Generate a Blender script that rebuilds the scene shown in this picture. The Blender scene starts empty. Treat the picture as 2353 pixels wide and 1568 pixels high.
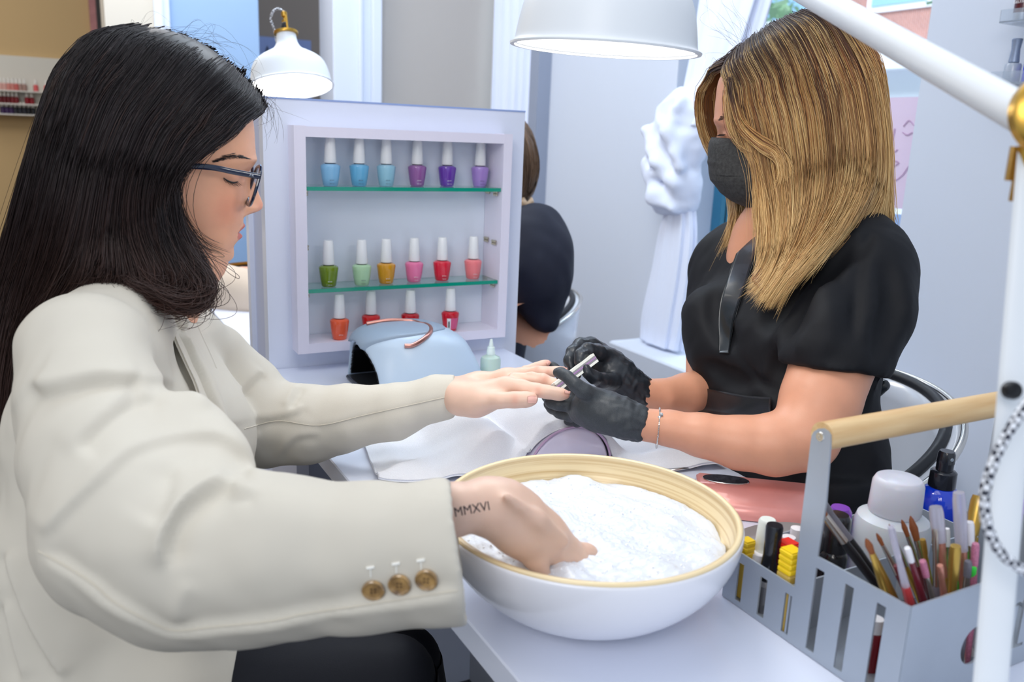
import bpy, math, random
import numpy as np
from mathutils import Matrix, Vector

# ------------------------------------------------------------ camera, world, light, exposure
sc = bpy.context.scene
F = 1955.0                                    # focal length in pixels of the 2353 px wide frame
def _n(v):
    v = np.array(v, float); return v/np.linalg.norm(v)
DN = _n((-326, 8100, 1955))
XC = np.array((3669, -325, 1955.)); XC = _n(XC - XC.dot(DN)*DN)
YC = np.cross(XC, -DN)
if YC[2] < 0: YC = -YC
MC = np.array([XC, YC, -DN]).T                # world -> camera (right, down, forward)
CP = np.array((0, 0, 1.17))
def ray(u, v): return MC.T @ np.array(((u-1176.5)/F, (v-784)/F, 1.))
def at(u, v, d): return CP + ray(u, v)*d      # a point measured in the photograph at distance d
def pz(u, v, z): r = ray(u, v); return CP + r*(z-CP[2])/r[2]
def py(u, v, y): r = ray(u, v); return CP + r*y/r[1]
def px(u, v, x): r = ray(u, v); return CP + r*x/r[0]
RT, UP, FW = MC[0], -MC[1], MC[2]             # camera axes in the world
cam = bpy.data.objects.new('camera', bpy.data.cameras.new('camera'))
sc.collection.objects.link(cam)
cam.matrix_world = Matrix(((RT[0], UP[0], -FW[0], 0), (RT[1], UP[1], -FW[1], 0), (RT[2], UP[2], -FW[2], 1.17), (0, 0, 0, 1)))
cam.data.sensor_width = 36; cam.data.lens = 36*F/2353
cam.data.clip_start = .02; cam.data.clip_end = 100
cam.data.dof.use_dof = True; cam.data.dof.focus_distance = 1.06; cam.data.dof.aperture_fstop = 6.3
sc.camera = cam
sc.view_settings.view_transform = 'Standard'; sc.view_settings.look = 'None'
sc.view_settings.exposure = 0.18; sc.view_settings.gamma = 1
w = bpy.data.worlds.new('world'); sc.world = w; w.use_nodes = True
bg = w.node_tree.nodes['Background']
bg.inputs[0].default_value = (.74, .85, 1.0, 1); bg.inputs[1].default_value = .74
def area(name, loc, target, sx, sy, power, col):
    l = bpy.data.lights.new(name, 'AREA'); l.shape = 'RECTANGLE'; l.size = sx; l.size_y = sy
    l.energy = power; l.color = col
    o = bpy.data.objects.new(name, l); sc.collection.objects.link(o)
    o.location = loc
    o.rotation_euler = (Vector(target)-Vector(loc)).to_track_quat('-Z', 'Y').to_euler()
    return o
area('added_fill_light', (.1, .7, 2.6), (.25, .9, 0), 1.0, 1.0, 6, (1, .95, .90))  # added fill lamps
area('added_fill_light', (.9, 2.1, 2.6), (1.3, 2.5, 0.5), .8, .8, 17, (.76, .88, 1))  # added cool fill for the window pier
area('added_fill_light', (.2, 3.1, 2.6), (.2, 3.6, 0), .8, .8, 20, (1, .96, .92))  # added fill for the back wall
area('added_fill_light', (-1.6, -1.2, 2.5), (.3, .8, .9), 1.2, 1.2, 25, (1, .95, .90))  # added fill from the camera side
area('window_daylight', (3.6, 2.3, 4.6), (.9, 1.3, .9), 1.6, 1.6, 120, (.78, .88, 1))

area('added_fill_light', (-1.0, 4.2, 2.6), (-1.0, 4.5, 0), .8, .8, 8, (1, .95, .88))  # added fill for the tan wall

area('facade_fill_light', (7.5, 8.5, 10), (13, 10, 2), 5, 5, 1400, (.96, .98, 1))  # unseen lamp added to brighten the facade in place of daylight

# ------------------------------------------------------------ helpers
def lin(c):
    return tuple((x/12.92 if x <= .04045 else ((x+.055)/1.055)**2.4) for x in [v/255 for v in c])
def mat(name, col, rough=.5, metal=0, noise=0, nscale=40, bump=0, bscale=300, sss=0, coat=0, trans=0, emis=0,
        attr=False, ior=1.45, sheen=0, noisecol=None, spec=None, sssr=(.4, .15, .08), bdist=.001, alpha=1, cscale=(1, 1, 1)):
    m = bpy.data.materials.new(name); m.use_nodes = True
    nt = m.node_tree; b = nt.nodes['Principled BSDF']
    c = lin(col)+(1,)
    b.inputs['Base Color'].default_value = c; b.inputs['Roughness'].default_value = rough
    b.inputs['Metallic'].default_value = metal; b.inputs['IOR'].default_value = ior
    if spec is not None: b.inputs['Specular IOR Level'].default_value = spec
    if sss: b.inputs['Subsurface Weight'].default_value = sss; b.inputs['Subsurface Radius'].default_value = sssr; b.inputs['Subsurface Scale'].default_value = .01
    if coat: b.inputs['Coat Weight'].default_value = coat; b.inputs['Coat Roughness'].default_value = .05
    if trans: b.inputs['Transmission Weight'].default_value = trans
    if sheen: b.inputs['Sheen Weight'].default_value = sheen
    if alpha < 1: b.inputs['Alpha'].default_value = alpha
    if emis: b.inputs['Emission Color'].default_value = c; b.inputs['Emission Strength'].default_value = emis
    tc = nt.nodes.new('ShaderNodeTexCoord')
    mp = nt.nodes.new('ShaderNodeMapping'); mp.inputs['Scale'].default_value = cscale
    nt.links.new(tc.outputs['Object'], mp.inputs['Vector'])
    src = None
    if attr:
        a = nt.nodes.new('ShaderNodeAttribute'); a.attribute_name = 'Col'; src = a.outputs['Color']
        nt.links.new(src, b.inputs['Base Color'])
    if noise or noisecol:
        n = nt.nodes.new('ShaderNodeTexNoise'); n.inputs['Scale'].default_value = nscale; n.inputs['Detail'].default_value = 4
        nt.links.new(mp.outputs[0], n.inputs['Vector'])
        mx = nt.nodes.new('ShaderNodeMix'); mx.data_type = 'RGBA'
        r = nt.nodes.new('ShaderNodeMapRange'); r.inputs[1].default_value = .3; r.inputs[2].default_value = .7
        nt.links.new(n.outputs['Fac'], r.inputs[0]); nt.links.new(r.outputs[0], mx.inputs[0])
        d = lin(noisecol)+(1,) if noisecol else tuple(x*(1-noise) for x in c[:3])+(1,)
        mx.inputs[6].default_value = c; mx.inputs[7].default_value = d
        if src and not noisecol:
            mx.blend_type = 'MULTIPLY'; nt.links.new(src, mx.inputs[6]); mx.inputs[7].default_value = (1-noise,)*3+(1,)
        nt.links.new(mx.outputs[2], b.inputs['Base Color'])
    if bump:
        n2 = nt.nodes.new('ShaderNodeTexNoise'); n2.inputs['Scale'].default_value = bscale; n2.inputs['Detail'].default_value = 3
        nt.links.new(mp.outputs[0], n2.inputs['Vector'])
        bp = nt.nodes.new('ShaderNodeBump'); bp.inputs['Strength'].default_value = bump; bp.inputs['Distance'].default_value = bdist
        nt.links.new(n2.outputs['Fac'], bp.inputs['Height']); nt.links.new(bp.outputs[0], b.inputs['Normal'])
    return m

ORG = {}
def _tags(o, label, cat, group, kind):
    if label: o['label'] = label
    if cat: o['category'] = cat
    if group: o['group'] = group
    if kind: o['kind'] = kind
def thing(name, label, cat, loc, group=None, kind=None):
    o = bpy.data.objects.new(name, None); o.empty_display_size = .02
    sc.collection.objects.link(o); o.location = tuple(loc); ORG[o] = np.array(loc, float)
    _tags(o, label, cat, group, kind); return o
def obj(name, V, Fc, m, parent=None, loc=None, label=None, cat=None, group=None, kind=None, smooth=True, col=None):
    """one mesh object from world-space vertices"""
    V = np.asarray(V, float).reshape(-1, 3)
    if parent is not None: org = ORG[parent]
    elif loc is not None: org = np.array(loc, float)
    else: org = np.array(((V[:, 0].min()+V[:, 0].max())/2, (V[:, 1].min()+V[:, 1].max())/2, V[:, 2].min()))
    me = bpy.data.meshes.new(name)
    if isinstance(Fc, np.ndarray):
        k = Fc.shape[1]; nf = len(Fc)
        me.vertices.add(len(V)); me.vertices.foreach_set('co', (V-org).astype(np.float32).ravel())
        me.loops.add(nf*k); me.loops.foreach_set('vertex_index', Fc.astype(np.int32).ravel())
        me.polygons.add(nf); me.polygons.foreach_set('loop_start', np.arange(0, nf*k, k, dtype=np.int32))
        me.update(calc_edges=True)
    else:
        me.from_pydata([tuple(v) for v in V-org], [], [tuple(int(i) for i in f) for f in Fc]); me.update()
    if smooth: me.polygons.foreach_set('use_smooth', np.ones(len(me.polygons), bool))
    if smooth == 2:
        me.set_sharp_from_angle(angle=math.radians(40))
    if col is not None:
        ca = me.color_attributes.new('Col', 'FLOAT_COLOR', 'POINT')
        c4 = np.ones((len(V), 4), np.float32); c4[:, :3] = col; ca.data.foreach_set('color', c4.ravel())
    me.materials.append(m)
    o = bpy.data.objects.new(name, me); sc.collection.objects.link(o)
    if parent is not None: o.parent = parent
    else: o.location = tuple(org)
    ORG[o] = org
    _tags(o, label, cat, group, kind); return o

class MB:
    """collects shapes; out() gives vertices and faces"""
    def __init__(s): s.v = []; s.f = []; s.c = []
    def add(s, V, Fc, c=None):
        n = len(s.v); s.v += [tuple(x) for x in V]; s.f += [tuple(int(i)+n for i in f) for f in Fc]
        if c is not None: s.c += [c]*len(V) if np.ndim(c) == 1 else list(c)
        return s
    def box(s, a, b, bev=0, M=None, c=None):
        a = np.array(a, float); b = np.array(b, float)
        a, b = np.minimum(a, b), np.maximum(a, b)
        bev = min(bev, .49*(b-a).min())
        if bev <= 0:
            V = [(x, y, z) for x in (a[0], b[0]) for y in (a[1], b[1]) for z in (a[2], b[2])]
            Fc = [(0, 1, 3, 2), (4, 6, 7, 5), (0, 4, 5, 1), (2, 3, 7, 6), (0, 2, 6, 4), (1, 5, 7, 3)]
        else:
            V = []; idx = {}
            for i in (0, 1):
                for j in (0, 1):
                    for k in (0, 1):
                        P = [(a, b)[i][0], (a, b)[j][1], (a, b)[k][2]]; S = [1-2*i, 1-2*j, 1-2*k]
                        for ax in range(3):
                            q = [P[t]+(S[t]*bev if t != ax else 0) for t in range(3)]
                            idx[(i, j, k, ax)] = len(V); V.append(q)
            I = lambda i, j, k, ax: idx[(i, j, k, ax)]
            Fc = []
            for t in (0, 1):
                Fc.append([I(t, 0, 0, 0), I(t, 0, 1, 0), I(t, 1, 1, 0), I(t, 1, 0, 0)])
                Fc.append([I(0, t, 0, 1), I(1, t, 0, 1), I(1, t, 1, 1), I(0, t, 1, 1)])
                Fc.append([I(0, 0, t, 2), I(0, 1, t, 2), I(1, 1, t, 2), I(1, 0, t, 2)])
            for p in (0, 1):
                for q in (0, 1):
                    Fc.append([I(0, p, q, 1), I(1, p, q, 1), I(1, p, q, 2), I(0, p, q, 2)])
                    Fc.append([I(p, 0, q, 0), I(p, 1, q, 0), I(p, 1, q, 2), I(p, 0, q, 2)])
                    Fc.append([I(p, q, 0, 0), I(p, q, 1, 0), I(p, q, 1, 1), I(p, q, 0, 1)])
            for i in (0, 1):
                for j in (0, 1):
                    for k in (0, 1): Fc.append([I(i, j, k, 0), I(i, j, k, 1), I(i, j, k, 2)])
            V = np.array(V); cc = (a+b)/2; G = []
            for f in Fc:
                p = V[list(f)]; nn = np.cross(p[1]-p[0], p[2]-p[0])
                G.append(f if nn.dot(p.mean(0)-cc) > 0 else f[::-1])
            Fc = G
        V = np.array(V, float)
        if M is not None: V = V @ np.array(M[0]).T + np.array(M[1])
        return s.add(V, Fc, c)
    def lathe(s, prof, c=(0, 0, 0), n=32, ax=None, closed=False, cap=True, colr=None, sx=1, sy=1):
        """prof: (radius, height) pairs; ax: unit axis"""
        R = frame(ax) if ax is not None else np.eye(3)
        V = []
        for r, h in prof:
            for i in range(n):
                t = 2*math.pi*i/n; V.append(np.array((r*math.cos(t)*sx, r*math.sin(t)*sy, h)) @ R + np.array(c))
        m = len(prof); Fc = []
        for j in range(m if closed else m-1):
            for i in range(n):
                Fc.append((j*n+i, j*n+(i+1) % n, ((j+1) % m)*n+(i+1) % n, ((j+1) % m)*n+i))
        if cap and not closed:
            if prof[0][0] > 1e-5: Fc.append(list(range(n))[::-1])
            if prof[-1][0] > 1e-5: Fc.append([(m-1)*n+i for i in range(n)])
        return s.add(V, Fc, colr)
    def tube(s, pts, r, n=8, cap=True, c=None, flat=1, up=None):
        V, Fc = tube(pts, r, n, cap, flat, up); return s.add(V, Fc, c)
    def prism(s, out, o, ex, ey, h, c=None):
        """outline in the plane (o, ex, ey) pushed by the vector h"""
        o, ex, ey, h = map(lambda q: np.array(q, float), (o, ex, ey, h)); n = len(out)
        P = [o+ex*a+ey*b for a, b in out]
        return s.add(P+[p+h for p in P], [list(range(n))[::-1], [n+i for i in range(n)]]+[(i, (i+1) % n, n+(i+1) % n, n+i) for i in range(n)], c)
    def out(s): return np.array(s.v), s.f
    def build(s, name, m, parent=None, smooth=2, **k):
        return obj(name, np.array(s.v), s.f, m, parent, smooth=smooth, col=(np.array(s.c) if s.c else None), **k)

def frame(ax):
    ax = _n(ax); t = np.array((0, 0, 1.)) if abs(ax[2]) < .9 else np.array((1., 0, 0))
    x = _n(np.cross(t, ax)); y = np.cross(ax, x)
    return np.array([x, y, ax])
def tube(pts, r, n=8, cap=True, flat=1, up=None):
    P = np.array(pts, float); m = len(P)
    r = np.full(m, r, float) if np.ndim(r) == 0 else np.interp(np.linspace(0, 1, m), np.linspace(0, 1, len(r)), r)
    T = np.gradient(P, axis=0); T /= np.linalg.norm(T, axis=1)[:, None]+1e-12
    x = frame(T[0])[0] if up is None else _n(np.array(up)-T[0]*np.dot(up, T[0])); V = []
    for i in range(m):
        x = x-T[i]*x.dot(T[i]); x = x/np.linalg.norm(x)
        if up is not None: x = _n(np.array(up)-T[i]*np.dot(up, T[i]))
        y = np.cross(T[i], x)
        for k in range(n):
            t = 2*math.pi*k/n; V.append(P[i]+r[i]*(math.cos(t)*x*flat+math.sin(t)*y))
    Fc = [(j*n+i, j*n+(i+1) % n, (j+1)*n+(i+1) % n, (j+1)*n+i) for j in range(m-1) for i in range(n)]
    if cap: Fc += [list(range(n))[::-1], [(m-1)*n+i for i in range(n)]]
    return V, Fc
def spline(P, m):
    """Catmull-Rom through P, m samples"""
    P = np.array(P, float); Q = np.vstack([2*P[0]-P[1], P, 2*P[-1]-P[-2]]); n = len(P)-1
    out = []
    for t in np.linspace(0, n-1e-9, m):
        i = int(t); f = t-i; a, b, c, d = Q[i], Q[i+1], Q[i+2], Q[i+3]
        out.append(.5*((2*b)+(-a+c)*f+(2*a-5*b+4*c-d)*f*f+(-a+3*b-3*c+d)*f**3))
    return np.array(out)
def rings(Rs, cap=True):
    """skin a list of equal closed loops"""
    n = len(Rs[0]); V = np.vstack(Rs); m = len(Rs)
    Fc = [(j*n+i, j*n+(i+1) % n, (j+1)*n+(i+1) % n, (j+1)*n+i) for j in range(m-1) for i in range(n)]
    if cap: Fc += [list(range(n))[::-1], [(m-1)*n+i for i in range(n)]]
    return V, Fc
def grid_faces(nu, nv, off=0):
    i, j = np.meshgrid(np.arange(nu-1), np.arange(nv-1), indexing='ij'); a = (i*nv+j).ravel()+off
    return np.stack([a, a+nv, a+nv+1, a+1], 1)
def sheet(P, th):
    """closed thick sheet from a (nu, nv, 3) grid"""
    nu, nv = P.shape[:2]; du = np.gradient(P, axis=0); dv = np.gradient(P, axis=1)
    N = np.cross(du, dv); N /= np.linalg.norm(N, axis=2)[..., None]+1e-12
    Q = P-N*th; V = np.vstack([P.reshape(-1, 3), Q.reshape(-1, 3)])
    A = grid_faces(nu, nv); B = grid_faces(nu, nv, nu*nv)[:, ::-1]; n = nu*nv
    bd = [i*nv for i in range(nu)]+[(nu-1)*nv+j for j in range(1, nv)]+[i*nv+nv-1 for i in range(nu-2, -1, -1)]+[j for j in range(nv-2, 0, -1)]
    S = np.array([(bd[i], n+bd[i], n+bd[(i+1) % len(bd)], bd[(i+1) % len(bd)]) for i in range(len(bd))])
    return V, np.vstack([A, B, S[:, ::-1]])

# implicit shapes grown on a grid, skinned with surface nets -> one continuous body
class Vol:
    def __init__(s, lo, hi, h):
        s.lo = np.array(lo, float); s.h = h
        s.n = (np.ceil((np.array(hi)-s.lo)/h).astype(int)+1)
        s.f = np.full(s.n, 9., np.float32)
        s.ax = [(s.lo[i]+h*np.arange(s.n[i])).astype(np.float32) for i in range(3)]
    def _sub(s, lo, hi, m):
        a = np.clip(np.floor((np.array(lo)-m-s.lo)/s.h).astype(int), 0, s.n); b = np.clip(np.ceil((np.array(hi)+m-s.lo)/s.h).astype(int)+1, 0, s.n)
        sl = tuple(slice(a[i], b[i]) for i in range(3))
        return sl, (s.ax[0][sl[0]][:, None, None], s.ax[1][sl[1]][None, :, None], s.ax[2][sl[2]][None, None, :])
    def _mix(s, sl, d, k, op):
        a = s.f[sl]
        if op == '+':
            r = np.minimum(a, d)
            if k > 0: hh = np.maximum(k-np.abs(a-d), 0)/k; r = r-hh*hh*k*.25
        else:
            d = -d; r = np.maximum(a, d)
            if k > 0: hh = np.maximum(k-np.abs(a-d), 0)/k; r = r+hh*hh*k*.25
        s.f[sl] = r
    def cap(s, a, b, ra, rb=None, k=.01, op='+', sc3=None):
        rb = ra if rb is None else rb; a = np.array(a, float); b = np.array(b, float)
        R = max(ra, rb); sl, (x, y, z) = s._sub(np.minimum(a, b)-R, np.maximum(a, b)+R, k+2*s.h)
        ba = b-a; l2 = ba.dot(ba)+1e-12
        t = np.clip(((x-a[0])*ba[0]+(y-a[1])*ba[1]+(z-a[2])*ba[2])/l2, 0, 1)
        d = np.sqrt((x-a[0]-t*ba[0])**2+(y-a[1]-t*ba[1])**2+(z-a[2]-t*ba[2])**2)-(ra+(rb-ra)*t)
        s._mix(sl, d, k, op); return s
    def chain(s, P, R, k=.01, op='+'):
        for i in range(len(P)-1): s.cap(P[i], P[i+1], R[i], R[i+1], k, op)
        return s
    def ell(s, c, r, R=None, k=.01, op='+'):
        c = np.array(c, float); r = np.array(r, float); Rm = np.eye(3) if R is None else np.array(R)
        m = r.max() if R is not None else 0; bb = r if R is None else np.full(3, m)
        sl, (x, y, z) = s._sub(c-bb, c+bb, k+2*s.h)
        X = [(x-c[0])*Rm[i][0]+(y-c[1])*Rm[i][1]+(z-c[2])*Rm[i][2] for i in range(3)]
        k0 = np.sqrt(sum((X[i]/r[i])**2 for i in range(3))); k1 = np.sqrt(sum((X[i]/r[i]**2)**2 for i in range(3)))+1e-6
        s._mix(sl, k0*(k0-1)/k1, k, op); return s
    def rbox(s, c, r, rad=.005, R=None, k=.005, op='+'):
        c = np.array(c, float); r = np.array(r, float)-rad; Rm = np.eye(3) if R is None else np.array(R)
        bb = np.full(3, np.linalg.norm(r)+rad)
        sl, (x, y, z) = s._sub(c-bb, c+bb, k+2*s.h)
        X = [np.abs((x-c[0])*Rm[i][0]+(y-c[1])*Rm[i][1]+(z-c[2])*Rm[i][2])-r[i] for i in range(3)]
        d = np.sqrt(sum(np.maximum(q, 0)**2 for q in X))+np.minimum(np.maximum(np.maximum(X[0], X[1]), X[2]), 0)-rad
        s._mix(sl, d, k, op); return s
    def plane(s, p, n, op='-', k=.002):
        """cut away everything on the n side of p"""
        n = _n(n); x, y, z = s.ax[0][:, None, None], s.ax[1][None, :, None], s.ax[2][None, None, :]
        d = (x-p[0])*n[0]+(y-p[1])*n[1]+(z-p[2])*n[2]
        s._mix((slice(None),)*3, -d, k, op); return s
    def mesh(s, smooth=1):
        f = s.f; n = s.n; S = f < 0
        c = np.zeros(tuple(n-1), np.int8)
        for i in (0, 1):
            for j in (0, 1):
                for k in (0, 1): c += S[i:n[0]-1+i, j:n[1]-1+j, k:n[2]-1+k]
        act = (c > 0) & (c < 8); I = np.argwhere(act)
        idx = np.full(act.shape, -1, np.int64); idx[act] = np.arange(len(I))
        acc = np.zeros((len(I), 3)); cnt = np.zeros(len(I))
        for ax in range(3):
            o1, o2 = [q for q in range(3) if q != ax]
            for p in (0, 1):
                for q in (0, 1):
                    a = I.copy(); a[:, o1] += p; a[:, o2] += q; b = a.copy(); b[:, ax] += 1
                    fa = f[tuple(a.T)]; fb = f[tuple(b.T)]; m = (fa < 0) != (fb < 0)
                    t = np.where(m, fa/np.where(m, fa-fb, 1), 0)
                    pt = a.astype(float); pt[:, ax] += t
                    acc[m] += pt[m]; cnt[m] += 1
        V = s.lo+s.h*acc/cnt[:, None]
        Q = []
        for ax in range(3):
            o1, o2 = (ax+1) % 3, (ax+2) % 3
            sh = list(n); sh[ax] -= 1
            A = [slice(None)]*3; B = [slice(None)]*3; A[ax] = slice(0, -1); B[ax] = slice(1, None)
            m = S[tuple(A)] != S[tuple(B)]; E = np.argwhere(m)
            ok = (E[:, o1] > 0) & (E[:, o2] > 0) & (E[:, o1] < n[o1]-1) & (E[:, o2] < n[o2]-1); E = E[ok]
            inn = S[tuple(E.T)]
            def cell(d1, d2):
                g = E.copy(); g[:, o1] += d1; g[:, o2] += d2; return idx[tuple(g.T)]
            q = np.stack([cell(-1, -1), cell(0, -1), cell(0, 0), cell(-1, 0)], 1)
            q[~inn] = q[~inn][:, ::-1]; Q.append(q)
        Fc = np.vstack(Q)
        for _ in range(smooth): V = relax(V, Fc, .5)
        return V, Fc
def relax(V, Fc, a):
    n = len(V); acc = np.zeros((n, 3)); cnt = np.zeros(n)
    for i in range(4):
        p, q = Fc[:, i], Fc[:, (i+1) % 4]
        for c in range(3): acc[:, c] += np.bincount(p, V[q, c], n)+np.bincount(q, V[p, c], n)
        cnt += np.bincount(p, minlength=n)+np.bincount(q, minlength=n)
    return V+(acc/np.maximum(cnt, 1)[:, None]-V)*a
def normals(V, Fc):
    N = np.cross(V[Fc[:, 2]]-V[Fc[:, 0]], V[Fc[:, 3]]-V[Fc[:, 1]]); A = np.zeros_like(V)
    for i in range(4):
        for c in range(3): A[:, c] += np.bincount(Fc[:, i], N[:, c], len(V))
    return A/(np.linalg.norm(A, axis=1)[:, None]+1e-12)
def wob(V, s, seed=0, n=7):
    """smooth pseudo-noise, about -1..1, feature size s"""
    rs = np.random.RandomState(seed); o = np.zeros(len(V))
    for i in range(n):
        k = rs.normal(size=3); k *= (1/np.linalg.norm(k))*(6.28/s)*rs.uniform(.6, 1.6)
        o += np.sin(V@k+rs.uniform(0, 6.28)+1.3*np.sin(V@(k[[1, 2, 0]]*.7)))
    return o/math.sqrt(n)
def A4(P):                                   # list of (u, v, d, radius in px) -> points, radii in m
    return [at(u, v, d) for u, v, d, r in P], [r*d/F for u, v, d, r in P]
def copy_tree(o, loc, names=None):
    r = o.copy(); sc.collection.objects.link(r); r.location = tuple(loc)
    for ch in list(o.children):
        c = ch.copy(); sc.collection.objects.link(c); c.parent = r
        for g in ch.children:
            d = g.copy(); sc.collection.objects.link(d); d.parent = c
    return r
def text(body, size, o, ex, ey, m, parent, name='lettering', ext=.0001):
    """flat lettering laid in the plane ex, ey at o"""
    cu = bpy.data.curves.new(name, 'FONT'); cu.body = body; cu.size = size; cu.extrude = ext; cu.align_x = 'CENTER'
    t = bpy.data.objects.new(name, cu)
    me = bpy.data.meshes.new_from_object(t)
    V = np.array([v.co[:] for v in me.vertices]); Fs = [list(p.vertices) for p in me.polygons]
    ex, ey = _n(ex), _n(ey); W = np.array(o)+V[:, :1]*ex+V[:, 1:2]*ey+V[:, 2:]*np.cross(ex, ey)
    bpy.data.objects.remove(t); bpy.data.meshes.remove(me)
    return obj(name, W, Fs, m, parent, smooth=False)
# ------------------------------------------------------------ room
XW, YB = 1.85, 3.63
M_wall = mat('wall_white', (212, 218, 230), .85, bump=.1, bscale=120)
M_wallg = mat('wall_greige', (186, 180, 174), .85, bump=.1, bscale=120)
M_tan = mat('wall_tan', (192, 162, 116), .85, bump=.08, bscale=90)
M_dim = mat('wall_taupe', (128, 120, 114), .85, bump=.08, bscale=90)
M_trim = mat('trim_white', (222, 230, 245), .45)
M_blue = mat('panel_pale_blue', (150, 180, 216), .5)
M_floor = mat('floor_dark', (92, 90, 94), .35, noise=.3, nscale=6)
M_lam = mat('laminate_white', (226, 231, 246), .32, coat=.15)
M_lame = mat('laminate_edge', (205, 205, 218), .4)
def st(name, boxes, m, bev=0):
    b = MB()
    for q in boxes: b.box(q[0], q[1], bev)
    return b.build(name, m, kind='structure', smooth=False)
st('floor', [((-3, -2.5, -.05), (3.2, 6.6, 0))], M_floor)
# window wall: pier, parapet under the windows, near wall, lintel
st('wall_right', [((XW, -1.2, 0), (XW+.3, 1.40, 3.0)), ((XW, 1.40, 0), (XW+.3, 2.31, .525)), ((XW, 2.31, 0), (XW+.3, 3.13, 3.0)),
                  ((XW, 3.13, 0), (XW+.3, YB+.2, .5)), ((XW, 1.40, 2.7), (XW+.3, 2.31, 3.0)), ((XW, 3.13, 2.7), (XW+.3, YB+.2, 3.0))], M_wall)
st('trim_1', [((XW-.06, 3.12, 0), (XW, 3.19, 3.0))], mat('trim_grey', (150, 158, 176), .5))
st('trim_2', [((1.66, 1.2, .42), (XW, 2.33, .50))], M_wall, .006)
st('wall_back', [((1.285, YB, 0), (XW+.3, YB+.15, 3.0)), ((.43, YB-.02, 2.6), (1.285, YB+.13, 3.0))], M_wallg)
st('trim_3', [((1.085, YB-.04, 0), (1.285, YB+.16, 3.0)), ((1.19, YB-.06, 0), (1.205, YB-.04, 3.0)), ((1.245, YB-.07, 0), (1.285, YB-.04, 3.0))], M_trim, .003)
st('door_1', [((.445, YB-.03, 0), (.79, YB+.03, 3.0))], M_blue, .003)
st('trim_4', [((.43, YB-.06, 0), (.458, YB+.1, 3.0)), ((.40, YB-.09, 0), (.43, YB+.1, 3.0))], M_trim, .002)
st('wall_left', [((.236, YB-.08, 0), (.41, YB+.12, 3.0))], mat('wall_cream', (214, 208, 196), .85))
st('wall_far', [((-2.6, 5.2, 0), (.75, 5.3, 3.0))], M_tan)
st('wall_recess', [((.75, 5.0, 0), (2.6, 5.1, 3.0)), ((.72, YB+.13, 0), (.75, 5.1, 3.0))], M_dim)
st('wall_side', [((-2.7, 1.5, 0), (-2.6, 5.3, 3.0))], M_tan)
# windows with frames and glass
M_wf = mat('window_frame_teal', (60, 130, 160), .4)
M_glass = mat('window_glass', (240, 250, 255), .02, trans=1, ior=1.02)
for i, (y0, y1, z0) in enumerate([(1.40, 2.31, .525), (3.13, YB+.0, .5)]):
    b = MB(); x0, x1 = XW+.20, XW+.25
    b.box((x0, y0, z0), (x1, y0+.045, 2.7)); b.box((x0, y1-.045, z0), (x1, y1, 2.7)); b.box((x0, y0, z0), (x1, y1, z0+.05)); b.box((x0, y0, 2.65), (x1, y1, 2.7))
    wf = b.build('window_%d' % (i+1), M_wf, kind='structure', smooth=False)
    g = MB().box((x0+.02, y0+.045, z0+.05), (x0+.026, y1-.045, 2.65)); g.build('glass_pane', M_glass, wf, smooth=False)
# frosted blue band and sheet poster stuck on the glass
po = MB().box((XW+.17, 1.50, 1.02), (XW+.172, 1.66, 1.31)); pot = po.build('poster', mat('poster_pink', (225, 205, 225), .6), smooth=False,
    label='pale pink poster with a drawn face hanging against the window glass', cat='poster')
m_line = mat('poster_line', (190, 150, 185), .6)
def P2(y, z): return (XW+.168, y, z)
ln = MB()
for pts in ([(1.60, 1.235), (1.615, 1.25), (1.635, 1.235)], [(1.525, 1.235), (1.545, 1.25), (1.56, 1.235)], [(1.60, 1.22), (1.62, 1.213), (1.635, 1.22)], [(1.53, 1.22), (1.545, 1.213), (1.56, 1.22)],
            [(1.585, 1.23), (1.588, 1.18), (1.578, 1.168), (1.568, 1.175)], [(1.60, 1.14), (1.585, 1.145), (1.572, 1.145), (1.558, 1.14), (1.578, 1.13), (1.60, 1.14)],
            [(1.65, 1.27), (1.648, 1.18), (1.62, 1.12), (1.58, 1.09), (1.54, 1.11), (1.515, 1.17), (1.51, 1.25)]):
    ln.tube(spline([P2(*q) for q in pts], 16), .0012, 5)
ln.build('face_drawing', m_line, pot)
# frosted sheet below the poster
b = MB().box((XW+.165, 1.50, .60), (XW+.170, 1.68, 1.005)); fp = b.build('frosted_panel', mat('frosted_blue', (160, 190, 235), .5), smooth=False,
    label='frosted pale blue sheet on the lower window glass under the poster', cat='panel')
rg = MB()
for zc, r in ((.90, .028), (.83, .022)):
    rg.tube([P2(1.60+r*math.cos(t), zc+r*1.2*math.sin(t)) + np.array((-.004, 0, 0)) for t in np.linspace(0, 6.28, 24)], .0016, 5)
rg.build('printed_rings', mat('ring_print', (200, 190, 205), .5), fp)
# street outside: white building with brick band and bright windows, pavement
M_brick = bpy.data.materials.new('brick_facade'); M_brick.use_nodes = True
nt = M_brick.node_tree; bt = nt.nodes.new('ShaderNodeTexBrick'); bt.inputs['Color1'].default_value = lin((186, 130, 118))+(1,); bt.inputs['Color2'].default_value = lin((170, 118, 110))+(1,)
bt.inputs['Mortar'].default_value = lin((200, 180, 175))+(1,); bt.inputs['Scale'].default_value = 6; tcn = nt.nodes.new('ShaderNodeTexCoord')
mpn = nt.nodes.new('ShaderNodeMapping'); mpn.inputs['Rotation'].default_value = (0, math.pi/2, 0)
nt.links.new(tcn.outputs['Object'], mpn.inputs[0]); nt.links.new(mpn.outputs[0], bt.inputs['Vector']); nt.links.new(bt.outputs['Color'], nt.nodes['Principled BSDF'].inputs['Base Color'])
bl = thing('apartment_building', 'brick and white apartment building across the street outside the window', 'building', (13, 12, 0))
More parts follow.
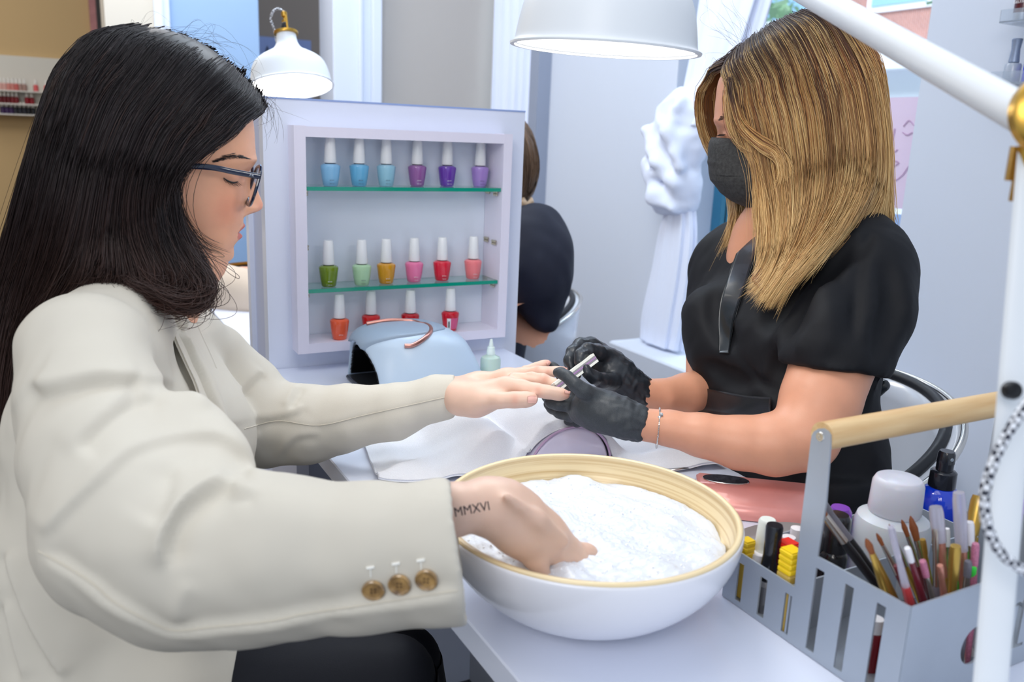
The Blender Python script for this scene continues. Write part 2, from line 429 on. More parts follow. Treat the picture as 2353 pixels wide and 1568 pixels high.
MB().box((13, 2, 2.9), (16, 22, 9)).build('brick_wall', M_brick, bl, smooth=False)
b = MB().box((12.9, 2, -1), (16, 22, 2.5)); b.build('white_base', mat('facade_white', (238, 242, 250), .8), bl, smooth=False)
MB().box((12.5, 2, 2.5), (16, 22, 2.9)).build('balcony_slab', mat('slab_white', (240, 242, 250), .8), bl, smooth=False)
m_bw = mat('far_window', (150, 190, 225), .2); m_bf = mat('far_window_frame', (240, 244, 250), .6)
for y in (4.6, 7.2, 9.8, 12.4, 15):
    for z in (-.2, 3.5, 6):
        fr = MB().box((12.86 if z < 2 else 12.96, y, z), (12.95 if z < 2 else 13.05, y+1.3, z+1.5)).build('window', m_bf, bl, smooth=False)
        MB().box((12.84 if z < 2 else 12.94, y+.1, z+.1), (12.88 if z < 2 else 12.98, y+1.2, z+1.4)).build('pane', m_bw, fr, smooth=False)
st('ground', [((3.3, -6, -.3), (40, 40, -.2))], mat('pavement', (190, 192, 196), .9))
# tree foliage outside
m_leaf = mat('leaf_green', (150, 185, 150), .7)
def tree(name, c, R, label, seed):
    t = thing(name, label, 'tree', (c[0], c[1], -.2)); rs = np.random.RandomState(seed)
    b = MB()
    for i in range(420):
        d = rs.normal(size=3); d = d/np.linalg.norm(d)*R*rs.uniform(.4, 1)**.5; p = np.array(c)+d; q = rs.normal(size=3)*.10; r = rs.normal(size=3)*.10
        b.add([p, p+q, p+q+r, p+r], [(0, 1, 2, 3)])
    b.build('foliage', m_leaf, t); MB().tube([(c[0], c[1], -.2), (c[0], c[1]+.05, c[2]*.6), (c[0], c[1], c[2]+.3)], [.12, .08, .03]).build('trunk', mat('bark', (110, 95, 85), .9), t)
tree('street_tree', (9.0, 10.2, 2.6), 1.2, 'green street tree seen past the left edge of the window', 1)
tree('street_tree', (9.6, 6.3, 3.6), 1.1, 'light green street tree seen above the blonde hair in the window', 2)

# curtains: sheer white cloth
M_cur = mat('curtain_sheer', (232, 238, 255), .8, bump=.1, bscale=500)
def curtain(name, y0, y1, x, z0, z1, nf, amp, label, knot=None, th=.002):
    ny, nz = nf*10+1, 60; P = np.zeros((ny, nz, 3))
    for i in range(ny):
        a = i/(ny-1)
        for j in range(nz):
            z = z0+(z1-z0)*j/(nz-1); w = 1; yc = (y0+y1)/2
            ph = a*nf*6.28+.5*math.sin(z*2+a*9)
            P[i, j] = (x+amp*math.sin(ph), y0+(y1-y0)*a+.3*amp*math.sin(2*ph+1), z)
    V, Fc = sheet(P, th)
    return obj(name, V, Fc, M_cur, label=label, cat='curtain')
curtain('curtain', 3.16, 3.58, XW-.02, .05, 2.95, 6, .025, 'sheer white curtain hanging in folds in the far window beside the beige wall')
# tied curtain: gathers into a knot, tail below
kn = thing('curtain', 'white curtain tied in a loose knot in front of the near window', 'curtain', (XW+.0, 2.2, .5))
def tied(secs, nf, m, name, seed):
    """secs: list of (z, yc, half width, half depth)"""
    S = spline([(s[1], s[2], s[3], s[0], s[4]) for s in secs], 60); N = 120; R = []
    for yc, hw, hd, z, xo in S:
        L = []
        for k in range(N):
            t = 6.2832*k/N; r = 1+.10*math.sin(nf*t+seed+2*z)+.06*math.sin(nf*1.7*t+3*z)
            L.append((xo+hd*r*math.sin(t), yc+hw*r*math.cos(t), z))
        R.append(np.array(L))
    V, Fc = rings(R); return obj(name, V, Fc, m, kn)
tied([(2.75, 2.02, .28, .04, 1.93), (2.2, 2.04, .22, .04, 1.92), (1.7, 2.08, .15, .04, 1.88), (1.35, 2.11, .12, .05, 1.84), (1.22, 2.135, .11, .06, 1.81)], 9, M_cur, 'upper_drape', 1)
tied([(1.02, 2.17, .03, .03, 1.80), (.9, 2.17, .075, .03, 1.79), (.75, 2.17, .09, .03, 1.78), (.6, 2.18, .10, .03, 1.77), (.51, 2.185, .095, .03, 1.77)], 8, M_cur, 'lower_drape', 4)
vk = Vol((XW-.26, 1.9, .85), (XW+.15, 2.5, 1.45), .008)
vk.ell((1.790, 2.200, 1.19), (.07, .115, .15), k=.03); vk.ell((1.780, 2.270, 1.09), (.055, .06, .08), k=.02); vk.ell((1.780, 2.210, .99), (.05, .08, .055), k=.02); vk.ell((1.790, 2.150, 1.03), (.05, .06, .09), k=.02)
vk.chain([(1.730, 2.300, 1.20), (1.720, 2.210, 1.10), (1.730, 2.130, 1.04)], [.016, .022, .02], .035); vk.chain([(1.730, 2.280, 1.10), (1.720, 2.210, 1.00), (1.730, 2.140, .965)], [.018, .02, .018], .035)
vk.chain([(1.740, 2.140, 1.30), (1.720, 2.170, 1.20), (1.730, 2.110, 1.10)], [.014, .018, .015], .035)
vk.cap((1.710, 2.290, 1.15), (1.700, 2.180, 1.05), .006, .008, .006, '-'); vk.cap((1.710, 2.240, 1.24), (1.700, 2.160, 1.10), .006, .008, .006, '-')
V, Fc = vk.mesh(2); obj('knot', V+normals(V, Fc)*(.004*wob(V, .08, 2))[:, None], Fc, M_cur, kn)

# left background: polish rack on the tan wall, framed picture, posters in the recess
def stand_rack():
    a, b_ = py(-60, 122, 5.18), py(152, 136, 5.18); lo = py(10, 264, 5.18)
    t = thing('polish_rack', 'white wall rack with rows of tiny red and dark polish bottles on the tan wall', 'rack', (a[0], 5.18, lo[2]))
    MB().box((a[0], 5.17, lo[2]), (b_[0]+.05, 5.2, a[2])).build('back_panel', mat('rack_white', (205, 200, 188), .6), t, smooth=False)
    for i, v in enumerate((208, 238, 262)):
        z = py(40, v, 5.1)[2]; MB().box((a[0], 5.09, z-.006), (b_[0]+.05, 5.17, z)).build('ledge', mat('ledge_clear', (214, 208, 198), .3), t, smooth=False)
    return t
stand_rack()
cols = {0: [(196, 150, 140), (188, 120, 110), (180, 90, 85), (150, 120, 110), (200, 90, 90), (190, 110, 150)], 1: [(90, 20, 25), (110, 30, 35), (130, 25, 35)], 2: [(60, 40, 80), (40, 40, 48), (30, 30, 34)]}
def mini(name, c, white, i):
    b = MB().lathe([(.017, 0), (.018, .005), (.018, .03), (.009, .042)], n=10); v = b
    return b
mini_cols = {}
rs = np.random.RandomState(5)
m_mc = mat('mini_cap_white', (225, 222, 215), .4); racks = {}
for r, v in enumerate((208, 238, 262)):
    z = py(40, v, 5.1)[2]
    us = {0: [0, 9, 18, 27, 36, 45, 54, 80, 104, 113], 1: [0, 9, 18, 27, 36, 60, 71], 2: [4, 14, 24, 34, 44, 54, 64, 74]}[r]
    for j, u in enumerate(us):
        p = py(u+3, v, 5.12); c = cols[r][min(len(cols[r])-1, j*len(cols[r])//len(us))]
        key = c
        if key not in mini_cols: mini_cols[key] = mat('mini_polish', c, .2)
        cw = {(196, 150, 140): 'beige', (188, 120, 110): 'rose', (180, 90, 85): 'coral', (150, 120, 110): 'taupe', (200, 90, 90): 'red', (190, 110, 150): 'mauve', (90, 20, 25): 'dark wine', (110, 30, 35): 'maroon', (130, 25, 35): 'crimson', (60, 40, 80): 'dark violet', (40, 40, 48): 'charcoal', (30, 30, 34): 'black'}[c]
        t = thing('polish_bottle', '%s polish bottle on the %s ledge of the tan wall rack' % (cw, ('top', 'middle', 'bottom')[r]), 'nail polish', (p[0], 5.13, z+.0005), group='%s bottles on the wall rack %s ledge' % (cw, ('top', 'middle', 'bottom')[r]))
        racks.setdefault(t['label'], []).append(t)
        MB().lathe([(.0, z), (.011, z), (.012, z+.006), (.012, z+.028), (.006, z+.034)], (p[0], 5.13, 0), n=10).build('body', mini_cols[key], t)
        MB().lathe([(.006, z+.034), (.0065, z+.036), (.005, z+.058), (0, z+.0585)], (p[0], 5.13, 0), n=8).build('cap', m_mc, t)
for lb, ts in racks.items():
    if len(ts) > 1:
        for k, t in enumerate(ts):
            t['label'] = ('leftmost ' if k == 0 else 'rightmost ' if k == len(ts)-1 else 'middle ')+lb
pc = py(222, 40, 5.18); t = thing('wall_picture', 'pinkish picture in a thin black frame high on the tan wall', 'picture', (pc[0], 5.18, 1.6))
a = py(209, 82, 5.18); c = py(230, 80, 5.18)
MB().box((a[0], 5.17, a[2]), (c[0]-.008, 5.195, 2.6)).build('canvas', mat('picture_pink', (200, 140, 135), .6, noisecol=(130, 80, 85), nscale=6), t, smooth=False)
MB().box((c[0]-.012, 5.16, a[2]-.01), (c[0]+.01, 5.2, 2.61)).build('frame', mat('frame_black', (40, 36, 34), .4), t, smooth=False)
# nail-sample poster in the recess
a = py(588, 82, 4.98); c = py(715, 92, 4.98); lo = py(640, 235, 4.98)
t = thing('sample_poster', 'blue poster with rows of dark nail shapes seen behind the small lamp', 'poster', (a[0], 4.98, lo[2]-.05))
MB().box((a[0], 4.985, lo[2]-.05), (c[0], 4.995, a[2])).build('sheet', mat('poster_blue', (120, 140, 190), .5), t, smooth=False)
nl = MB()
for u in (600, 620, 637, 652, 667, 681, 695):
    p = py(u, 214, 4.98); nl.lathe([(0, -.025), (.007, -.024), (.009, 0), (.005, .02), (0, .026)], (p[0], 4.982, p[2]), n=10, sy=.25)
p = py(615, 118, 4.98); nl.lathe([(0, -.03), (.009, -.028), (.011, 0), (.004, .024), (0, .03)], (p[0], 4.982, p[2]), n=10, sy=.25)
nl.build('nail_shapes', mat('nail_dark', (40, 52, 82), .4), t)
# ------------------------------------------------------------ partition cabinet between the two workstations
cab = thing('partition_cabinet', 'white upright divider cabinet with recessed nail polish display between two tables', 'cabinet', (.57, 1.56, 0))
PX0, PX1, PZ = .325, .822, 1.2145
ix0, ix1, iz0, iz1 = .386, .7575, .801, 1.155
MB().box((PX0, 1.477, 0), (ix0-.004, 1.505, PZ)).box((ix1+.004, 1.477, 0), (PX1, 1.505, PZ)).box((ix0-.004, 1.477, 0), (ix1+.004, 1.505, iz0-.004)).box((ix0-.004, 1.477, iz1+.004), (ix1+.004, 1.505, PZ)).build('front_panel', M_lam, cab, smooth=False)
MB().box((PX0+.006, 1.512, 0), (PX1-.006, 1.60, PZ-.012)).build('carcass', mat('carcass_blue_white', (200, 205, 228), .5), cab, smooth=False)
MB().box((PX0-.003, 1.60, 0), (PX1, 1.622, PZ)).build('back_panel', M_lam, cab, smooth=False)
MB().box((PX0, 1.476, PZ), (PX1, 1.623, PZ+.003)).build('top_edge', mat('edge_blue', (150, 170, 215), .4), cab, smooth=False)
fx0, fx1, fy = .3665, .7755, 1.437
fr = MB()
fr.box((fx0, fy, iz0-.017), (ix0, 1.5085, iz1+.018), 0).box((ix1, fy, iz0-.017), (fx1, 1.5085, iz1+.018), 0)
fr.box((ix0, fy+.0005, iz0-.017), (ix1, 1.5085, iz0), 0).box((ix0, fy+.0005, iz1), (ix1, 1.5085, iz1+.017), 0)
fr.build('display_frame', mat('laminate_lilac', (234, 229, 243), .35), cab, smooth=False)
MB().box((ix0, 1.509, iz0), (ix1, 1.513, iz1)).build('display_back', mat('display_back_white', (226, 232, 244), .4), cab, smooth=False)
M_gg = mat('shelf_glass', (225, 250, 242), .02, trans=1, ior=1.25)
M_ge = mat('shelf_glass_edge', (10, 150, 125), .15, coat=.4)
z1 = py(930, 431, 1.442)[2]; z2 = py(930, 655, 1.442)[2]
M_chr = mat('chrome', (215, 212, 205), .18, metal=1)
M_bead = mat('bracket_metal', (205, 198, 180), .25, metal=1)
for z in (z1, z2):
    g = MB().box((ix0+.001, 1.444, z-.0065), (ix1-.001, 1.508, z)).build('glass_shelf', M_gg, cab, smooth=False)
    MB().box((ix0+.001, 1.4415, z-.0066), (ix1-.001, 1.4440, z+.0001)).build('shelf_edge', M_ge, g, smooth=False)
def bracket(x, y, z, n=3):
    b = MB()
    for i in range(n):
        b.lathe([(0, -.0030), (.0026, -.0015), (.0026, .0015), (0, .0030)], (x, y+i*.0058, z), n=10)
        b.lathe([(0, -.0030), (.0024, -.0015), (.0024, .0015), (0, .0030)], (x, y+i*.0058, z-.005), n=10)
    b.build('shelf_pin', M_bead, cab)
for z in (z1-.0085, z2-.0085, z2+.074):
    bracket(ix0+.004, 1.452, z); bracket(ix1-.004, 1.452, z); bracket(ix1-.004, 1.485, z+.002)

# ------------------------------------------------------------ nail polish bottles
M_cap = mat('polish_cap_white', (240, 240, 240), .22, coat=.3)
M_neck = mat('neck_dark', (60, 60, 70), .3)
M_lw = mat('letter_white', (245, 240, 240), .5); M_ld = mat('letter_dark', (60, 60, 90), .5)
def polish(u, v, z, colr, cname, label, grp, dark=False, mark='', code=''):
    p = pz(u, v, z); x, y = p[0], min(max(p[1]+.004, 1.458), 1.487); s = 1.0
    t = thing('nail_polish_bottle', label, 'nail polish', (x, y, z+.0003), group=grp)
    z = z+.0003
    prof = [(0, 0), (.0115, 0), (.0128, .0015), (.0148, .013), (.0165, .027), (.0172, .0325), (.0166, .0350), (.0128, .0375), (.006, .0378)]
    MB().lathe([(r, z+h) for r, h in prof], (x, y, 0), n=36).build('bottle_body', mat('polish_'+cname, colr, .12, coat=.6), t)
    MB().lathe([(.0092, z+.0375), (.0095, z+.0392)], (x, y, 0), n=24).build('neck_ring', M_neck, t)
    MB().lathe([(.0106, z+.0392), (.0110, z+.040), (.0084, z+.0795), (.0075, z+.0815), (0, z+.082)], (x, y, 0), n=32).build('cap', M_cap, t)
    # small print on the lower right of the glass
    d = _n(np.array((-.42, -.9, 0))); e = np.array((-d[1], d[0], 0)); e = -e if e[0] < 0 else e
    m = M_ld if dark else M_lw
    for k, (tx, sz, h) in enumerate(((mark, .0024, .0100), (code, .0021, .0040))):
        if tx: text(tx, sz, np.array((x, y, z+h))+d*.0149*(.90 if k else 1)+e*.0050+d*.0008, e, (0, 0, 1), m, t, 'print')
    return t, x, y, z
G1, G2, G3 = 'nail polish bottles on the upper glass shelf', 'nail polish bottles on the lower glass shelf', 'nail polish bottles on the cabinet bottom ledge'
for u, c, n, l, dk in ((761, (135, 190, 228), 'sky', 'light sky blue nail polish at the left end of the upper glass shelf', 1), (827, (105, 178, 218), 'azure', 'deeper azure blue nail polish on the upper glass shelf', 1),
        (889, (150, 200, 220), 'ice', 'pale icy blue nail polish beside the mauve one on the upper glass shelf', 1), (960, (150, 95, 160), 'mauve', 'muted mauve nail polish on the upper glass shelf', 0),
        (1027, (108, 62, 172), 'violet', 'deep violet nail polish on the upper glass shelf', 0), (1098, (172, 138, 212), 'lilac', 'pale lilac nail polish at the right end of the upper glass shelf', 1)):
    polish(u, 428, z1, c, n, l, G1, dk, 'gelcolor', 'base coat')
for u, v, c, n, l, dk in ((757, 659, (112, 138, 20), 'olive', 'olive green nail polish on the lower glass shelf', 0), (833, 656, (178, 215, 172), 'mint', 'pale mint green nail polish on the lower glass shelf', 1),
        (889, 652, (214, 150, 20), 'mustard', 'mustard yellow nail polish on the lower glass shelf', 0), (953, 648, (238, 120, 165), 'pink', 'bright pink nail polish on the lower glass shelf', 0),
        (1017, 645, (222, 32, 58), 'crimson', 'crimson red nail polish beside the coral pink one on the lower glass shelf', 0), (1088, 641, (245, 128, 132), 'coral', 'coral pink nail polish at the right end of the lower glass shelf', 0)):
    polish(u, v, z2, c, n, l, G2, dk, 'gelcolor', 'top coat')
for u, v, c, n, l in ((783, 781, (238, 92, 48), 'orange', 'orange nail polish on the cabinet bottom ledge'), (854, 770, (215, 22, 22), 'red', 'scarlet nail polish just left of the lamp top on the bottom ledge'),
        (944, 766, (190, 10, 25), 'ruby', 'ruby red nail polish mostly hidden behind the curing lamp on the bottom ledge'), (1039, 762, (205, 14, 38), 'cherry', 'cherry red nail polish with a barcode sticker turned to the front')):
    t, x, y, z = polish(u, v, iz0, c, n, l, G3, False, '' if n == 'cherry' else 'gelcolor', '')
    if n == 'cherry':
        lab = MB(); st_ = MB()
        for (a0, a1, b, hh) in ((-2.35, -1.9, lab, (.004, .026)), (-1.9, -.95, st_, (.005, .0265))):
            n_ = 8; P = np.zeros((n_, 6, 3))
            for i in range(n_):
                for j in range(6):
                    h = hh[0]+(hh[1]-hh[0])*j/5; r = np.interp(h, [.0015, .013, .027, .0325], [.0128, .0148, .0165, .0172])+.0003
                    a = a0+(a1-a0)*i/(n_-1); P[i, j] = (x+r*math.cos(a), y+r*math.sin(a), z+h)
            V, Fc = sheet(P, -.0001); b.add(V, Fc)
        lb = lab.build('barcode_label', mat('label_white', (235, 235, 235), .5), t); st_.build('pink_sticker', mat('sticker_pink', (228, 96, 140), .5, noise=.25, nscale=1500), t)
        bars = MB()
        for k in range(11):
            h = .008+k*.0012; r = np.interp(h, [.0015, .013, .027, .0325], [.0128, .0148, .0165, .0172])+.0007
            pts = [(x+r*math.cos(a), y+r*math.sin(a), z+h) for a in (-2.22, -2.13, -2.03)]; bars.tube(pts, .00035+.0001*(k % 3), 4)
        bars.build('barcode', mat('barcode_ink', (70, 80, 80), .6), t)

# ------------------------------------------------------------ tables
tb = thing('manicure_table', 'white manicure table in front with towel, bowl and tools on it', 'table', (.57, .9, 0))
MB().box((.30, -.15, .722), (.795, 1.476, .75), .0015).build('table_top', M_lam, tb, smooth=False)
MB().box((.325, 1.30, .0), (.345, 1.476, .72)).build('side_panel', M_lame, tb, smooth=False)
MB().box((.74, -.10, 0), (.76, 1.476, .72)).build('modesty_panel', mat('panel_plain_grey', (190, 190, 196), .5), tb, smooth=False)  # panel in its own plain grey
MB().box((.36, -.12, 0), (.74, -.10, .72)).build('end_panel', M_lame, tb, smooth=False)
tb2 = thing('manicure_table', 'white table edge of the second workstation behind the divider cabinet', 'table', (.57, 2.0, 0))
MB().box((.318, 1.624, .722), (.84, 2.35, .75), .0015).build('table_top', M_lam, tb2, smooth=False)
MB().box((.80, 1.624, 0), (.82, 2.3, .72)).build('modesty_panel', M_lame, tb2, smooth=False)
MB().box((.38, 2.28, 0), (.80, 2.30, .72)).build('end_panel', M_lame, tb2, smooth=False)

# ------------------------------------------------------------ UV curing lamp
uv = thing('nail_curing_lamp', 'domed pale blue-grey nail curing lamp with copper handle beside the cabinet', 'nail lamp', (.525, 1.31, .75))
M_uv = mat('lamp_pale_blue', (186, 204, 222), .38, coat=.1)
cx, cy = .527, 1.305
vl = Vol((.37, 1.17, .74), (.69, 1.43, .88), .0022)
X, Y, Z = vl.ax[0][:, None, None], vl.ax[1][None, :, None], vl.ax[2][None, None, :]
def uvbody(off=0):
    hz = np.clip((Z-.75)/.106, 0, 1.2)
    # plan shrinks with height; top leans towards -y so that it slopes
    a = .122*(1-.36*hz**1.6); b = .108*(1-.40*hz**1.6)
    q = (np.abs((X-cx+.010*hz)/a)**2.4+np.abs((Y-cy)/b)**2.4)**(1/2.4)
    d1 = (q-1)*np.minimum(a, b)*.8
    top = Z-(.856-.9*((X-cx+.02)**2)*1.0-.10*np.maximum(-(X-cx+.05), 0)-.16*np.maximum((X-cx-.03), 0)-1.6*(Y-cy)**2)
    d = np.maximum(d1, top); h_ = np.maximum(.014-np.abs(d1-top), 0)/.014; d = d+h_*h_*.014*.25
    return np.maximum(d, .7515-Z)-off
B = uvbody(); 
tun = np.maximum(np.maximum(((Y-cy)/.078)**2+((Z-.752)/.078)**2, 0)**.5*.078-.078, X-(cx+.07))
notch = (((X-(cx-.135))/.052)**2+((Y-cy)/.060)**2)**.5*.05-.05   # scooped thumb notch over the opening
notch = np.maximum(notch, .833-Z-.10*(X-cx+.10))
def smax(a, b, k): h_ = np.maximum(k-np.abs(a-b), 0)/k; return np.maximum(a, b)+h_*h_*k*.25
body = smax(B, -tun, .009)
disc = (((X-(cx-.030))/.088)**2+((Y-(cy+.002))/.062)**2)**.5*.06-.06
groove = np.abs(disc)-.0008
vl.f = body.astype(np.float32)
V, Fc = vl.mesh(3); obj('housing', V, Fc, M_uv, uv); uvV, uvF = V, Fc
vl.f = np.maximum(np.maximum(np.maximum(B-.003, disc+.0012), -(B+.008)), -tun+.003).astype(np.float32)
V, Fc = vl.mesh(2); obj('top_panel', V, Fc, mat('lamp_slate', (146, 163, 182), .42), uv)
vl.f = np.maximum(np.maximum(np.maximum(tun+.002, -(tun+.005)), B+.006), .753-Z).astype(np.float32)
V, Fc = vl.mesh(1); obj('inner_lining', V, Fc, mat('lamp_black', (14, 15, 18), .25), uv)
MB().box((cx-.095, cy-.07, .7515), (cx+.08, cy+.07, .758), .002).build('base_plate', mat('lamp_base_black', (46, 48, 52), .3), uv)
# dropper bottle behind the hand
p = pz(1126, 868, .75); db = thing('dropper_bottle', 'translucent pale dropper bottle with a pointed nozzle standing behind the hand', 'bottle', (p[0], p[1], .7503))
x, y = p[0], p[1]
MB().lathe([(0, .7505), (.0165, .7505), (.018, .752), (.018, .783), (.016, .788), (.009, .7915), (.0075, .793)], (x, y, 0), n=28).build('bottle_body', mat('bottle_milky_green', (214, 235, 222), .3, sss=.2, trans=.25), db)
MB().lathe([(.0078, .7930), (.0078, .799), (.007, .8), (.0065, .806), (.0045, .807), (.0022, .820), (.0018, .8205), (0, .8207)], (x, y, 0), n=20).build('nozzle', mat('nozzle_white', (226, 238, 232), .3, sss=.2), db)

# ------------------------------------------------------------ bamboo bowl with foam bath
BX, BY = .411, .589
bw = thing('bowl', 'large round bowl, white outside and bamboo inside, holding foamy water', 'bowl', (BX, BY, .7505))
def prof(s, h0, h1, r0, r1, n=22):
    out = []
    for i in range(n+1):
        t = i/n; out.append((r0+(r1-r0)*math.sin(t*math.pi/2)**.842, h0+(h1-h0)*(1-math.cos(t*math.pi/2))**.684))
    return out
RO = .137
out = [(0, .7505), (.042, .7505), (.047, .7515)]+prof(0, .753, .8405, .051, RO)[1:]+[(RO-.0005, .843), (RO-.0035, .843)]
MB().lathe(out+[(RO-.0035, .839)]+[(max(r-.004, 0), h+.003) for r, h in out[-4::-1]], (BX, BY, 0), n=96, cap=False).build('outer_shell', mat('bowl_white', (236, 236, 242), .25, coat=.3), bw, smooth=True)
M_bam = bpy.data.materials.new('bamboo'); M_bam.use_nodes = True
nt = M_bam.node_tree; pb = nt.nodes['Principled BSDF']; tc = nt.nodes.new('ShaderNodeTexCoord'); mp = nt.nodes.new('ShaderNodeMapping')
mp.inputs['Scale'].default_value = (3, 3, 260); nz = nt.nodes.new('ShaderNodeTexNoise'); nz.inputs['Scale'].default_value = 1.2; nz.inputs['Detail'].default_value = 5
cr = nt.nodes.new('ShaderNodeValToRGB'); E = cr.color_ramp.elements
E[0].position = .30; E[0].color = lin((206, 172, 118))+(1,); E[1].position = .55; E[1].color = lin((238, 216, 172))+(1,)
nt.links.new(tc.outputs['Object'], mp.inputs[0]); nt.links.new(mp.outputs[0], nz.inputs['Vector']); nt.links.new(nz.outputs['Fac'], cr.inputs[0]); nt.links.new(cr.outputs[0], pb.inputs['Base Color'])
pb.inputs['Roughness'].default_value = .35; pb.inputs['Coat Weight'].default_value = .25
inn = [(max(r-.0045, 0), h+.0045) for r, h in prof(0, .756, .8395, .045, RO-.002)]
MB().lathe([(0, .7605)]+inn+[(RO-.0068, .8448), (RO-.0030, .8457), (RO-.0012, .8441), (RO-.0012, .8431)], (BX, BY, 0), n=96, cap=False).build('bamboo_lining', M_bam, bw, smooth=True)
FZ = .8255
# foam surface: clumpy, piled a little around the hand
ng, na = 90, 220; V = []; Fs = []
for i in range(ng):
    for j in range(na):
        r = .1225*(i/(ng-1)); a = 2*math.pi*j/na; V.append((BX+r*math.cos(a), BY+r*math.sin(a), FZ))
V = np.array(V); rr = np.hypot(V[:, 0]-BX, V[:, 1]-BY)
V[:, 2] += .0022*wob(V*1.0, .05, 3)+.0008*wob(V, .012, 5)+.0004*wob(V, .005, 8)-.004*np.clip((rr-.110)/.0125, 0, 1)**2
hx, hy = pz(1320, 1258, FZ)[:2]; dd = np.hypot(V[:, 0]-hx, V[:, 1]-hy); V[:, 2] += .002*np.exp(-(dd/.03)**2)
Fs = np.array([(i*na+j, i*na+(j+1) % na, (i+1)*na+(j+1) % na, (i+1)*na+j) for i in range(ng-1) for j in range(na)])[:, ::-1]
fo = obj('foam', V, Fs, mat('foam_white', (220, 224, 232), .4, bump=.45, bscale=520, bdist=.0016, sss=.15, sssr=(.3, .3, .35), coat=.3), label='white soap foam filling the bamboo bowl around the hand', cat='foam', kind='stuff')

bb = MB(); rsb = np.random.RandomState(9)
for i in range(420):
    a = rsb.uniform(0, 6.28); r_ = .116*math.sqrt(rsb.rand()); k = int(r_/.1225*(ng-1))*na+int(a/6.2832*na); p_ = V[k]; q_ = rsb.uniform(.0004, .0012)
    bb.lathe([(0, -q_), (q_*.7, -q_*.7), (q_, 0), (q_*.7, q_*.7), (0, q_)], p_+np.array((0, 0, q_*.3)), n=6)
bb.build('bubbles', mat('bubble', (245, 248, 255), .05, coat=1), fo, kind='stuff')

# ------------------------------------------------------------ arm rest cushion and towel
ar = thing('arm_rest', 'glossy lilac hand rest cushion peeking out under the white towel', 'hand rest', (.54, .95, .7503))
# half cylinder running along y, end cap towards the bowl
AX, AR, AH = .572, .062, .058; AY0, AY1 = .872, 1.10
def arch(x0, r, h, y, n=40):
    return [np.array((x0+r*math.cos(t), y, .7505+h*math.sin(t))) for t in np.linspace(0, math.pi, n)]
Rs = [np.array(arch(AX, AR*s, AH*s, y)) for y, s in ((AY0-.004, .90), (AY0-.001, .97), (AY0+.004, 1.0), (AY1-.004, 1.0), (AY1, .95))]
V, Fc = rings(Rs); obj('cushion', V, Fc, mat('cushion_lilac', (226, 218, 236), .15, coat=.6), ar)
pp = MB().tube([q+np.array((0, -.0035, 0)) for q in arch(AX, AR+.001, AH+.001, AY0)], .0016, 8); pp.build('piping', mat('piping_mauve', (190, 160, 190), .4), ar)
# towel laid over it: height field following the cushion, slumping to the table on both sides
M_tow = mat('terry_white', (240, 241, 246), .95, bump=.6, bscale=1100, bdist=.0012, noise=.10, nscale=1100)
nu, nv = 190, 150; P = np.zeros((nu, nv, 3))
c00, c10, c01, c11 = [np.array(q) for q in ((.328, .915), (.765, .79), (.375, 1.16), (.775, 1.12))]
for i in range(nu):
    for j in range(nv):
        a, b = i/(nu-1), j/(nv-1)
        q = (1-a)*(1-b)*c00+a*(1-b)*c10+(1-a)*b*c01+a*b*c11
        P[i, j, :2] = q
x, y = P[..., 0], P[..., 1]
# front edge bows so that the cushion end shows
yf = .876+.0*x
on = np.clip(1-np.abs(x-AX)/.10, 0, 1)
P[..., 1] += np.where(P[..., 1] < yf, (yf-P[..., 1])*np.clip((AR+.030-np.abs(x-AX))/.03, 0, 1), 0)
y = P[..., 1]
u_ = (x-AX)/(AR+.006); core = np.sqrt(np.clip(1-u_**2, 0, 1))*(AH+.0075)
skirt = .030*np.exp(-((np.abs(x-AX)-AR)/.022)**2)*(np.abs(x-AX) > AR*.86)
yin = np.clip((y-AY0+.004)/.01, 0, 1)*np.clip((AY1+.05-y)/.06, 0, 1)
left = .046*np.exp(-((x-.485)/.045)**2)*np.clip((y-.87)/.04, 0, 1)        # slack of the towel towards the client
h = np.maximum(np.maximum(core, skirt), left)*yin
W = x.ravel(); Q = np.stack([x.ravel(), y.ravel(), 0*W], 1)
h = h+((.0022*wob(Q, .11, 3)+.0012*wob(Q, .045, 7)).reshape(x.shape)+.003)*np.where(core > .02, .35, 1)+.0045
h += .008*np.exp(-((y-(.93+.25*(x-.35)))/.012)**2)*np.clip((.47-x)/.1, 0, 1)
h += .006*np.exp(-((y-(.86-.2*(x-.66)))/.013)**2)*np.clip((x-.64)/.05, 0, 1)
for _ in range(2):
    h[1:-1, 1:-1] = .5*h[1:-1, 1:-1]+.125*(h[2:, 1:-1]+h[:-2, 1:-1]+h[1:-1, 2:]+h[1:-1, :-2])
P[..., 2] = .7508+np.maximum(h, .0035)
V, Fc = sheet(P, .003); V[:, 2] = np.maximum(V[:, 2], .7506)
tw = obj('towel', V, Fc, M_tow, label='white terry towel draped over the hand rest on the table', cat='towel')
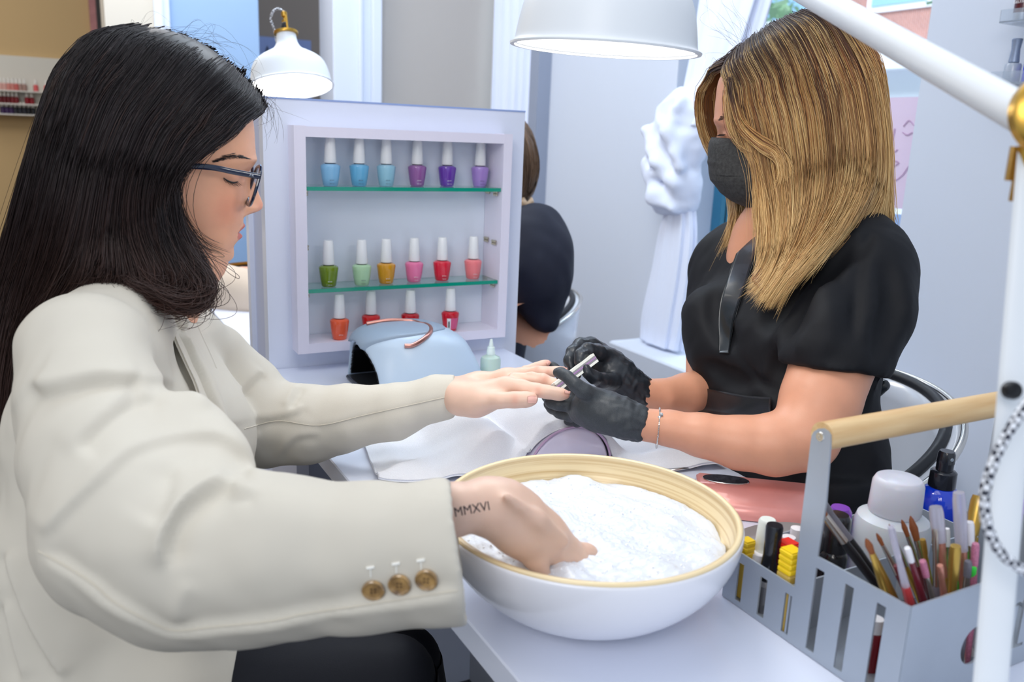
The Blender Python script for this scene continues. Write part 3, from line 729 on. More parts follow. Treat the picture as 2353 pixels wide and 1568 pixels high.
# ------------------------------------------------------------ work lamps
M_lamp = mat('lamp_white', (232, 236, 240), .38)
M_brass = mat('brass', (190, 150, 70), .3, metal=1)
M_blk = mat('plastic_black', (22, 22, 26), .35)
M_glow = mat('lamp_glow', (255, 252, 246), .5, emis=3.0)
M_cord = bpy.data.materials.new('braided_cord'); M_cord.use_nodes = True
nt = M_cord.node_tree; wv = nt.nodes.new('ShaderNodeTexChecker'); wv.inputs['Scale'].default_value = 330; tc = nt.nodes.new('ShaderNodeTexCoord')
wv.inputs['Color1'].default_value = lin((235, 238, 245))+(1,); wv.inputs['Color2'].default_value = lin((40, 44, 60))+(1,)
nt.links.new(tc.outputs['Object'], wv.inputs['Vector']); nt.links.new(wv.outputs[0], nt.nodes['Principled BSDF'].inputs['Base Color'])
def shade(root, c, ax, R, power):
    """bell shade around c (rim centre) with axis ax (up)"""
    A = frame(ax); W = lambda q: np.array(q)@A+np.array(c)
    pr = [(1.0, 0), (1.03, .0), (1.035, .02), (1.01, .035), (.985, .06), (.965, .18), (.935, .34), (.895, .48), (.83, .60), (.72, .70), (.56, .80), (.42, .88), (.33, .96), (.27, 1.06), (.245, 1.16), (.235, 1.29), (.22, 1.30)]
    pts = spline([(a, b, 0) for a, b in pr[3:]], 50)
    outer = [(a*R, b*R) for a, b in pr[:3]]+[(a[0]*R, a[1]*R) for a in pts]; inner = [(max(a-.0018, 0), b-.001) for a, b in outer[::-1] if b > .02*R]
    MB().lathe(outer+inner+[(R*.985, 0.0)], c, n=72, ax=ax, closed=True, cap=False).build('lamp_shade', M_lamp, root, smooth=2)
    MB().lathe([(0, .0), (.972*R, .0), (.972*R, .004), (0, .004)], W((0, 0, .035*R)), n=64, ax=ax).build('diffuser', M_glow, root)
    MB().lathe([(.20*R, 1.29*R), (.29*R, 1.30*R), (.295*R, 1.33*R), (.29*R, 1.36*R), (.15*R, 1.37*R)], c, n=40, ax=ax).build('collar', M_brass, root)
    MB().lathe([(0, 1.36*R), (.125*R, 1.36*R), (.125*R, 1.40*R), (.105*R, 1.42*R), (.105*R, 1.55*R), (.08*R, 1.58*R), (0, 1.58*R)], c, n=28, ax=ax).build('bulb_socket', M_blk, root)
    for sgn in (-1, 1):
        a = W((sgn*.20*R, 0, 1.36*R)); b = W((sgn*.17*R, 0, 1.72*R)); MB().tube([a, b], .028*R, 8, flat=.6).build('fork_bar', M_brass, root)
    MB().lathe([(0, 1.56*R), (.04*R, 1.56*R), (.03*R, 1.70*R), (.07*R, 1.74*R), (.075*R, 1.84*R), (.04*R, 1.87*R), (0, 1.87*R)], c, n=20, ax=ax).build('finial', M_brass, root)
    l = bpy.data.lights.new('lamp_bulb', 'AREA'); l.shape = 'DISK'; l.size = 1.8*R; l.energy = power; l.color = (1, .97, .92)
    o = bpy.data.objects.new('lamp_bulb', l); sc.collection.objects.link(o); o.parent = root
    o.location = tuple(W((0, 0, .02*R))-ORG[root]); o.rotation_euler = (-Vector(ax)).to_track_quat('-Z', 'Y').to_euler()
    return W
# the big lamp over the hands
l1c = at(1390, 116, .86); J = at(2384, 282, .50); base = np.array((.448, .225, .7503))
l1 = thing('work_lamp', 'large white metal work lamp with jointed arm shining over the hands', 'lamp', base)
W1 = shade(l1, l1c, (.02, -.03, 1), .0935, .5)
elbow = at(1560, -330, .93); topc = W1((0, 0, 1.84*.0935))
arm = [J, at(2250, 175, .545), at(1870, -8, .78)]
dirv = _n(arm[2]-arm[0]); end = arm[0]+dirv*.60
MB().tube([arm[0], end], .0115, 20).build('upper_arm', M_lamp, l1)
MB().tube([end, (end+topc)/2+np.array((0, 0, .10)), topc], .006, 10).build('shade_bracket', M_brass, l1)
pt = at(2352, 560, .50); pdir = _n(pt-base)
MB().tube([base, J-pdir*.012], .0105, 16, flat=.35, up=FW).build('lower_arm', M_lamp, l1)
pol = MB(); A = frame(FW)
MB().lathe([(0, -.010), (.019, -.010), (.0235, -.006), (.0235, .000), (.020, .003), (.012, .004), (.010, .006), (.0, .0065)], J-FW*.021-RT*.003, n=40, ax=-FW).lathe([(0, 0), (.009, 0), (.009, .008), (0, .008)], J-FW*.012-RT*.003, n=20, ax=-FW).build('joint', M_brass, l1)
MB().lathe([(0, -.01), (.012, -.01), (.012, .01), (0, .01)], J-np.array((0, 0, .024)), n=24, ax=(0, 0, 1)).lathe([(0, -.012), (.008, -.012), (.008, .0), (0, .0)], J-np.array((0, 0, .034)), n=24, ax=(0, 0, 1)).build('joint_collar', M_brass, l1)
for u, v, r in ((2320, 897, .0052),):
    c = at(u, v, .487); MB().lathe([(0, 0), (r, 0), (r, .004), (r*.8, .0055), (0, .006)], c, n=24, ax=-FW).build('knob', M_blk, l1)
cp_ = [at(2400, 880, .47), at(2345, 950, .465), at(2290, 1045, .465), at(2262, 1150, .465), at(2285, 1250, .465), at(2350, 1310, .465), at(2440, 1340, .47)]
cord_pts = spline(cp_, 80); MB().tube(cord_pts, .0029, 10).build('cord', M_cord, l1)
MB().lathe([(0, 0), (.045, 0), (.047, .003), (.045, .012), (.012, .016), (0, .016)], base, n=40).build('base', M_lamp, l1)
# the small lamp on the rear workstation
b2 = np.array((.60, 2.12, .7503))
l2 = thing('work_lamp', 'smaller white work lamp with brass fittings above the left of the cabinet', 'lamp', b2)
c2 = at(670, 200, 1.95); ax2 = _n(at(652, 26, 1.95)-c2+np.array((0, 0, 0)))
W2 = shade(l2, c2, ax2, 93.5*1.95/F, .5)
R2 = 93.5*1.95/F
MB().tube([b2, (.62, 2.14, 1.22)], .006, 10).build('lower_arm', mat('rod_cream', (215, 210, 170), .4), l2)
MB().tube([(.62, 2.14, 1.22), (.60, 2.16, 1.16), at(640, 205, 2.06)], .005, 8).build('upper_arm', M_lamp, l2)
MB().lathe([(0, 0), (.06, 0), (.06, .01), (0, .014)], b2, n=32).build('base', M_lamp, l2)
t0 = W2((0, 0, 1.86*R2)); MB().tube(spline([t0, at(640, 20, 1.95), at(628, 26, 1.95), at(622, 45, 1.96), at(630, 68, 1.97), at(640, 120, 2.03)], 40), .0028, 8).build('cord', M_cord, l2)

# ------------------------------------------------------------ metal caddy
def plate(name, outer, holes, o, ex, ey, th, m, parent):
    cu = bpy.data.curves.new(name, 'CURVE'); cu.dimensions = '2D'; cu.fill_mode = 'BOTH'; cu.extrude = th/2
    for lp in [outer]+holes:
        s = cu.splines.new('POLY'); s.points.add(len(lp)-1); s.use_cyclic_u = True
        for i, q in enumerate(lp): s.points[i].co = (q[0], q[1], 0, 1)
    t = bpy.data.objects.new(name, cu); me = bpy.data.meshes.new_from_object(t)
    V = np.array([v.co[:] for v in me.vertices]); Fs = [list(p.vertices) for p in me.polygons]
    ex, ey = np.array(ex, float), np.array(ey, float); Wd = np.array(o)+V[:, :1]*ex+V[:, 1:2]*ey+V[:, 2:]*np.cross(ex, ey)
    bpy.data.objects.remove(t); bpy.data.meshes.remove(me)
    return obj(name, Wd, Fs, m, parent, smooth=False)
CX0, CX1, CY0, CY1 = .54, .79, .352, .543
M_cad = mat('caddy_silver', (176, 184, 194), .36, metal=.45, noise=.06, nscale=20)
cd = thing('tool_caddy', 'silver metal caddy with slotted ends and a wooden handle holding brushes', 'caddy', (CX0, CY1, .7503))
def yz(u, v): q = px(1650+u/2.761, 1000+v/2.761, CX0); return (q[1], q[2])
top = [(150, 750), (490, 965), (530, 560), (592, 40), (600, 0), (612, -22), (640, -40), (672, -42), (700, -25), (716, 0), (718, 40), (688, 440), (635, 770), (1240, 1100)]
outer = [(CY1, .7508), (CY1, yz(20, 680)[1])]+[yz(*q) for q in top][0:-1]+[(CY0, yz(1240, 1100)[1]), (CY0, .7508)]
def slot(a, b, c, d):
    A_, B_, C_, D_ = yz(*a), yz(*b), yz(*c), yz(*d); y0 = (A_[0]+C_[0])/2; y1 = (B_[0]+D_[0])/2; zt = (A_[1]+B_[1])/2; zb = max((C_[1]+D_[1])/2, .7560)
    return [(y0, zb), (y1, zb), (y1, zt), (y0, zt)]
holes = [slot((135, 810), (170, 820), (108, 1060), (145, 1078)), slot((272, 900), (318, 915), (247, 1155), (290, 1180)), slot((428, 1000), (472, 1018), (400, 1265), (445, 1292)),
         slot((620, 845), (678, 860), (560, 1385), (610, 1412)), slot((806, 940), (862, 965), (737, 1510), (790, 1540)), slot((1008, 1060), (1070, 1090), (935, 1600), (985, 1650))]
plate('end_panel', outer, holes, (CX0, 0, 0), (0, 1, 0), (0, 0, 1), .0018, M_cad, cd)
plate('end_panel', outer, holes, (CX1, 0, 0), (0, 1, 0), (0, 0, 1), .0018, M_cad, cd)
zt = yz(1240, 1100)[1]
def circ(cx, cz, r, n=28): return [(cx+r*math.cos(6.2832*i/n), cz+r*math.sin(6.2832*i/n)) for i in range(n)]
one = [(.674, .768), (.698, .768), (.698, .771), (.690, .771), (.690, .812), (.694, .815), (.674, .811), (.674, .809), (.681, .809), (.681, .771), (.674, .771)]
plate('side_panel', [(CX0, .7508), (CX1, .7508), (CX1, zt), (CX0, zt)], [circ(.628, .787, .017), one], (0, CY0, 0), (1, 0, 0), (0, 0, 1), .0018, M_cad, cd)
z3 = yz(20, 680)[1]
plate('side_panel', [(CX0, .7508), (CX1, .7508), (CX1, z3), (CX0, z3)], [], (0, CY1, 0), (1, 0, 0), (0, 0, 1), .0018, M_cad, cd)
MB().box((CX0, .4632, .752), (CX1, .465, .802)).build('divider', M_cad, cd, smooth=False)
MB().box((CX0+.001, CY0+.001, .7508), (CX1-.001, CY1-.001, .7524)).build('floor_plate', M_cad, cd, smooth=False)
hz = yz(655, 10); M_wood = mat('pine_wood', (232, 200, 150), .45, noisecol=(214, 172, 118), nscale=9, cscale=(1, 12, 12))
MB().tube([(CX0+.001, hz[0], hz[1]), (CX1-.001, hz[0], hz[1])], .0118, 28).build('handle', M_wood, cd)
MB().lathe([(0, 0), (.0042, 0), (.0036, .0012), (.0015, .0012), (.0012, .0006), (0, .0006)], (CX0-.0009, hz[0], hz[1]), n=18, ax=(-1, 0, 0)).build('screw', M_chr, cd)

def bottle(name, label, cat, x, y, z, parts, group=None):
    t = thing(name, label, cat, (x, y, z), group)
    for nm, pr, m, n in parts: MB().lathe([(r, z+h) for r, h in pr], (x, y, 0), n=n).build(nm, m, t)
    return t
def X_(u, v, y): return py(u, v, y)[0]
ZC = .7526
M_w1 = mat('cap_ivory', (228, 230, 222), .3, coat=.2); M_k1 = mat('cap_black', (24, 26, 34), .22, coat=.4)
zt1 = py(1758, 1195, .528)[2]-ZC
bottle('polish_bottle', 'ivory capped polish bottle at the left end of the caddy', 'nail polish', X_(1758, 1250, .528), .528, ZC, [('bottle_body', [(0, 0), (.013, 0), (.013, .032), (.008, .038)], mat('clear_grey', (190, 195, 200), .15, trans=.4), 24), ('cap', [(.0095, .038), (.010, .039), (.0083, zt1-.002), (.007, zt1), (0, zt1)], M_w1, 24)])
zt2 = py(1774, 1208, .507)[2]-ZC
bottle('polish_bottle', 'black capped polish bottle in front of the ivory capped one', 'nail polish', X_(1774, 1260, .507), .507, ZC, [('bottle_body', [(0, 0), (.0125, 0), (.0125, .026), (.008, .030)], mat('clear_dark', (90, 92, 100), .15), 24), ('cap', [(.0088, .030), (.0082, .045), (.0072, .055), (.0078, zt2-.002), (.007, zt2), (0, zt2)], M_k1, 28)])
def cap_stack(name, label, u, y, v, r, col, col2=None, h0=0):
    z = py(u, v, y)[2]-ZC; m = mat('plastic_'+name, col, .35); x = X_(u, v, y)
    t = thing('ribbed_bottle', label, 'bottle', (x, y, ZC)); b = MB()
    b.box((x-r, y-r, ZC), (x+r, y+r, ZC+z-.022), .0015); b.build('bottle_body', mat('body_'+name, col2 or (200, 200, 205), .3, trans=.3), t, smooth=False)
    c = MB()
    for k in range(4): c.box((x-r*.98, y-r*.98, ZC+z-.022+k*.0055), (x+r*.98, y+r*.98, ZC+z-.022+k*.0055+.0048), .0012)
    c.box((x-r*.85, y-r*.85, ZC+z-.022), (x+r*.85, y+r*.85, ZC+z)).build('ribbed_cap', m, t, smooth=False)
cap_stack('yellow', 'small clear bottle with a ribbed yellow cap in the caddy', 1820, .476, 1262, .0078, (245, 205, 10), (225, 190, 90))
cap_stack('red', 'small bottle with a ribbed red cap behind the yellow capped one', 1812, .499, 1245, .0082, (228, 40, 30), (205, 120, 120))
cap_stack('gold', 'sliver of a yellow capped bottle between the bowl and the ivory cap', 1718, .532, 1240, .0060, (240, 200, 40), (225, 190, 90))
for u, v, y, l in ((1813, 1232, .520, 'small round white capped bottle behind the red capped one'), (1833, 1212, .532, 'pinkish white capped bottle beside the caddy upright')):
    z = py(u, v, y)[2]-ZC
    bottle('polish_bottle', l, 'nail polish', X_(u, v, y), y, ZC, [('bottle_body', [(0, 0), (.009, 0), (.009, z-.03), (.006, z-.028)], mat('body_rose', (222, 170, 175), .2), 20), ('cap', [(.0068, z-.028), (.0064, z-.001), (0, z)], mat('cap_soft_white', (236, 228, 228), .3), 20)])
# kidney tray behind the caddy
tx, ty = X_(1782, 1200, .592), .592
tr = thing('metal_dish', 'shiny steel dish with a rolled rim behind the caddy', 'dish', (tx, ty, .7503))
rz_ = py(1780, 1178, .65)[2]
MB().lathe([(0, .7505), (.040, .7505), (.052, .765), (.056, rz_-.002), (.0585, rz_), (.056, rz_+.0012), (.053, rz_-.002), (.049, .767), (.038, .7535), (0, .7535)], (tx, ty, 0), n=64, sx=1.12, sy=.58, cap=False).build('dish_body', mat('steel', (214, 212, 210), .38, metal=.85), tr, smooth=True)
zc = py(2054, 1100, .492)[2]; x = X_(2054, 1180, .492)
z0 = ZC
jar = thing('pump_bottle', 'big translucent white bottle with a wide frosted cap in the caddy', 'bottle', (x, .492, ZC))
hh = zc-ZC
MB().lathe([(0, z0), (.034, z0), (.036, z0+.003), (.036, z0+hh-.052), (.033, z0+hh-.042), (.024, z0+hh-.037), (.02, z0+hh-.036)], (x, .492, 0), n=40).build('bottle_body', mat('bottle_translucent', (232, 236, 242), .3, trans=.3, sss=.3), jar)
MB().lathe([(.0235, z0+hh-.036), (.0245, z0+hh-.034), (.0235, z0+hh-.006), (.021, z0+hh-.001), (.019, z0+hh), (.0, z0+hh-.001)], (x, .492, 0), n=40).build('cap', mat('cap_frosted', (226, 226, 236), .25, sss=.3, trans=.2), jar)
# blue spray bottle behind
ys = .572; x = X_(2158, 1150, ys); zt_ = py(2172, 1038, ys)[2]; hh = zt_-.7503; z0 = .7503
sp = thing('spray_bottle', 'cobalt blue spray bottle with a black pump behind the caddy', 'spray bottle', (x, ys, z0))
MB().lathe([(0, z0), (.022, z0), (.0235, z0+.002), (.0235, z0+hh-.060), (.0215, z0+hh-.051), (.016, z0+hh-.045), (.0115, z0+hh-.043)], (x, ys, 0), n=36).build('bottle_body', mat('glass_cobalt', (14, 62, 215), .1, coat=.7, trans=.25), sp)
MB().lathe([(.0145, z0+hh-.044), (.015, z0+hh-.043), (.0145, z0+hh-.0255), (.0125, z0+hh-.0235), (.0095, z0+hh-.023), (.0095, z0+hh-.014), (0, z0+hh-.014)], (x, ys, 0), n=32).build('pump_collar', M_k1, sp)
dn = _n(np.array((-.3, -1, 0)))
MB().lathe([(0, z0+hh-.014), (.010, z0+hh-.014), (.0095, z0+hh-.003), (.008, z0+hh), (0, z0+hh)], (x, ys, 0), n=20).build('pump_head', M_k1, sp)
MB().lathe([(0, 0), (.0022, 0), (.0018, .0008), (0, .0008)], np.array((x, ys, z0+hh-.0075))+dn*.0094, n=14, ax=dn).build('nozzle', mat('nozzle_grey', (150, 160, 170), .3), sp)
# black and violet bottles between the upright and the big bottle
for u, v, y, r, c, l in ((1927, 1182, .50, .0135, (26, 26, 30), 'black bottle behind the flat brush in the caddy'), (1932, 1166, .528, .0125, (122, 60, 176), 'violet rounded bottle top behind the black bottle'), (1892, 1215, .512, .010, (52, 60, 66), 'dark grey slim bottle beside the caddy upright')):
    z = py(u, v, y)[2]-ZC
    bottle('polish_bottle', l, 'nail polish', X_(u, v, y), y, ZC, [('bottle_body', [(0, 0), (r, 0), (r, z*.5), (r*.8, z*.55)], mat('body_dark', c, .2, coat=.4), 24), ('cap', [(r*.8, z*.55), (r*.95, z*.57), (r*.9, z-.004), (r*.7, z), (0, z)], mat('cap_tone', c, .25, coat=.4), 24)])
# brushes and pens
M_br = mat('bristle_brown', (150, 84, 44), .6, noise=.4, nscale=500, cscale=(8, 8, 1)); M_fer = mat('ferrule', (200, 190, 178), .25, metal=1); M_gold = mat('brush_gold', (196, 160, 78), .3, metal=.8)
M_clr = mat('clear_plastic', (225, 222, 235), .12, trans=.6, ior=1.2); M_wine = mat('handle_wine', (105, 24, 38), .3, coat=.4)
M_pk = mat('pink_glitter', (214, 130, 160), .35, noise=.5, nscale=900); M_gry = mat('handle_grey', (110, 108, 118), .35); M_rd = mat('handle_red', (190, 60, 62), .3, coat=.3)
M_grn = mat('handle_green', (70, 225, 80), .35); M_cop = mat('handle_copper', (205, 140, 120), .3, metal=.6); M_wh = mat('handle_white', (232, 230, 234), .3)
BR = [  # tip u, v, d; low end x, y; bristle len, r, handle r; colours; kind
 (1864, 1144, .72, .640, .405, .020, .0042, .0036, M_br, M_fer, M_blk, 'flat brown bristle brush with a silver ferrule leaning on the caddy upright'),
 (1880, 1142, .76, .655, .425, .018, .0040, .0042, M_gry, M_gry, M_blk, 'dark slim brush right behind the flat brown brush'),
 (1990, 1238, .66, .600, .372, .014, .0030, .0050, M_br, M_gold, M_gold, 'short thick gold brush with a pointed brown tip in the caddy'),
 (2014, 1226, .70, .640, .385, .012, .0020, .0026, M_br, M_fer, M_wine, 'thin wine handled brush beside the thick gold brush'),
 (2043, 1205, .73, .660, .405, .013, .0018, .0022, M_br, M_fer, M_gold, 'thin gold ferruled brush standing behind the red tipped stick'),
 (2047, 1212, .62, .600, .365, .030, .0026, .0032, M_clr, M_clr, M_rd, 'clear stick with a red lower half in the caddy'),
 (2092, 1186, .74, .660, .395, .022, .0036, .0024, M_br, M_fer, M_wh, 'brown round brush leaning right on a white handle'),
 (2150, 1165, .70, .640, .372, .030, .0056, .0036, M_clr, M_cop, M_gold, 'wide clear capped brush with a golden handle'),
 (2203, 1132, .69, .650, .366, .050, .0050, .0034, M_clr, M_cop, M_cop, 'tall clear capped brush with a copper handle'),
 (2250, 1140, .74, .650, .385, .034, .0060, .0048, M_gold, M_gold, M_gold, 'long gold brush leaning far right behind the clear caps'),
 (2196, 1255, .66, .620, .362, .030, .0044, .0040, M_gold, M_gold, M_cop, 'lower gold brush with a rose handle leaning right'),
 (2204, 1280, .70, .660, .385, .018, .0044, .0040, M_grn, M_grn, M_grn, 'bright green handled tool among the brushes'),
 (2150, 1215, .70, .630, .380, .020, .0030, .0028, M_fer, M_fer, M_gry, 'silver ferruled grey handled brush in the middle of the caddy'),
 (2228, 1200, .70, .665, .372, .020, .0036, .0036, M_wh, M_fer, M_wh, 'white handled brush beside the lamp pole'),
 (2242, 1250, .66, .650, .362, .020, .0030, .0034, M_pk, M_pk, M_pk, 'pink glitter handled pen beside the lamp pole'),
 (2225, 1290, .64, .640, .360, .014, .0030, .0034, M_gry, M_fer, M_gry, 'grey handled tool leaning right in front of the pink pen'),
 (2085, 1260, .64, .620, .362, .014, .0026, .0030, M_wh, M_wine, M_wine, 'white tipped wine handled brush near the caddy corner'),
 (2120, 1290, .64, .625, .360, .016, .0028, .0032, M_pk, M_fer, M_pk, 'pink handled brush near the front edge of the caddy'),
 (2160, 1300, .62, .632, .358, .014, .0026, .0034, M_cop, M_cop, M_wine, 'copper tipped dark red brush at the front edge'),
 (2260, 1110, .78, .690, .400, .020, .0026, .0030, M_gry, M_fer, M_gold, 'tall thin gold brush mostly behind the lamp pole'),
 (2072, 1195, .73, .668, .400, .016, .0024, .0024, M_br, M_fer, M_wine, 'slim brush with a dark wine handle behind the clear stick'),
 (2120, 1240, .71, .650, .392, .014, .0026, .0030, M_gold, M_gold, M_wine, 'gold tipped tool between the white and copper handles'),
 (2175, 1215, .73, .668, .396, .016, .0028, .0028, M_wh, M_fer, M_pk, 'white tipped pink handled tool behind the golden handles'),
 (2215, 1175, .72, .676, .384, .018, .0030, .0030, M_fer, M_fer, M_gold, 'steel tipped gold tool next to the tallest clear cap'),
 (2235, 1300, .68, .668, .372, .014, .0030, .0034, M_grn, M_fer, M_clr, 'short green tipped clear tool low beside the pole'),
 (2188, 1320, .66, .640, .368, .012, .0028, .0034, M_wine, M_fer, M_gry, 'dark grey tool barely above the caddy rim'),
 (2060, 1300, .66, .615, .368, .012, .0026, .0034, M_wine, M_wine, M_wine, 'short wine coloured pen at the near corner of the caddy'),
 (2330, 1170, .70, .720, .400, .020, .0032, .0034, M_wh, M_fer, M_cop, 'white tipped copper tool seen right of the lamp pole'),
 (2345, 1150, .72, .740, .395, .030, .0040, .0040, mat('handle_violet', (150, 110, 190), .3), M_fer, M_gry, 'violet tipped tool at the right rim of the caddy'),
 (2310, 1210, .68, .700, .380, .020, .0030, .0032, M_pk, M_fer, M_wh, 'pink tipped white tool right of the lamp pole')]
for u, v, d, x, y, bl_, br_, hr, m1, m2, m3, l in BR:
    rr_ = ray(u, v); d = max(d, .366/rr_[1]); d = min(d, .770/rr_[0]) if .770/rr_[0]*rr_[1] > .36 else d
    tip = at(u, v, d); lo = np.array((x, max(y, .366), .7545)); D_ = lo-tip; L = np.linalg.norm(D_); D_ /= L; e1 = tip+D_*bl_
    t = thing('clear_tube' if m1 is M_clr else 'nail_brush', l, 'brush', lo, group=None)
    isb = m1 is M_br
    MB().tube([tip, tip+D_*bl_*.15, tip+D_*bl_*.5, e1], [.0004, br_*.55, br_, br_*.75] if isb else [br_*.85, br_, br_, br_*.95], 12).build('bristles' if isb else 'tip', m1, t)
    fe = e1+D_*min(.030, L*.3); MB().tube([e1, fe], [br_*.8, hr*1.02], 12).build('ferrule', m2, t)
    MB().tube([fe, fe+(lo-fe)*.15, fe+(lo-fe)*.5, lo], [hr, hr*1.15, hr*.9, hr*.6], 12).build('handle', m3, t)
# small bits standing in the bottom of the caddy
for i, (x, y, c, l) in enumerate(((.565, .44, (200, 200, 205), 'short clear capped vial behind the slots of the caddy end'), (.57, .40, (120, 30, 40), 'dark red vial low in the caddy by the end slots'), (.575, .372, (60, 58, 66), 'charcoal vial low in the near corner of the caddy'), (.562, .525, (225, 228, 232), 'white vial behind the leftmost slots of the caddy'))):
    bottle('vial', l, 'vial', x, y, ZC, [('vial_body', [(0, 0), (.008, 0), (.008, .03), (.006, .034)], mat('vial_tone', c, .2), 18), ('cap', [(.0062, .034), (.0062, .046), (0, .046)], M_wh, 18)])

# ------------------------------------------------------------ pink nail drill, pen, spatula on the table
def Tz(u, v, z): return pz(u, v, z)
q0, q1 = Tz(1600, 1082, .782), Tz(1900, 1112, .782)
dr = thing('nail_drill', 'rose pink electric nail drill unit with an oval black display', 'nail drill', (.72, .69, .7503))
ex = _n(q1-q0); ey = np.array((-ex[1], ex[0], 0)); ey = -ey if ey.dot((-.5, -.85, 0)) < 0 else ey      # ey towards the camera
M_drl = mat('drill_rose', (240, 160, 150), .3, metal=.15, coat=.4, noise=.12, nscale=30)
def loc(a, b, z): return q0+ex*a+ey*b+np.array((0, 0, z-q0[2]))
L_, Wd = .145, .062
prof_d = [(0, .764), (.002, .776), (.006, .782), (.036, .7835), (.042, .781), (.048, .772), (.056, .768), (Wd, .762), (Wd, .7515), (0, .7515)]
Rs = [np.array([loc(a, b*k+.0, .7515+(z-.7515)*k2) for b, z in prof_d]) for a, k, k2 in ((0, .96, .9), (.004, 1, 1), (L_-.004, 1, 1), (L_, .96, .9))]
V, Fc = rings(Rs); obj('housing', V, Fc, M_drl, dr, smooth=2)
dp = []
cdx = Tz(1668, 1103, .7838)
for k in range(40):
    t = 6.2832*k/40; dp.append(cdx+ex*.0265*math.copysign(abs(math.cos(t))**.9, math.cos(t))+ey*.0125*math.sin(t))
MB().add(dp+[p+np.array((0, 0, .0012)) for p in dp], [list(range(40, 80))]+[(k, (k+1) % 40, 40+(k+1) % 40, 40+k) for k in range(40)]).build('display', mat('display_black', (24, 24, 28), .3, noise=-6, nscale=300), dr)
MB().tube([p+np.array((0, 0, .0004)) for p in dp]+[dp[0]+np.array((0, 0, .0004))], .0007, 6).build('display_rim', M_chr, dr)
sl = Tz(1800, 1168, .757); MB().box(sl-np.array((.006, .0015, .0008)), sl+np.array((.006, .0015, .0008))).build('slot', M_blk, dr, smooth=False)
p0, p1 = Tz(1640, 1160, .757), Tz(1752, 1168, .757)
pn = thing('handpiece', 'white and clear pen lying against the front of the pink drill', 'pen', (p0+p1)/2-np.array((0, 0, .006)))
MB().tube([p0-_n(p1-p0)*.05, p0, p0+(p1-p0)*.75], .0055, 16).build('barrel', M_wh, pn); MB().tube([p0+(p1-p0)*.75, p1], [.0055, .0012], 16).build('tip', mat('tip_grey', (190, 190, 200), .25), pn)
s0, s1 = Tz(1535, 1083, .7545), Tz(1600, 1073, .7545)
MB().tube([s0, (s0+s1)/2, s1], .0016, 8).build('metal_pusher', M_chr, smooth=True, label='thin shiny cuticle pusher lying beside the drill and towel', cat='tool')

# ------------------------------------------------------------ tub chairs
M_shell = mat('chair_shell_white', (236, 240, 248), .18, coat=.5); M_blu = mat('chair_cushion_black', (24, 26, 32), .5)
def tub_chair(x, y, r, facing, zr, label, z_near=None):
    t = thing('tub_chair', label, 'chair', (x, y, 0), group='white tub chairs')
    nA, nz = 60, 14; R = []
    A0 = math.radians(104)
    def rim(a): return zr-.10*(abs(a)/A0)**2.2
    for off, nm, m in ((0, 'shell', M_shell),):
        P = np.zeros((nA, 2*nz, 3))
        for i in range(nA):
            a = -A0+2*A0*i/(nA-1); zt = rim(a)
            for j in range(2*nz):
                if j < nz: s = j/(nz-1); rr = r*(.72+.28*math.sin(s*math.pi/2)); z = .40+(zt-.40)*s
                else: s = 1-(j-nz)/(nz-1); rr = r*(.72+.28*math.sin(s*math.pi/2))-.030; z = .40+(zt-.004-.40)*s
                P[i, j] = (x+rr*math.cos(a+facing), y+rr*math.sin(a+facing), z)
        V = P.reshape(-1, 3); Fc = [tuple(q) for q in grid_faces(nA, 2*nz)]
        Fc += [tuple(range(2*nz)), tuple(reversed(range((nA-1)*2*nz, nA*2*nz)))]+[(i*2*nz, i*2*nz+2*nz-1, (i+1)*2*nz+2*nz-1, (i+1)*2*nz) for i in range(nA-1)]
        obj('shell', V, Fc, m, t)
    rp = [(x+(r+.001)*math.cos(a+facing), y+(r+.001)*math.sin(a+facing), rim(a)+.001) for a in np.linspace(-A0, A0, 60)]
    MB().tube(rp, .0055, 10).build('chrome_rim', M_chr, t)
    rp = [(x+(r-.022)*math.cos(a+facing), y+(r-.022)*math.sin(a+facing), rim(a)+.003) for a in np.linspace(-A0, A0, 60)]
    MB().tube(rp, .0085, 10).build('piping', M_blu, t)
    MB().lathe([(0, .38), (r*.70, .38), (r*.78, .40), (r*.80, .45), (r*.74, .475), (0, .48)], (x, y, 0), n=48).build('seat', M_blu, t)
    MB().lathe([(0, .015), (.20, .015), (.20, .022), (.04, .035), (.028, .05), (.028, .38), (0, .38)], (x, y, 0), n=32).build('pedestal', M_chr, t)
    MB().lathe([(0, 0), (.21, 0), (.21, .015), (0, .016)], (x, y, 0), n=40).build('base', M_chr, t)
    return t
tub_chair(.955, .89, .252, -.1, .815, 'glossy white tub chair with black piping around the masked manicurist')
tub_chair(1.09, 2.08, .235, 0.0, .74, 'white tub chair behind the dark clothed person at the second workstation')
# handbag and dark stool seen right of the cabinet
hb = at(1203, 790, 1.72)
hb = hb+np.array((.05, .22, .0)); hg = thing('handbag', 'small white bag with looped handles hanging beside the cabinet', 'bag', (hb[0], hb[1], .70))
MB().box((hb[0]-.035, hb[1]-.02, .66), (hb[0]+.018, hb[1]+.02, hb[2]+.015), .01).build('bag_body', mat('bag_white', (222, 230, 222), .5), hg)
MB().tube(spline([(hb[0]-.02, hb[1], hb[2]+.01), (hb[0]-.016, hb[1], hb[2]+.045), (hb[0]-.002, hb[1], hb[2]+.05), (hb[0]+.012, hb[1], hb[2]+.01)], 24), .005, 8, flat=.5).build('bag_handle', mat('bag_strap', (226, 232, 226), .5), hg)
MB().tube([(hb[0]-.012, hb[1]-.004, hb[2]+.04), (hb[0]-.002, hb[1]-.004, hb[2]+.066)], .004, 8).build('clasp', M_chr, hg)
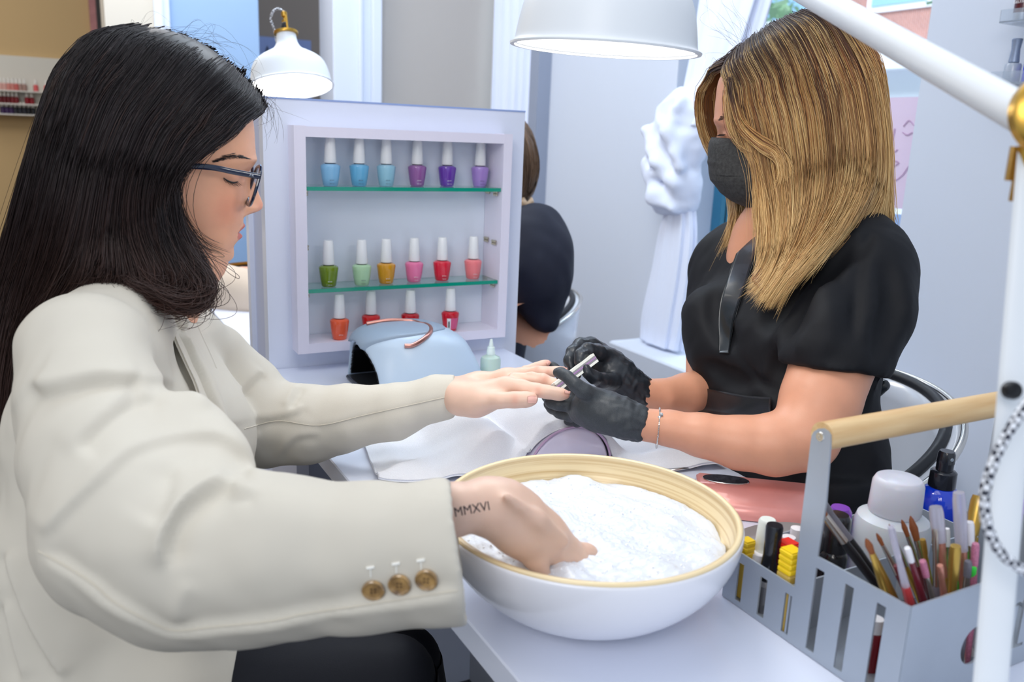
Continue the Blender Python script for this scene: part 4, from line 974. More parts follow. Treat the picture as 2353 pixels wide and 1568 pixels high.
MB().box((hb[0]-.03, hb[1]-.012, 0), (hb[0]-.022, hb[1]-.004, .66)).build('stand_leg', M_chr, hg)
# acrylic wall shelves with polish at the right edge
M_acr = mat('acrylic', (225, 232, 240), .05, trans=.8, ior=1.2)
Xs = XW-.075
sh = px(2306, 40, Xs); sh2 = px(2306, 170, Xs)
for k, (v, zb) in enumerate(((50, sh[2]), (190, px(2306, 178, Xs)[2]))):
    z = px(2306, v, Xs)[2]; y1 = sh[1]; t = thing('acrylic_shelf', ('upper' if k == 0 else 'lower')+' clear acrylic wall shelf with polish bottles at the right edge', 'shelf', (XW-.04, y1-.2, z-.004))
    MB().box((XW-.085, y1-.5, z-.004), (XW-.0005, y1, z)).build('tray', M_acr, t, smooth=False)
    MB().box((XW-.087, y1-.5, z-.004), (XW-.0851, y1, z+.022)).build('lip', M_acr, t, smooth=False)
    for j in range(5):
        yy = y1-.019-j*.042; xx = XW-.045
        cb = [(80, 20, 34), (66, 18, 30), (96, 30, 40), (60, 20, 30), (80, 26, 36)][j] if k == 0 else [(170, 178, 192), (14, 40, 205), (30, 60, 160), (170, 60, 90), (60, 60, 70)][j]
        nm = ['dark plum', 'deep burgundy', 'wine red', 'dark berry', 'maroon'][j] if k == 0 else ['silver glitter', 'royal blue', 'navy blue', 'rose', 'charcoal'][j]
        bt_ = thing('gel_polish_bottle', '%s gel polish on the %s acrylic shelf' % (nm, 'upper' if k == 0 else 'lower'), 'nail polish', (xx, yy, z+.0003), group='gel polish on the acrylic wall shelves')
        gl = mat('gel_'+nm.replace(' ', '_'), cb, .2, coat=.4)
        if k == 0:
            MB().lathe([(0, z+.0003), (.0165, z+.0003), (.0165, z+.018)], (xx, yy, 0), n=24).build('base_band', mat('band_silver', (190, 196, 206), .3, metal=.5), bt_)
            MB().lathe([(.0165, z+.018), (.0168, z+.06), (.008, z+.066), (.0, z+.067)], (xx, yy, 0), n=24).build('bottle_body', gl, bt_)
            text('GELFX', .0078, (xx-.0171, yy, z+.036), (0, -1, 0), (0, 0, 1), M_lw, bt_, 'print')
        else:
            MB().lathe([(0, z+.0003), (.0165, z+.0003), (.0165, z+.036), (.015, z+.040), (.008, z+.042)], (xx, yy, 0), n=24).build('bottle_body', gl, bt_)
            MB().lathe([(.0095, z+.042), (.0105, z+.043), (.0085, z+.068), (.0105, z+.088), (.009, z+.090), (0, z+.090)], (xx, yy, 0), n=24).build('cap', mat('cap_silver_blue', (150, 164, 190), .35, metal=.4, noise=.25, nscale=900), bt_)
# ------------------------------------------------------------ people: shared builders
M_skin = mat('skin', (238, 194, 170), .42, attr=True, sss=.12, bump=.12, bscale=900, bdist=.0006, noise=.05, nscale=60)
M_skin.node_tree.nodes['Principled BSDF'].inputs['Subsurface Scale'].default_value = .012
SK = np.array(lin((238, 178, 144))); SKH = np.array(lin((234, 196, 174)))
def plane_map(uc, vc, dm, turn=0):
    """(u, v, w): point seen at u, v in the head's mid plane, moved w metres sideways towards the viewer's side"""
    c = at(uc, vc, dm); n = _n(ray(uc, vc)*np.array((1, 1, 0)))
    t = math.radians(turn); n = np.array((n[0]*math.cos(t)-n[1]*math.sin(t), n[0]*math.sin(t)+n[1]*math.cos(t), 0))
    def P(u, v, w=0):
        r = ray(u, v); return CP+r*((c-CP).dot(n)/r.dot(n))-n*w
    return P, n
def head_loft(P, rows, nose, feats, nv=320, na=260, ex=2.25):
    """rows: v, u_front, u_back, half width; nose: v, u of the nose outline, width sigma"""
    rows = np.array(rows, float); vs = np.linspace(rows[0, 0], rows[-1, 0], nv)
    S = spline(rows, 400); uf = np.interp(vs, S[:, 0], S[:, 1]); ub = np.interp(vs, S[:, 0], S[:, 2]); W = np.interp(vs, S[:, 0], S[:, 3])
    nz = np.array(nose, float); Sn = spline(nz, 200); un = np.interp(vs, Sn[:, 0], Sn[:, 1], left=np.nan, right=np.nan); sg = np.interp(vs, Sn[:, 0], Sn[:, 2])
    sgn = 1 if rows[len(rows)//2, 1] > rows[len(rows)//2, 2] else -1
    V = np.zeros((nv, na, 3)); UV = np.zeros((nv, na, 3))
    s0 = .00048
    for i, v in enumerate(vs):
        uc = ub[i]*.5+uf[i]*.5
        for k in range(na):
            t = 2*math.pi*k/na
            # denser towards the front
            t = t-.45*math.sin(t)
            c, s = math.cos(t), math.sin(t); e = 2/ex
            fx = math.copysign(abs(c)**(e if c > 0 else 1), c); wy = math.copysign(abs(s)**(e if c > 0 else 1), s)
            u = uc+(uf[i]-uc)*fx if c > 0 else uc+(uc-ub[i])*fx
            w = W[i]*wy
            if c > 0:
                if not np.isnan(un[i]): u += max(0, (un[i]-uf[i])*sgn)*sgn*math.exp(-(w/sg[i])**2)
                for (fv, fw, sv, sw, amp, sym) in feats:
                    g = math.exp(-((v-fv)/sv)**2)*(math.exp(-((w-fw)/sw)**2)+(math.exp(-((w+fw)/sw)**2) if sym else 0))
                    u += sgn*amp*g
            V[i, k] = P(u, v, w); UV[i, k] = (u, v, w)
    Fc = np.array([(i*na+k, i*na+(k+1) % na, (i+1)*na+(k+1) % na, (i+1)*na+k) for i in range(nv-1) for k in range(na)])
    return V.reshape(-1, 3), Fc, UV.reshape(-1, 3)
def to_px(V):
    c = (np.array(V)-CP)@MC.T; return np.stack([c[:, 0]/c[:, 2]*F+1176.5, c[:, 1]/c[:, 2]*F+784, c[:, 2]], 1)
from mathutils.bvhtree import BVHTree
BV = {}
def reg(V, Fc):
    BV[id(V)] = BVHTree.FromPolygons([tuple(v) for v in V], [tuple(int(i) for i in f) for f in Fc]); return V
def surf(V, u, v, lift=0.0):
    """the point of the mesh seen at u, v, lifted towards the viewer"""
    r = ray(u, v); L = np.linalg.norm(r); hit = BV[id(V)].ray_cast(tuple(CP), tuple(r/L))
    if hit[0] is not None: return CP+r*(hit[3]/L-lift)
    q = to_px(V); d = np.hypot(q[:, 0]-u, q[:, 1]-v); m = d < d.min()+4
    return CP+r*(q[m, 2].min()-lift)
def px_map(uc, vc, dm, turn=0):
    """like plane_map, but every point keeps its pixel: the ray meets the plane moved w metres sideways"""
    c = at(uc, vc, dm); n = _n(ray(uc, vc)*np.array((1, 1, 0))); t = math.radians(turn)
    n = np.array((n[0]*math.cos(t)-n[1]*math.sin(t), n[0]*math.sin(t)+n[1]*math.cos(t), 0))
    return lambda u, v, w=0: CP+ray(u, v)*(((c-CP).dot(n)-w)/ray(u, v).dot(n))
def arch_guides(G, cu, cv, s=.00048, kw=.84):
    """round off the first stretches of every guide so the hair lies over the crown"""
    out = []
    for g in G:
        g = [np.array(q, float) for q in g]; h = [g[0]]
        for i in range(3):
            a, b = g[i], g[i+1]; A = np.array(((a[0]-cu)*s, (a[1]-cv)*s, a[2]/kw)); B = np.array(((b[0]-cu)*s, (b[1]-cv)*s, b[2]/kw))
            M = (A+B)/2; M = M/np.linalg.norm(M)*(np.linalg.norm(A)+np.linalg.norm(B))/2*(1.0 if i else 1.02)
            if i < 2: h.append(np.array((cu+M[0]/s, cv+M[1]/s, M[2]*kw)))
            h.append(b)
        out.append([tuple(q) for q in h+g[4:]])
    return out
def vhit(vol, u, v, lift=0.0, d0=.4, d1=1.5):
    """first point of an implicit body along the ray through u, v"""
    r = ray(u, v); ts = np.arange(d0, d1, vol.h*.5); pts = CP+r[None]*ts[:, None]
    I = np.round((pts-vol.lo)/vol.h).astype(int); ok = np.all((I >= 0) & (I < vol.n), axis=1)
    f = np.full(len(ts), 9.); f[ok] = vol.f[tuple(I[ok].T)]
    k = np.argmax(f < 0)
    if not (f < 0).any(): return None
    return CP+r*(ts[k]-lift)
def fold(vol, pts, r, op='+', k=.012, p=.005):
    """raise (+) or press (-) a soft line into the surface by about p metres"""
    lift = (r-p)*(1 if op == '-' else -1)
    Q = [vhit(vol, u, v, lift) for u, v in spline([(a, b, 0) for a, b in pts], max(6, len(pts)*3))[:, :2]]
    Q = [q for q in Q if q is not None]
    if len(Q) > 1:
        Q = np.array(Q); dq = (Q-CP)@FW; md = np.median(dq)
        g = np.array([abs(dq[i]-np.median(dq[max(0, i-3):i+4])) < .012 for i in range(len(Q))]); Q = Q[g]
        if len(Q) < 3: return
        st = np.linalg.norm(np.diff(Q, axis=0), axis=1); cutp = np.argmax(st)
        if st[cutp] > .03: Q = Q[:cutp+1] if cutp >= len(Q)//2 else Q[cutp+1:]
        if len(Q) < 3: return
        for _ in range(2): Q[1:-1] = (Q[:-2]+2*Q[1:-1]+Q[2:])/4
        R = r*np.sin(np.linspace(.25, math.pi-.25, len(Q)))**.5
        vol.chain(list(Q), list(R), k, op)
def strands(G, n, r, seed, jit=.004, K=22, spread=.0, lenv=(.8, 1.02), colf=None, wisp=0.0, sides=3, flat=False):
    """hair strands flowing along interpolated guides; G: list of guide polylines"""
    rs = np.random.RandomState(seed); S = np.array([spline(g, 40) for g in G]); ng = len(S)
    V = []; Fc = []; Cc = []; off = 0
    nc = max(12, n//28); cg = rs.uniform(0, ng-1.001, nc); cj = rs.normal(size=(nc, 3))*jit; cjt = rs.normal(size=(nc, 3))*jit*1.8
    tt = np.linspace(0, 1, 40)
    for i in range(n):
        c = rs.randint(nc); g = np.clip(cg[c]+rs.normal()*.10, 0, ng-1.001) if rs.rand() < .65 else rs.uniform(0, ng-1.001)
        a = int(g); f = g-a; path = S[a]*(1-f)+S[a+1]*f
        L = rs.uniform(*lenv); t = np.linspace(0, L, K); p = np.stack([np.interp(t, tt, path[:, q]) for q in range(3)], 1) if L <= 1 else np.stack([np.interp(np.minimum(t, 1), tt, path[:, q]) for q in range(3)], 1)+np.maximum(t-1, 0)[:, None]*(path[-1]-path[-2])*39
        q = np.linspace(0, 1, K)[:, None]
        p = p+cj[c]*(1-q*.3)*.8+cjt[c]*q**1.5+rs.normal(size=3)*jit*(.35+.5*q)
        ph = rs.uniform(0, 6.28); p = p+np.sin(q*rs.uniform(3, 9)+ph)*rs.normal(size=3)*jit*.35
        if wisp and rs.rand() < wisp:
            p = p+np.sin(q*math.pi*rs.uniform(.6, 1.6))*rs.normal(size=3)*jit*5*q
        rad = r*rs.uniform(.6, 1.3)*np.clip(np.minimum(1, (1-q[:, 0])*6+.12), 0, 1)
        T = np.gradient(p, axis=0); T /= np.linalg.norm(T, axis=1)[:, None]+1e-9
        x = np.cross(T, np.array((.3, .2, .93))); x /= np.linalg.norm(x, axis=1)[:, None]+1e-9; y = np.cross(T, x)
        ring = np.stack([p+rad[:, None]*(math.cos(6.2832*s/sides)*x+math.sin(6.2832*s/sides)*y) for s in range(sides)], 1)
        V.append(ring.reshape(-1, 3))
        j, s = np.meshgrid(np.arange(K-1), np.arange(sides), indexing='ij'); j = j.ravel(); s = s.ravel()
        Fc.append(off+np.stack([j*sides+s, j*sides+(s+1) % sides, (j+1)*sides+(s+1) % sides, (j+1)*sides+s], 1)); off += K*sides
        if colf: Cc.append(np.repeat(colf(rs, q[:, 0], g/(ng-1), c), sides, axis=0))
    return np.vstack(V), np.vstack(Fc), (np.vstack(Cc) if colf else None)
def hair_sheet(G, centre, inset, th, nu=60, nv=50):
    """solid under-layer following the guides, set inwards"""
    S = np.array([spline(g, nv) for g in G]); P = np.zeros((nu, nv, 3))
    for i in range(nu):
        g = i/(nu-1)*(len(S)-1); a = min(int(g), len(S)-2); P[i] = S[a]*(1-(g-a))+S[a+1]*(g-a)
    c = np.array(centre); D = c-P; dist = np.linalg.norm(D, axis=2)[..., None]; P = P+D/dist*inset
    V, Fc = sheet(P, th); return V, Fc

def crease(V, N, pts, hi, whi, lo, wlo, dmax=9, dmin=0, fade=25, soft=5, face=True):
    """cloth crease drawn along a line of the photograph: the left side (looking along the line) is lifted, the right pressed"""
    q = to_px(V); S = spline([(a, b, 0) for a, b in pts], max(12, len(pts)*6))[:, :2]; m0 = (q[:, 2] < dmax) & (q[:, 2] > dmin)
    lo_ = S.min(0)-4*max(whi, wlo); hi_ = S.max(0)+4*max(whi, wlo); m0 &= (q[:, 0] > lo_[0]) & (q[:, 0] < hi_[0]) & (q[:, 1] > lo_[1]) & (q[:, 1] < hi_[1])
    if face: m0 &= ((V-CP)*N).sum(1) < 0
    I = np.where(m0)[0]; P = q[I, :2]; best = np.full(len(I), 1e9); sgn = np.zeros(len(I)); par = np.zeros(len(I)); L = 0; seg = np.linalg.norm(np.diff(S, axis=0), axis=1); T = seg.sum()
    for i in range(len(S)-1):
        a = S[i]; d = S[i+1]-a; l2 = d.dot(d); t_ = ((P-a)@d)/l2; t = np.clip(t_, 0, 1); r = P-a-t[:, None]*d; dist = np.hypot(r[:, 0], r[:, 1]); g = dist < best
        best[g] = dist[g]; cr = d[0]*r[:, 1]-d[1]*r[:, 0]; sgn[g] = np.where(cr[g] < 0, 1, -1); par[g] = L+t[g]*seg[i]; L += seg[i]
    f = np.clip(np.minimum(par, T-par)/fade, 0, 1); f = f*f*(3-2*f)
    sd = best*sgn; up = hi*np.exp(-(np.maximum(sd, 0)/whi)**1.3); dn = lo*np.exp(-(np.maximum(-sd, 0)/wlo)**1.3); b_ = 1/(1+np.exp(-sd/soft*2.2))
    V[I] += N[I]*((up*b_+dn*(1-b_))*f)[:, None]
    return V
# copper handle resting on the curing lamp
reg(uvV, uvF)
hp = [surf(uvV, 760+a/6.92, 720+b/6.92, .0035) for a, b in ((1175, 520), (1290, 515), (1420, 450), (1530, 365), (1590, 290), (1585, 230), (1520, 185), (1420, 165))]
hp += [hp[-1]+(hp[-1]-hp[-2])*.9+np.array((-.004, .006, .001)), hp[-1]+np.array((-.045, .022, .004)), hp[-1]+np.array((-.085, .026, .0))]
MB().tube(spline(hp, 60), .0038, 10).build('handle', mat('copper', (196, 140, 128), .28, metal=1), uv)
# ------------------------------------------------------------ client: long dark hair, glasses, cream blazer
cl = thing('person', 'woman with long dark hair, glasses and cream blazer soaking one hand in the bowl', 'person', (.05, .95, 0))
PC, nC = plane_map(430, 380, .95, turn=6)
rowsC = [(122, 390, 372, .004), (128, 425, 330, .022), (145, 470, 290, .040), (172, 512, 255, .053), (205, 548, 228, .063), (240, 570, 210, .070), (285, 580, 196, .0745), (330, 583, 190, .077), (362, 585, 194, .0745),
         (378, 581, 198, .073), (394, 571, 204, .0715), (420, 564, 216, .070), (455, 560, 236, .067), (488, 558, 262, .062), (504, 557, 276, .059), (514, 554, 284, .057), (524, 551, 292, .0555), (531, 549, 298, .0545), (538, 547, 303, .0535),
         (548, 544, 311, .0515), (558, 540, 319, .049), (568, 536, 326, .046), (580, 535, 334, .043), (592, 531, 342, .038), (602, 518, 350, .032), (609, 498, 362, .024), (613, 470, 380, .012)]
noseC = [(376, 580, .010), (392, 573, .0085), (405, 578, .008), (425, 588, .0085), (445, 595, .010), (460, 601, .0115), (470, 604, .0125), (479, 602, .013), (485, 594, .0135), (490, 580, .014), (494, 567, .014), (498, 560, .012)]
featC = [(478, .0135, 9, .0055, 9, 1), (404, .033, 20, .015, -10, 1), (412, .034, 10, .010, 8, 1), (366, .030, 9, .022, 4, 1), (519, 0, 8, .018, 10, 0), (531, .0, 3.2, .019, -5, 0), (543, 0, 7.5, .0165, 11, 0), (561, 0, 6, .02, -3, 0), (455, .046, 28, .018, 6, 1), (590, 0, 14, .014, 3, 0), (502, 0, 7, .003, -3, 0)]
hV, hF, hUV = head_loft(PC, rowsC, noseC, featC)
colr = np.tile(SK, (len(hV), 1)); u_, v_, w_ = hUV.T
def blend(m, c): colr[:] = colr*(1-m[:, None])+np.array(lin(c))*m[:, None]
blend(.55*np.exp(-((u_-505)/45)**2-((v_-470)/50)**2-((np.abs(w_)-.05)/.03)**2), (222, 138, 112))
blend(.5*np.exp(-((u_-600)/14)**2-((v_-474)/14)**2), (228, 150, 132))
lipw = np.clip(1-(np.abs(w_)/.025)**2, 0, 1)
vm = 531+np.clip((563-u_), 0, 60)*-.03
lm = (1/(1+np.exp(-(v_-509-14*(np.abs(w_)/.025)**2)/1.0)))*(1/(1+np.exp((v_-553+12*(np.abs(w_)/.025)**2)/1.0)))*(np.abs(w_) < .0245)*(u_ > 480)
blend(.85*lm, (206, 104, 98)); blend(.8*np.exp(-((v_-530.5)/1.6)**2)*(np.abs(w_) < .023)*(u_ > 480), (120, 44, 44))
blend(.35*np.exp(-((v_-400)/13)**2-((np.abs(w_)-.033)/.014)**2)*(u_ > 480), (190, 128, 108))
blend(.9*np.exp(-((u_-582)/7)**2-((v_-489)/2.5)**2-((np.abs(w_)-.008)/.004)**2), (110, 50, 44))
hl = np.interp(u_, [300, 425, 468, 520, 562, 585, 600], [430, 372, 342, 308, 268, 240, 225]); blend(1/(1+np.exp((v_-hl)/3)), (34, 25, 27))
reg(hV, hF)
# neck, far hand, bath hand grown as implicit bodies
H = [(hV, hF, colr)]
nk = Vol((-.14, .46, .74), (.52, 1.24, 1.16), .0045)
nk.chain([PC(395, 530, 0), PC(372, 610, 0), PC(335, 700, 0), PC(325, 760, 0)], [.058, .050, .048, .050], .03)
nk.chain([PC(470, 596, .012), PC(400, 590, .03)], [.016, .022], .03); nk.chain([PC(470, 596, -.012), PC(400, 590, -.03)], [.016, .022], .03)
nk.ell(PC(290, 820, 0), (.05, .09, .04), k=.05)
for L in ([(310, 800, .93, 60), (215, 820, .80, 75), (225, 1000, .72, 72), (270, 1210, .665, 76), (480, 1255, .66, 72), (760, 1220, .655, 64), (960, 1188, .655, 58)], [(330, 800, .96, 55), (470, 830, 1.08, 50), (560, 920, 1.085, 50), (640, 970, 1.08, 50), (800, 955, 1.075, 44), (960, 925, 1.072, 34), (1010, 912, 1.072, 30)]):
    P, R = A4(L); nk.chain(P, R, .008)
for s in (1, -1): nk.ell(PC(318, 415, s*.078), (.016, .008, .030), k=.006); nk.ell(PC(330, 430, s*.075), (.010, .01, .02), k=.006)
V, Fc = nk.mesh(2); H.append((V, Fc, np.tile(SK*.97, (len(V), 1))))
def Zf(x, y): return 1000+x/4.278, 780+y/4.278
def hand_chain(vol, L, k=.008, op='+', conv=True):
    P, R = [], []
    for x, y, d, r in L:
        u, v = Zf(x, y) if conv else (x, y); P.append(at(u, v, d)); R.append((r/4.278 if conv else r)*d/F)
    vol.chain(P, R, k, op); return P
fh = Vol((.36, .80, .80), (.66, 1.05, .93), .0017)
# wrist and back of the hand (a flat palm: near and far rows of chains)
hand_chain(fh, [(-60, 560, 1.075, 118), (120, 550, 1.07, 120), (260, 545, 1.065, 128)], .012)
hand_chain(fh, [(170, 500, 1.085, 120), (430, 440, 1.085, 92), (700, 385, 1.075, 70), (860, 345, 1.08, 55)], .02)
hand_chain(fh, [(240, 560, 1.055, 128), (430, 545, 1.045, 100), (620, 500, 1.04, 74), (780, 460, 1.04, 62)], .02)
hand_chain(fh, [(260, 630, 1.045, 105), (400, 640, 1.035, 85), (560, 610, 1.03, 66)], .02)
# thumb
hand_chain(fh, [(470, 610, 1.025, 74), (640, 600, 1.015, 66), (780, 596, 1.01, 66), (900, 592, 1.008, 62), (955, 588, 1.008, 52)], .010)
# index, middle, ring, little
hand_chain(fh, [(700, 440, 1.035, 72), (860, 470, 1.03, 60), (1000, 500, 1.025, 56), (1110, 520, 1.02, 54), (1220, 540, 1.018, 50), (1285, 545, 1.018, 42)], .009)
hand_chain(fh, [(780, 385, 1.055, 64), (950, 385, 1.05, 55), (1060, 400, 1.045, 55), (1160, 440, 1.045, 50), (1215, 470, 1.045, 44)], .007)
hand_chain(fh, [(860, 330, 1.075, 52), (1000, 315, 1.07, 46), (1100, 325, 1.07, 47), (1190, 318, 1.07, 42), (1262, 300, 1.07, 34)], .007)
hand_chain(fh, [(880, 300, 1.095, 44), (990, 275, 1.10, 38), (1060, 252, 1.10, 36), (1105, 232, 1.10, 30)], .007)
# creases between fingers and knuckle dents
for L in ([(560, 520, 1.008, 10), (640, 538, 1.0, 12), (760, 530, .998, 10)], [(820, 400, 1.022, 9), (940, 430, 1.015, 9)], [(900, 345, 1.045, 8), (1000, 352, 1.04, 8)]): hand_chain(fh, L, .006, '-')
V, Fc = fh.mesh(2); Q = to_px(V); c = np.tile((SKH*.94), (len(V), 1)); x, y = (Q[:, 0]-1000)*4.278, (Q[:, 1]-780)*4.278
for kx, ky, kr in ((785, 590, 40), (1075, 395, 38), (1110, 320, 26), (1010, 500, 30), (1000, 280, 24)):
    m = .5*np.exp(-((x-kx)/kr)**2-((y-ky)/(kr*1.3))**2); c = c*(1-m[:, None])+np.array(lin((214, 140, 118)))*m[:, None]
for tx, ty in ((985, 590), (1300, 540), (1280, 295), (1115, 225)):
    m = .45*np.exp(-((x-tx)/50)**2-((y-ty)/45)**2); c = c*(1-m[:, None])+np.array(lin((236, 148, 130)))*m[:, None]
H.append((V, Fc, c)); fhV = reg(V, Fc)
# hand dipping into the bath
bh = Vol((.18, .44, .76), (.50, .68, .93), .0022)
def HC(L, k=.01, op='+'):
    P, R = A4(L); bh.chain(P, R, k, op)
HC([(940, 1190, .655, 62), (1040, 1172, .665, 60), (1110, 1160, .680, 57), (1160, 1165, .690, 53)], .006)
HC([(1150, 1165, .690, 52), (1200, 1195, .700, 48), (1250, 1228, .712, 40), (1300, 1262, .722, 34)], .02)
HC([(1150, 1185, .680, 40), (1200, 1225, .690, 42), (1240, 1255, .700, 30)], .02)
HC([(1290, 1255, .725, 22), (1350, 1268, .735, 15), (1400, 1290, .745, 12)], .008); HC([(1285, 1262, .715, 20), (1330, 1292, .722, 15), (1370, 1330, .73, 13)], .008)
HC([(1280, 1262, .73, 20), (1350, 1285, .75, 15), (1400, 1320, .765, 12)], .008); HC([(1260, 1262, .705, 18), (1290, 1300, .71, 14), (1310, 1345, .715, 12)], .008); HC([(1200, 1250, .685, 18), (1230, 1292, .69, 16), (1260, 1330, .695, 13)], .008)
for L in ([(1170, 1226, .647, 4), (1150, 1215, .645, 6), (1132, 1216, .645, 5)], [(1158, 1240, .66, 3), (1148, 1218, .655, 5), (1165, 1200, .652, 3)]): HC(L, .006, '-')
HC([(1165, 1140, .655, 7), (1240, 1195, .67, 7), (1300, 1245, .69, 6)], .014)
V, Fc = bh.mesh(2); V = V[:]; H.append((V, Fc, np.tile((SKH*.94)*.96, (len(V), 1)))); bhV = reg(V, Fc)
# merge into the one body mesh
n0 = 0; VV, FF, CC = [], [], []
for V, Fc, c in H: VV.append(V); FF.append(Fc+n0); CC.append(c); n0 += len(V)
body = obj('body', np.vstack(VV), np.vstack(FF), M_skin, cl, col=np.vstack(CC))
# nails of the far hand
M_nail = mat('nail_natural', (240, 186, 172), .15, coat=.6); M_tip = mat('nail_tip', (245, 232, 226), .2, coat=.5)
def nail(x, y, dx, dy, a, b, V=fhV, tipx=0):
    """small curved plate; centre, direction of the finger in zoomed pixels, half sizes"""
    L = math.hypot(dx, dy); dx, dy = dx/L, dy/L; P = np.zeros((9, 7, 3))
    for i in range(9):
        for j in range(7):
            s, t = -1+2*i/8, -1+2*j/6; q = (1-.25*abs(s)**3)
            X_, Y_ = x+dx*a*s-dy*b*t*q, y+dy*a*s+dx*b*t*q
            P[i, j] = surf(V, *Zf(X_, Y_), lift=.0006)
    c_ = P.mean((0, 1)); nn = ray(*Zf(x, y)); nn = -_n(nn)
    for i in range(9):
        for j in range(7): P[i, j] = P[i, j]+nn*.0006*(1-(-1+2*j/6)**2)
    for _ in range(3): P[1:-1, 1:-1] = .5*P[1:-1, 1:-1]+.125*(P[2:, 1:-1]+P[:-2, 1:-1]+P[1:-1, 2:]+P[1:-1, :-2])
    Vn, Fn = sheet(P, .0006); nd = obj('nail', Vn, Fn, M_nail, cl)
nail(950, 592, 1, .02, 44, 34); nail(1115, 232, .8, -.5, 22, 15); nail(1275, 294, 1, -.1, 26, 14); nail(1300, 520, 1, .1, 30, 13)
# tattooed numerals on the wrist
tt = 'V\u00b7MMXVI'
e0, e1 = surf(bhV, 1040, 1184, .0004), surf(bhV, 1110, 1170, .0004)
cu_o = (e0+e1)/2; tx = text(tt, .0100, cu_o-np.array((0, 0, .002)), e1-e0, np.cross(_n(e1-e0), _n(ray(1075, 1178))), mat('tattoo_ink', (52, 44, 50), .6), body, 'tattoo', ext=.00005)
me = tx.data; Vt = np.array([v.co[:] for v in me.vertices])+ORG[body]
Qt = to_px(Vt); Vt2 = np.array([surf(bhV, q[0], q[1], .0004) for q in Qt])
for i, v in enumerate(me.vertices): v.co = tuple(Vt2[i]-ORG[body])
me.update()
# eyelashes, eyebrow
M_hairb = mat('hair_black_brown', (30, 22, 22), .42, spec=.6)
def brow(Vs, pts, n, L, m, name, seed, thick=.00035, lift=.0006, dirn=(1, -.4)):
    rs = np.random.RandomState(seed); b = MB(); S = spline([(a, c, 0) for a, c in pts], 60)
    for i in range(n):
        t = rs.rand(); k = int(t*59); u, v = S[k][:2]; v += rs.normal()*3.2*math.sin(math.pi*min(1, t*1.1+.05)); 
        p = surf(Vs, u, v, lift); q = surf(Vs, u+dirn[0]*L*rs.uniform(.6, 1.2), v+dirn[1]*L*rs.uniform(.3, 1.2), lift)
        b.tube([p, (p+q)/2-_n(ray(u, v))*.0006, q], [thick, thick, thick*.3], 4)
    return b.build(name, m, cl)
brow(hV, [(494, 372), (515, 364), (540, 359), (562, 361), (579, 366)], 260, 9, M_hairb, 'eyebrow', 3, thick=.00016, dirn=(-1, .05))
b = MB(); S = spline([(514, 409, 0), (524, 416, 0), (536, 420, 0), (547, 418, 0)], 26)
pl_ = [surf(hV, u, v, .0008) for u, v, _ in S]; b.tube(pl_, [.0004, .0009, .0010, .0005], 6)
for i in range(0, 26, 2):
    p = pl_[i]; q = at(S[i][0]+2+i*.35, S[i][1]+8+(i % 3), to_px([p])[0, 2]-.004); b.tube([p, (p+q)/2+np.array((0, 0, -.0006)), q], [.0003, .0003, .0001], 4)
b.build('eyelashes', M_hairb, cl)

# hair
gC = [  # u, v, w in the head frame
 [(597, 238, -.005), (565, 272, .040), (520, 312, .064), (468, 342, .080), (425, 375, .088), (402, 425, .092), (400, 480, .092), (418, 530, .094), (446, 575, .098), (474, 625, .105), (470, 668, .112), (440, 694, .120), (405, 700, .125)],
 [(588, 220, .005), (540, 270, .052), (485, 318, .074), (435, 360, .088), (398, 410, .095), (380, 465, .097), (392, 520, .098), (418, 570, .102), (446, 620, .110), (448, 662, .120), (420, 688, .128), (385, 690, .130)],
 [(570, 198, .010), (510, 262, .062), (450, 325, .084), (405, 380, .095), (385, 440, .099), (382, 500, .10), (398, 555, .102), (425, 605, .110), (432, 650, .122), (410, 680, .13), (370, 678, .13)],
 [(540, 168, .012), (465, 245, .070), (400, 325, .092), (360, 400, .100), (345, 470, .102), (352, 535, .104), (375, 590, .108), (400, 635, .120), (395, 668, .132), (355, 672, .135), (320, 655, .13)],
 [(505, 140, .014), (420, 220, .074), (350, 310, .096), (312, 400, .104), (300, 475, .106), (305, 540, .108), (325, 600, .115), (345, 645, .130), (325, 665, .135), (280, 640, .12)],
 [(460, 112, .014), (370, 190, .076), (300, 290, .098), (262, 390, .106), (245, 480, .108), (235, 560, .112), (230, 620, .125), (215, 650, .120), (180, 650, .10), (140, 690, .06)],
 [(410, 90, .014), (320, 165, .074), (250, 270, .094), (210, 380, .104), (188, 480, .108), (168, 570, .104), (140, 640, .090), (105, 700, .07), (70, 780, .05), (40, 870, .04)],
 [(350, 74, .012), (265, 135, .066), (200, 240, .088), (160, 360, .098), (135, 470, .10), (110, 570, .085), (80, 660, .06), (45, 750, .05), (15, 850, .05), (0, 950, .05)],
 [(300, 70, .010), (215, 115, .052), (155, 215, .075), (115, 340, .085), (88, 460, .08), (60, 570, .065), (30, 670, .05), (5, 780, .05), (-10, 900, .05), (-5, 1030, .05), (5, 1150, .05)],
 [(270, 74, .0), (180, 125, .03), (125, 220, .05), (88, 340, .06), (55, 470, .055), (25, 590, .04), (-5, 700, .03), (-20, 820, .03), (-22, 950, .03), (-8, 1080, .03), (0, 1230, .03)],
 [(262, 76, -.01), (168, 130, .0), (112, 225, .01), (75, 350, .02), (40, 480, .015), (5, 600, .0), (-30, 720, .0), (-50, 850, .0), (-50, 1000, .0), (-30, 1150, .0)]]
PX = px_map(430, 380, .95, 6); gC = [[(u, v, w+(.007 if 0 < j < 4 and i < 6 else 0)) for j, (u, v, w) in enumerate(g)] for i, g in enumerate(gC)]; gC = arch_guides(gC, 385, 300)
GC = [[PX(*q) for q in g] for g in gC]; GM = [[PX(u+6, v-4, -abs(w)*.96) for u, v, w in g[:8]]+[PX(u+10, v, -abs(w)*.9) for u, v, w in g[8:]] for g in gC]
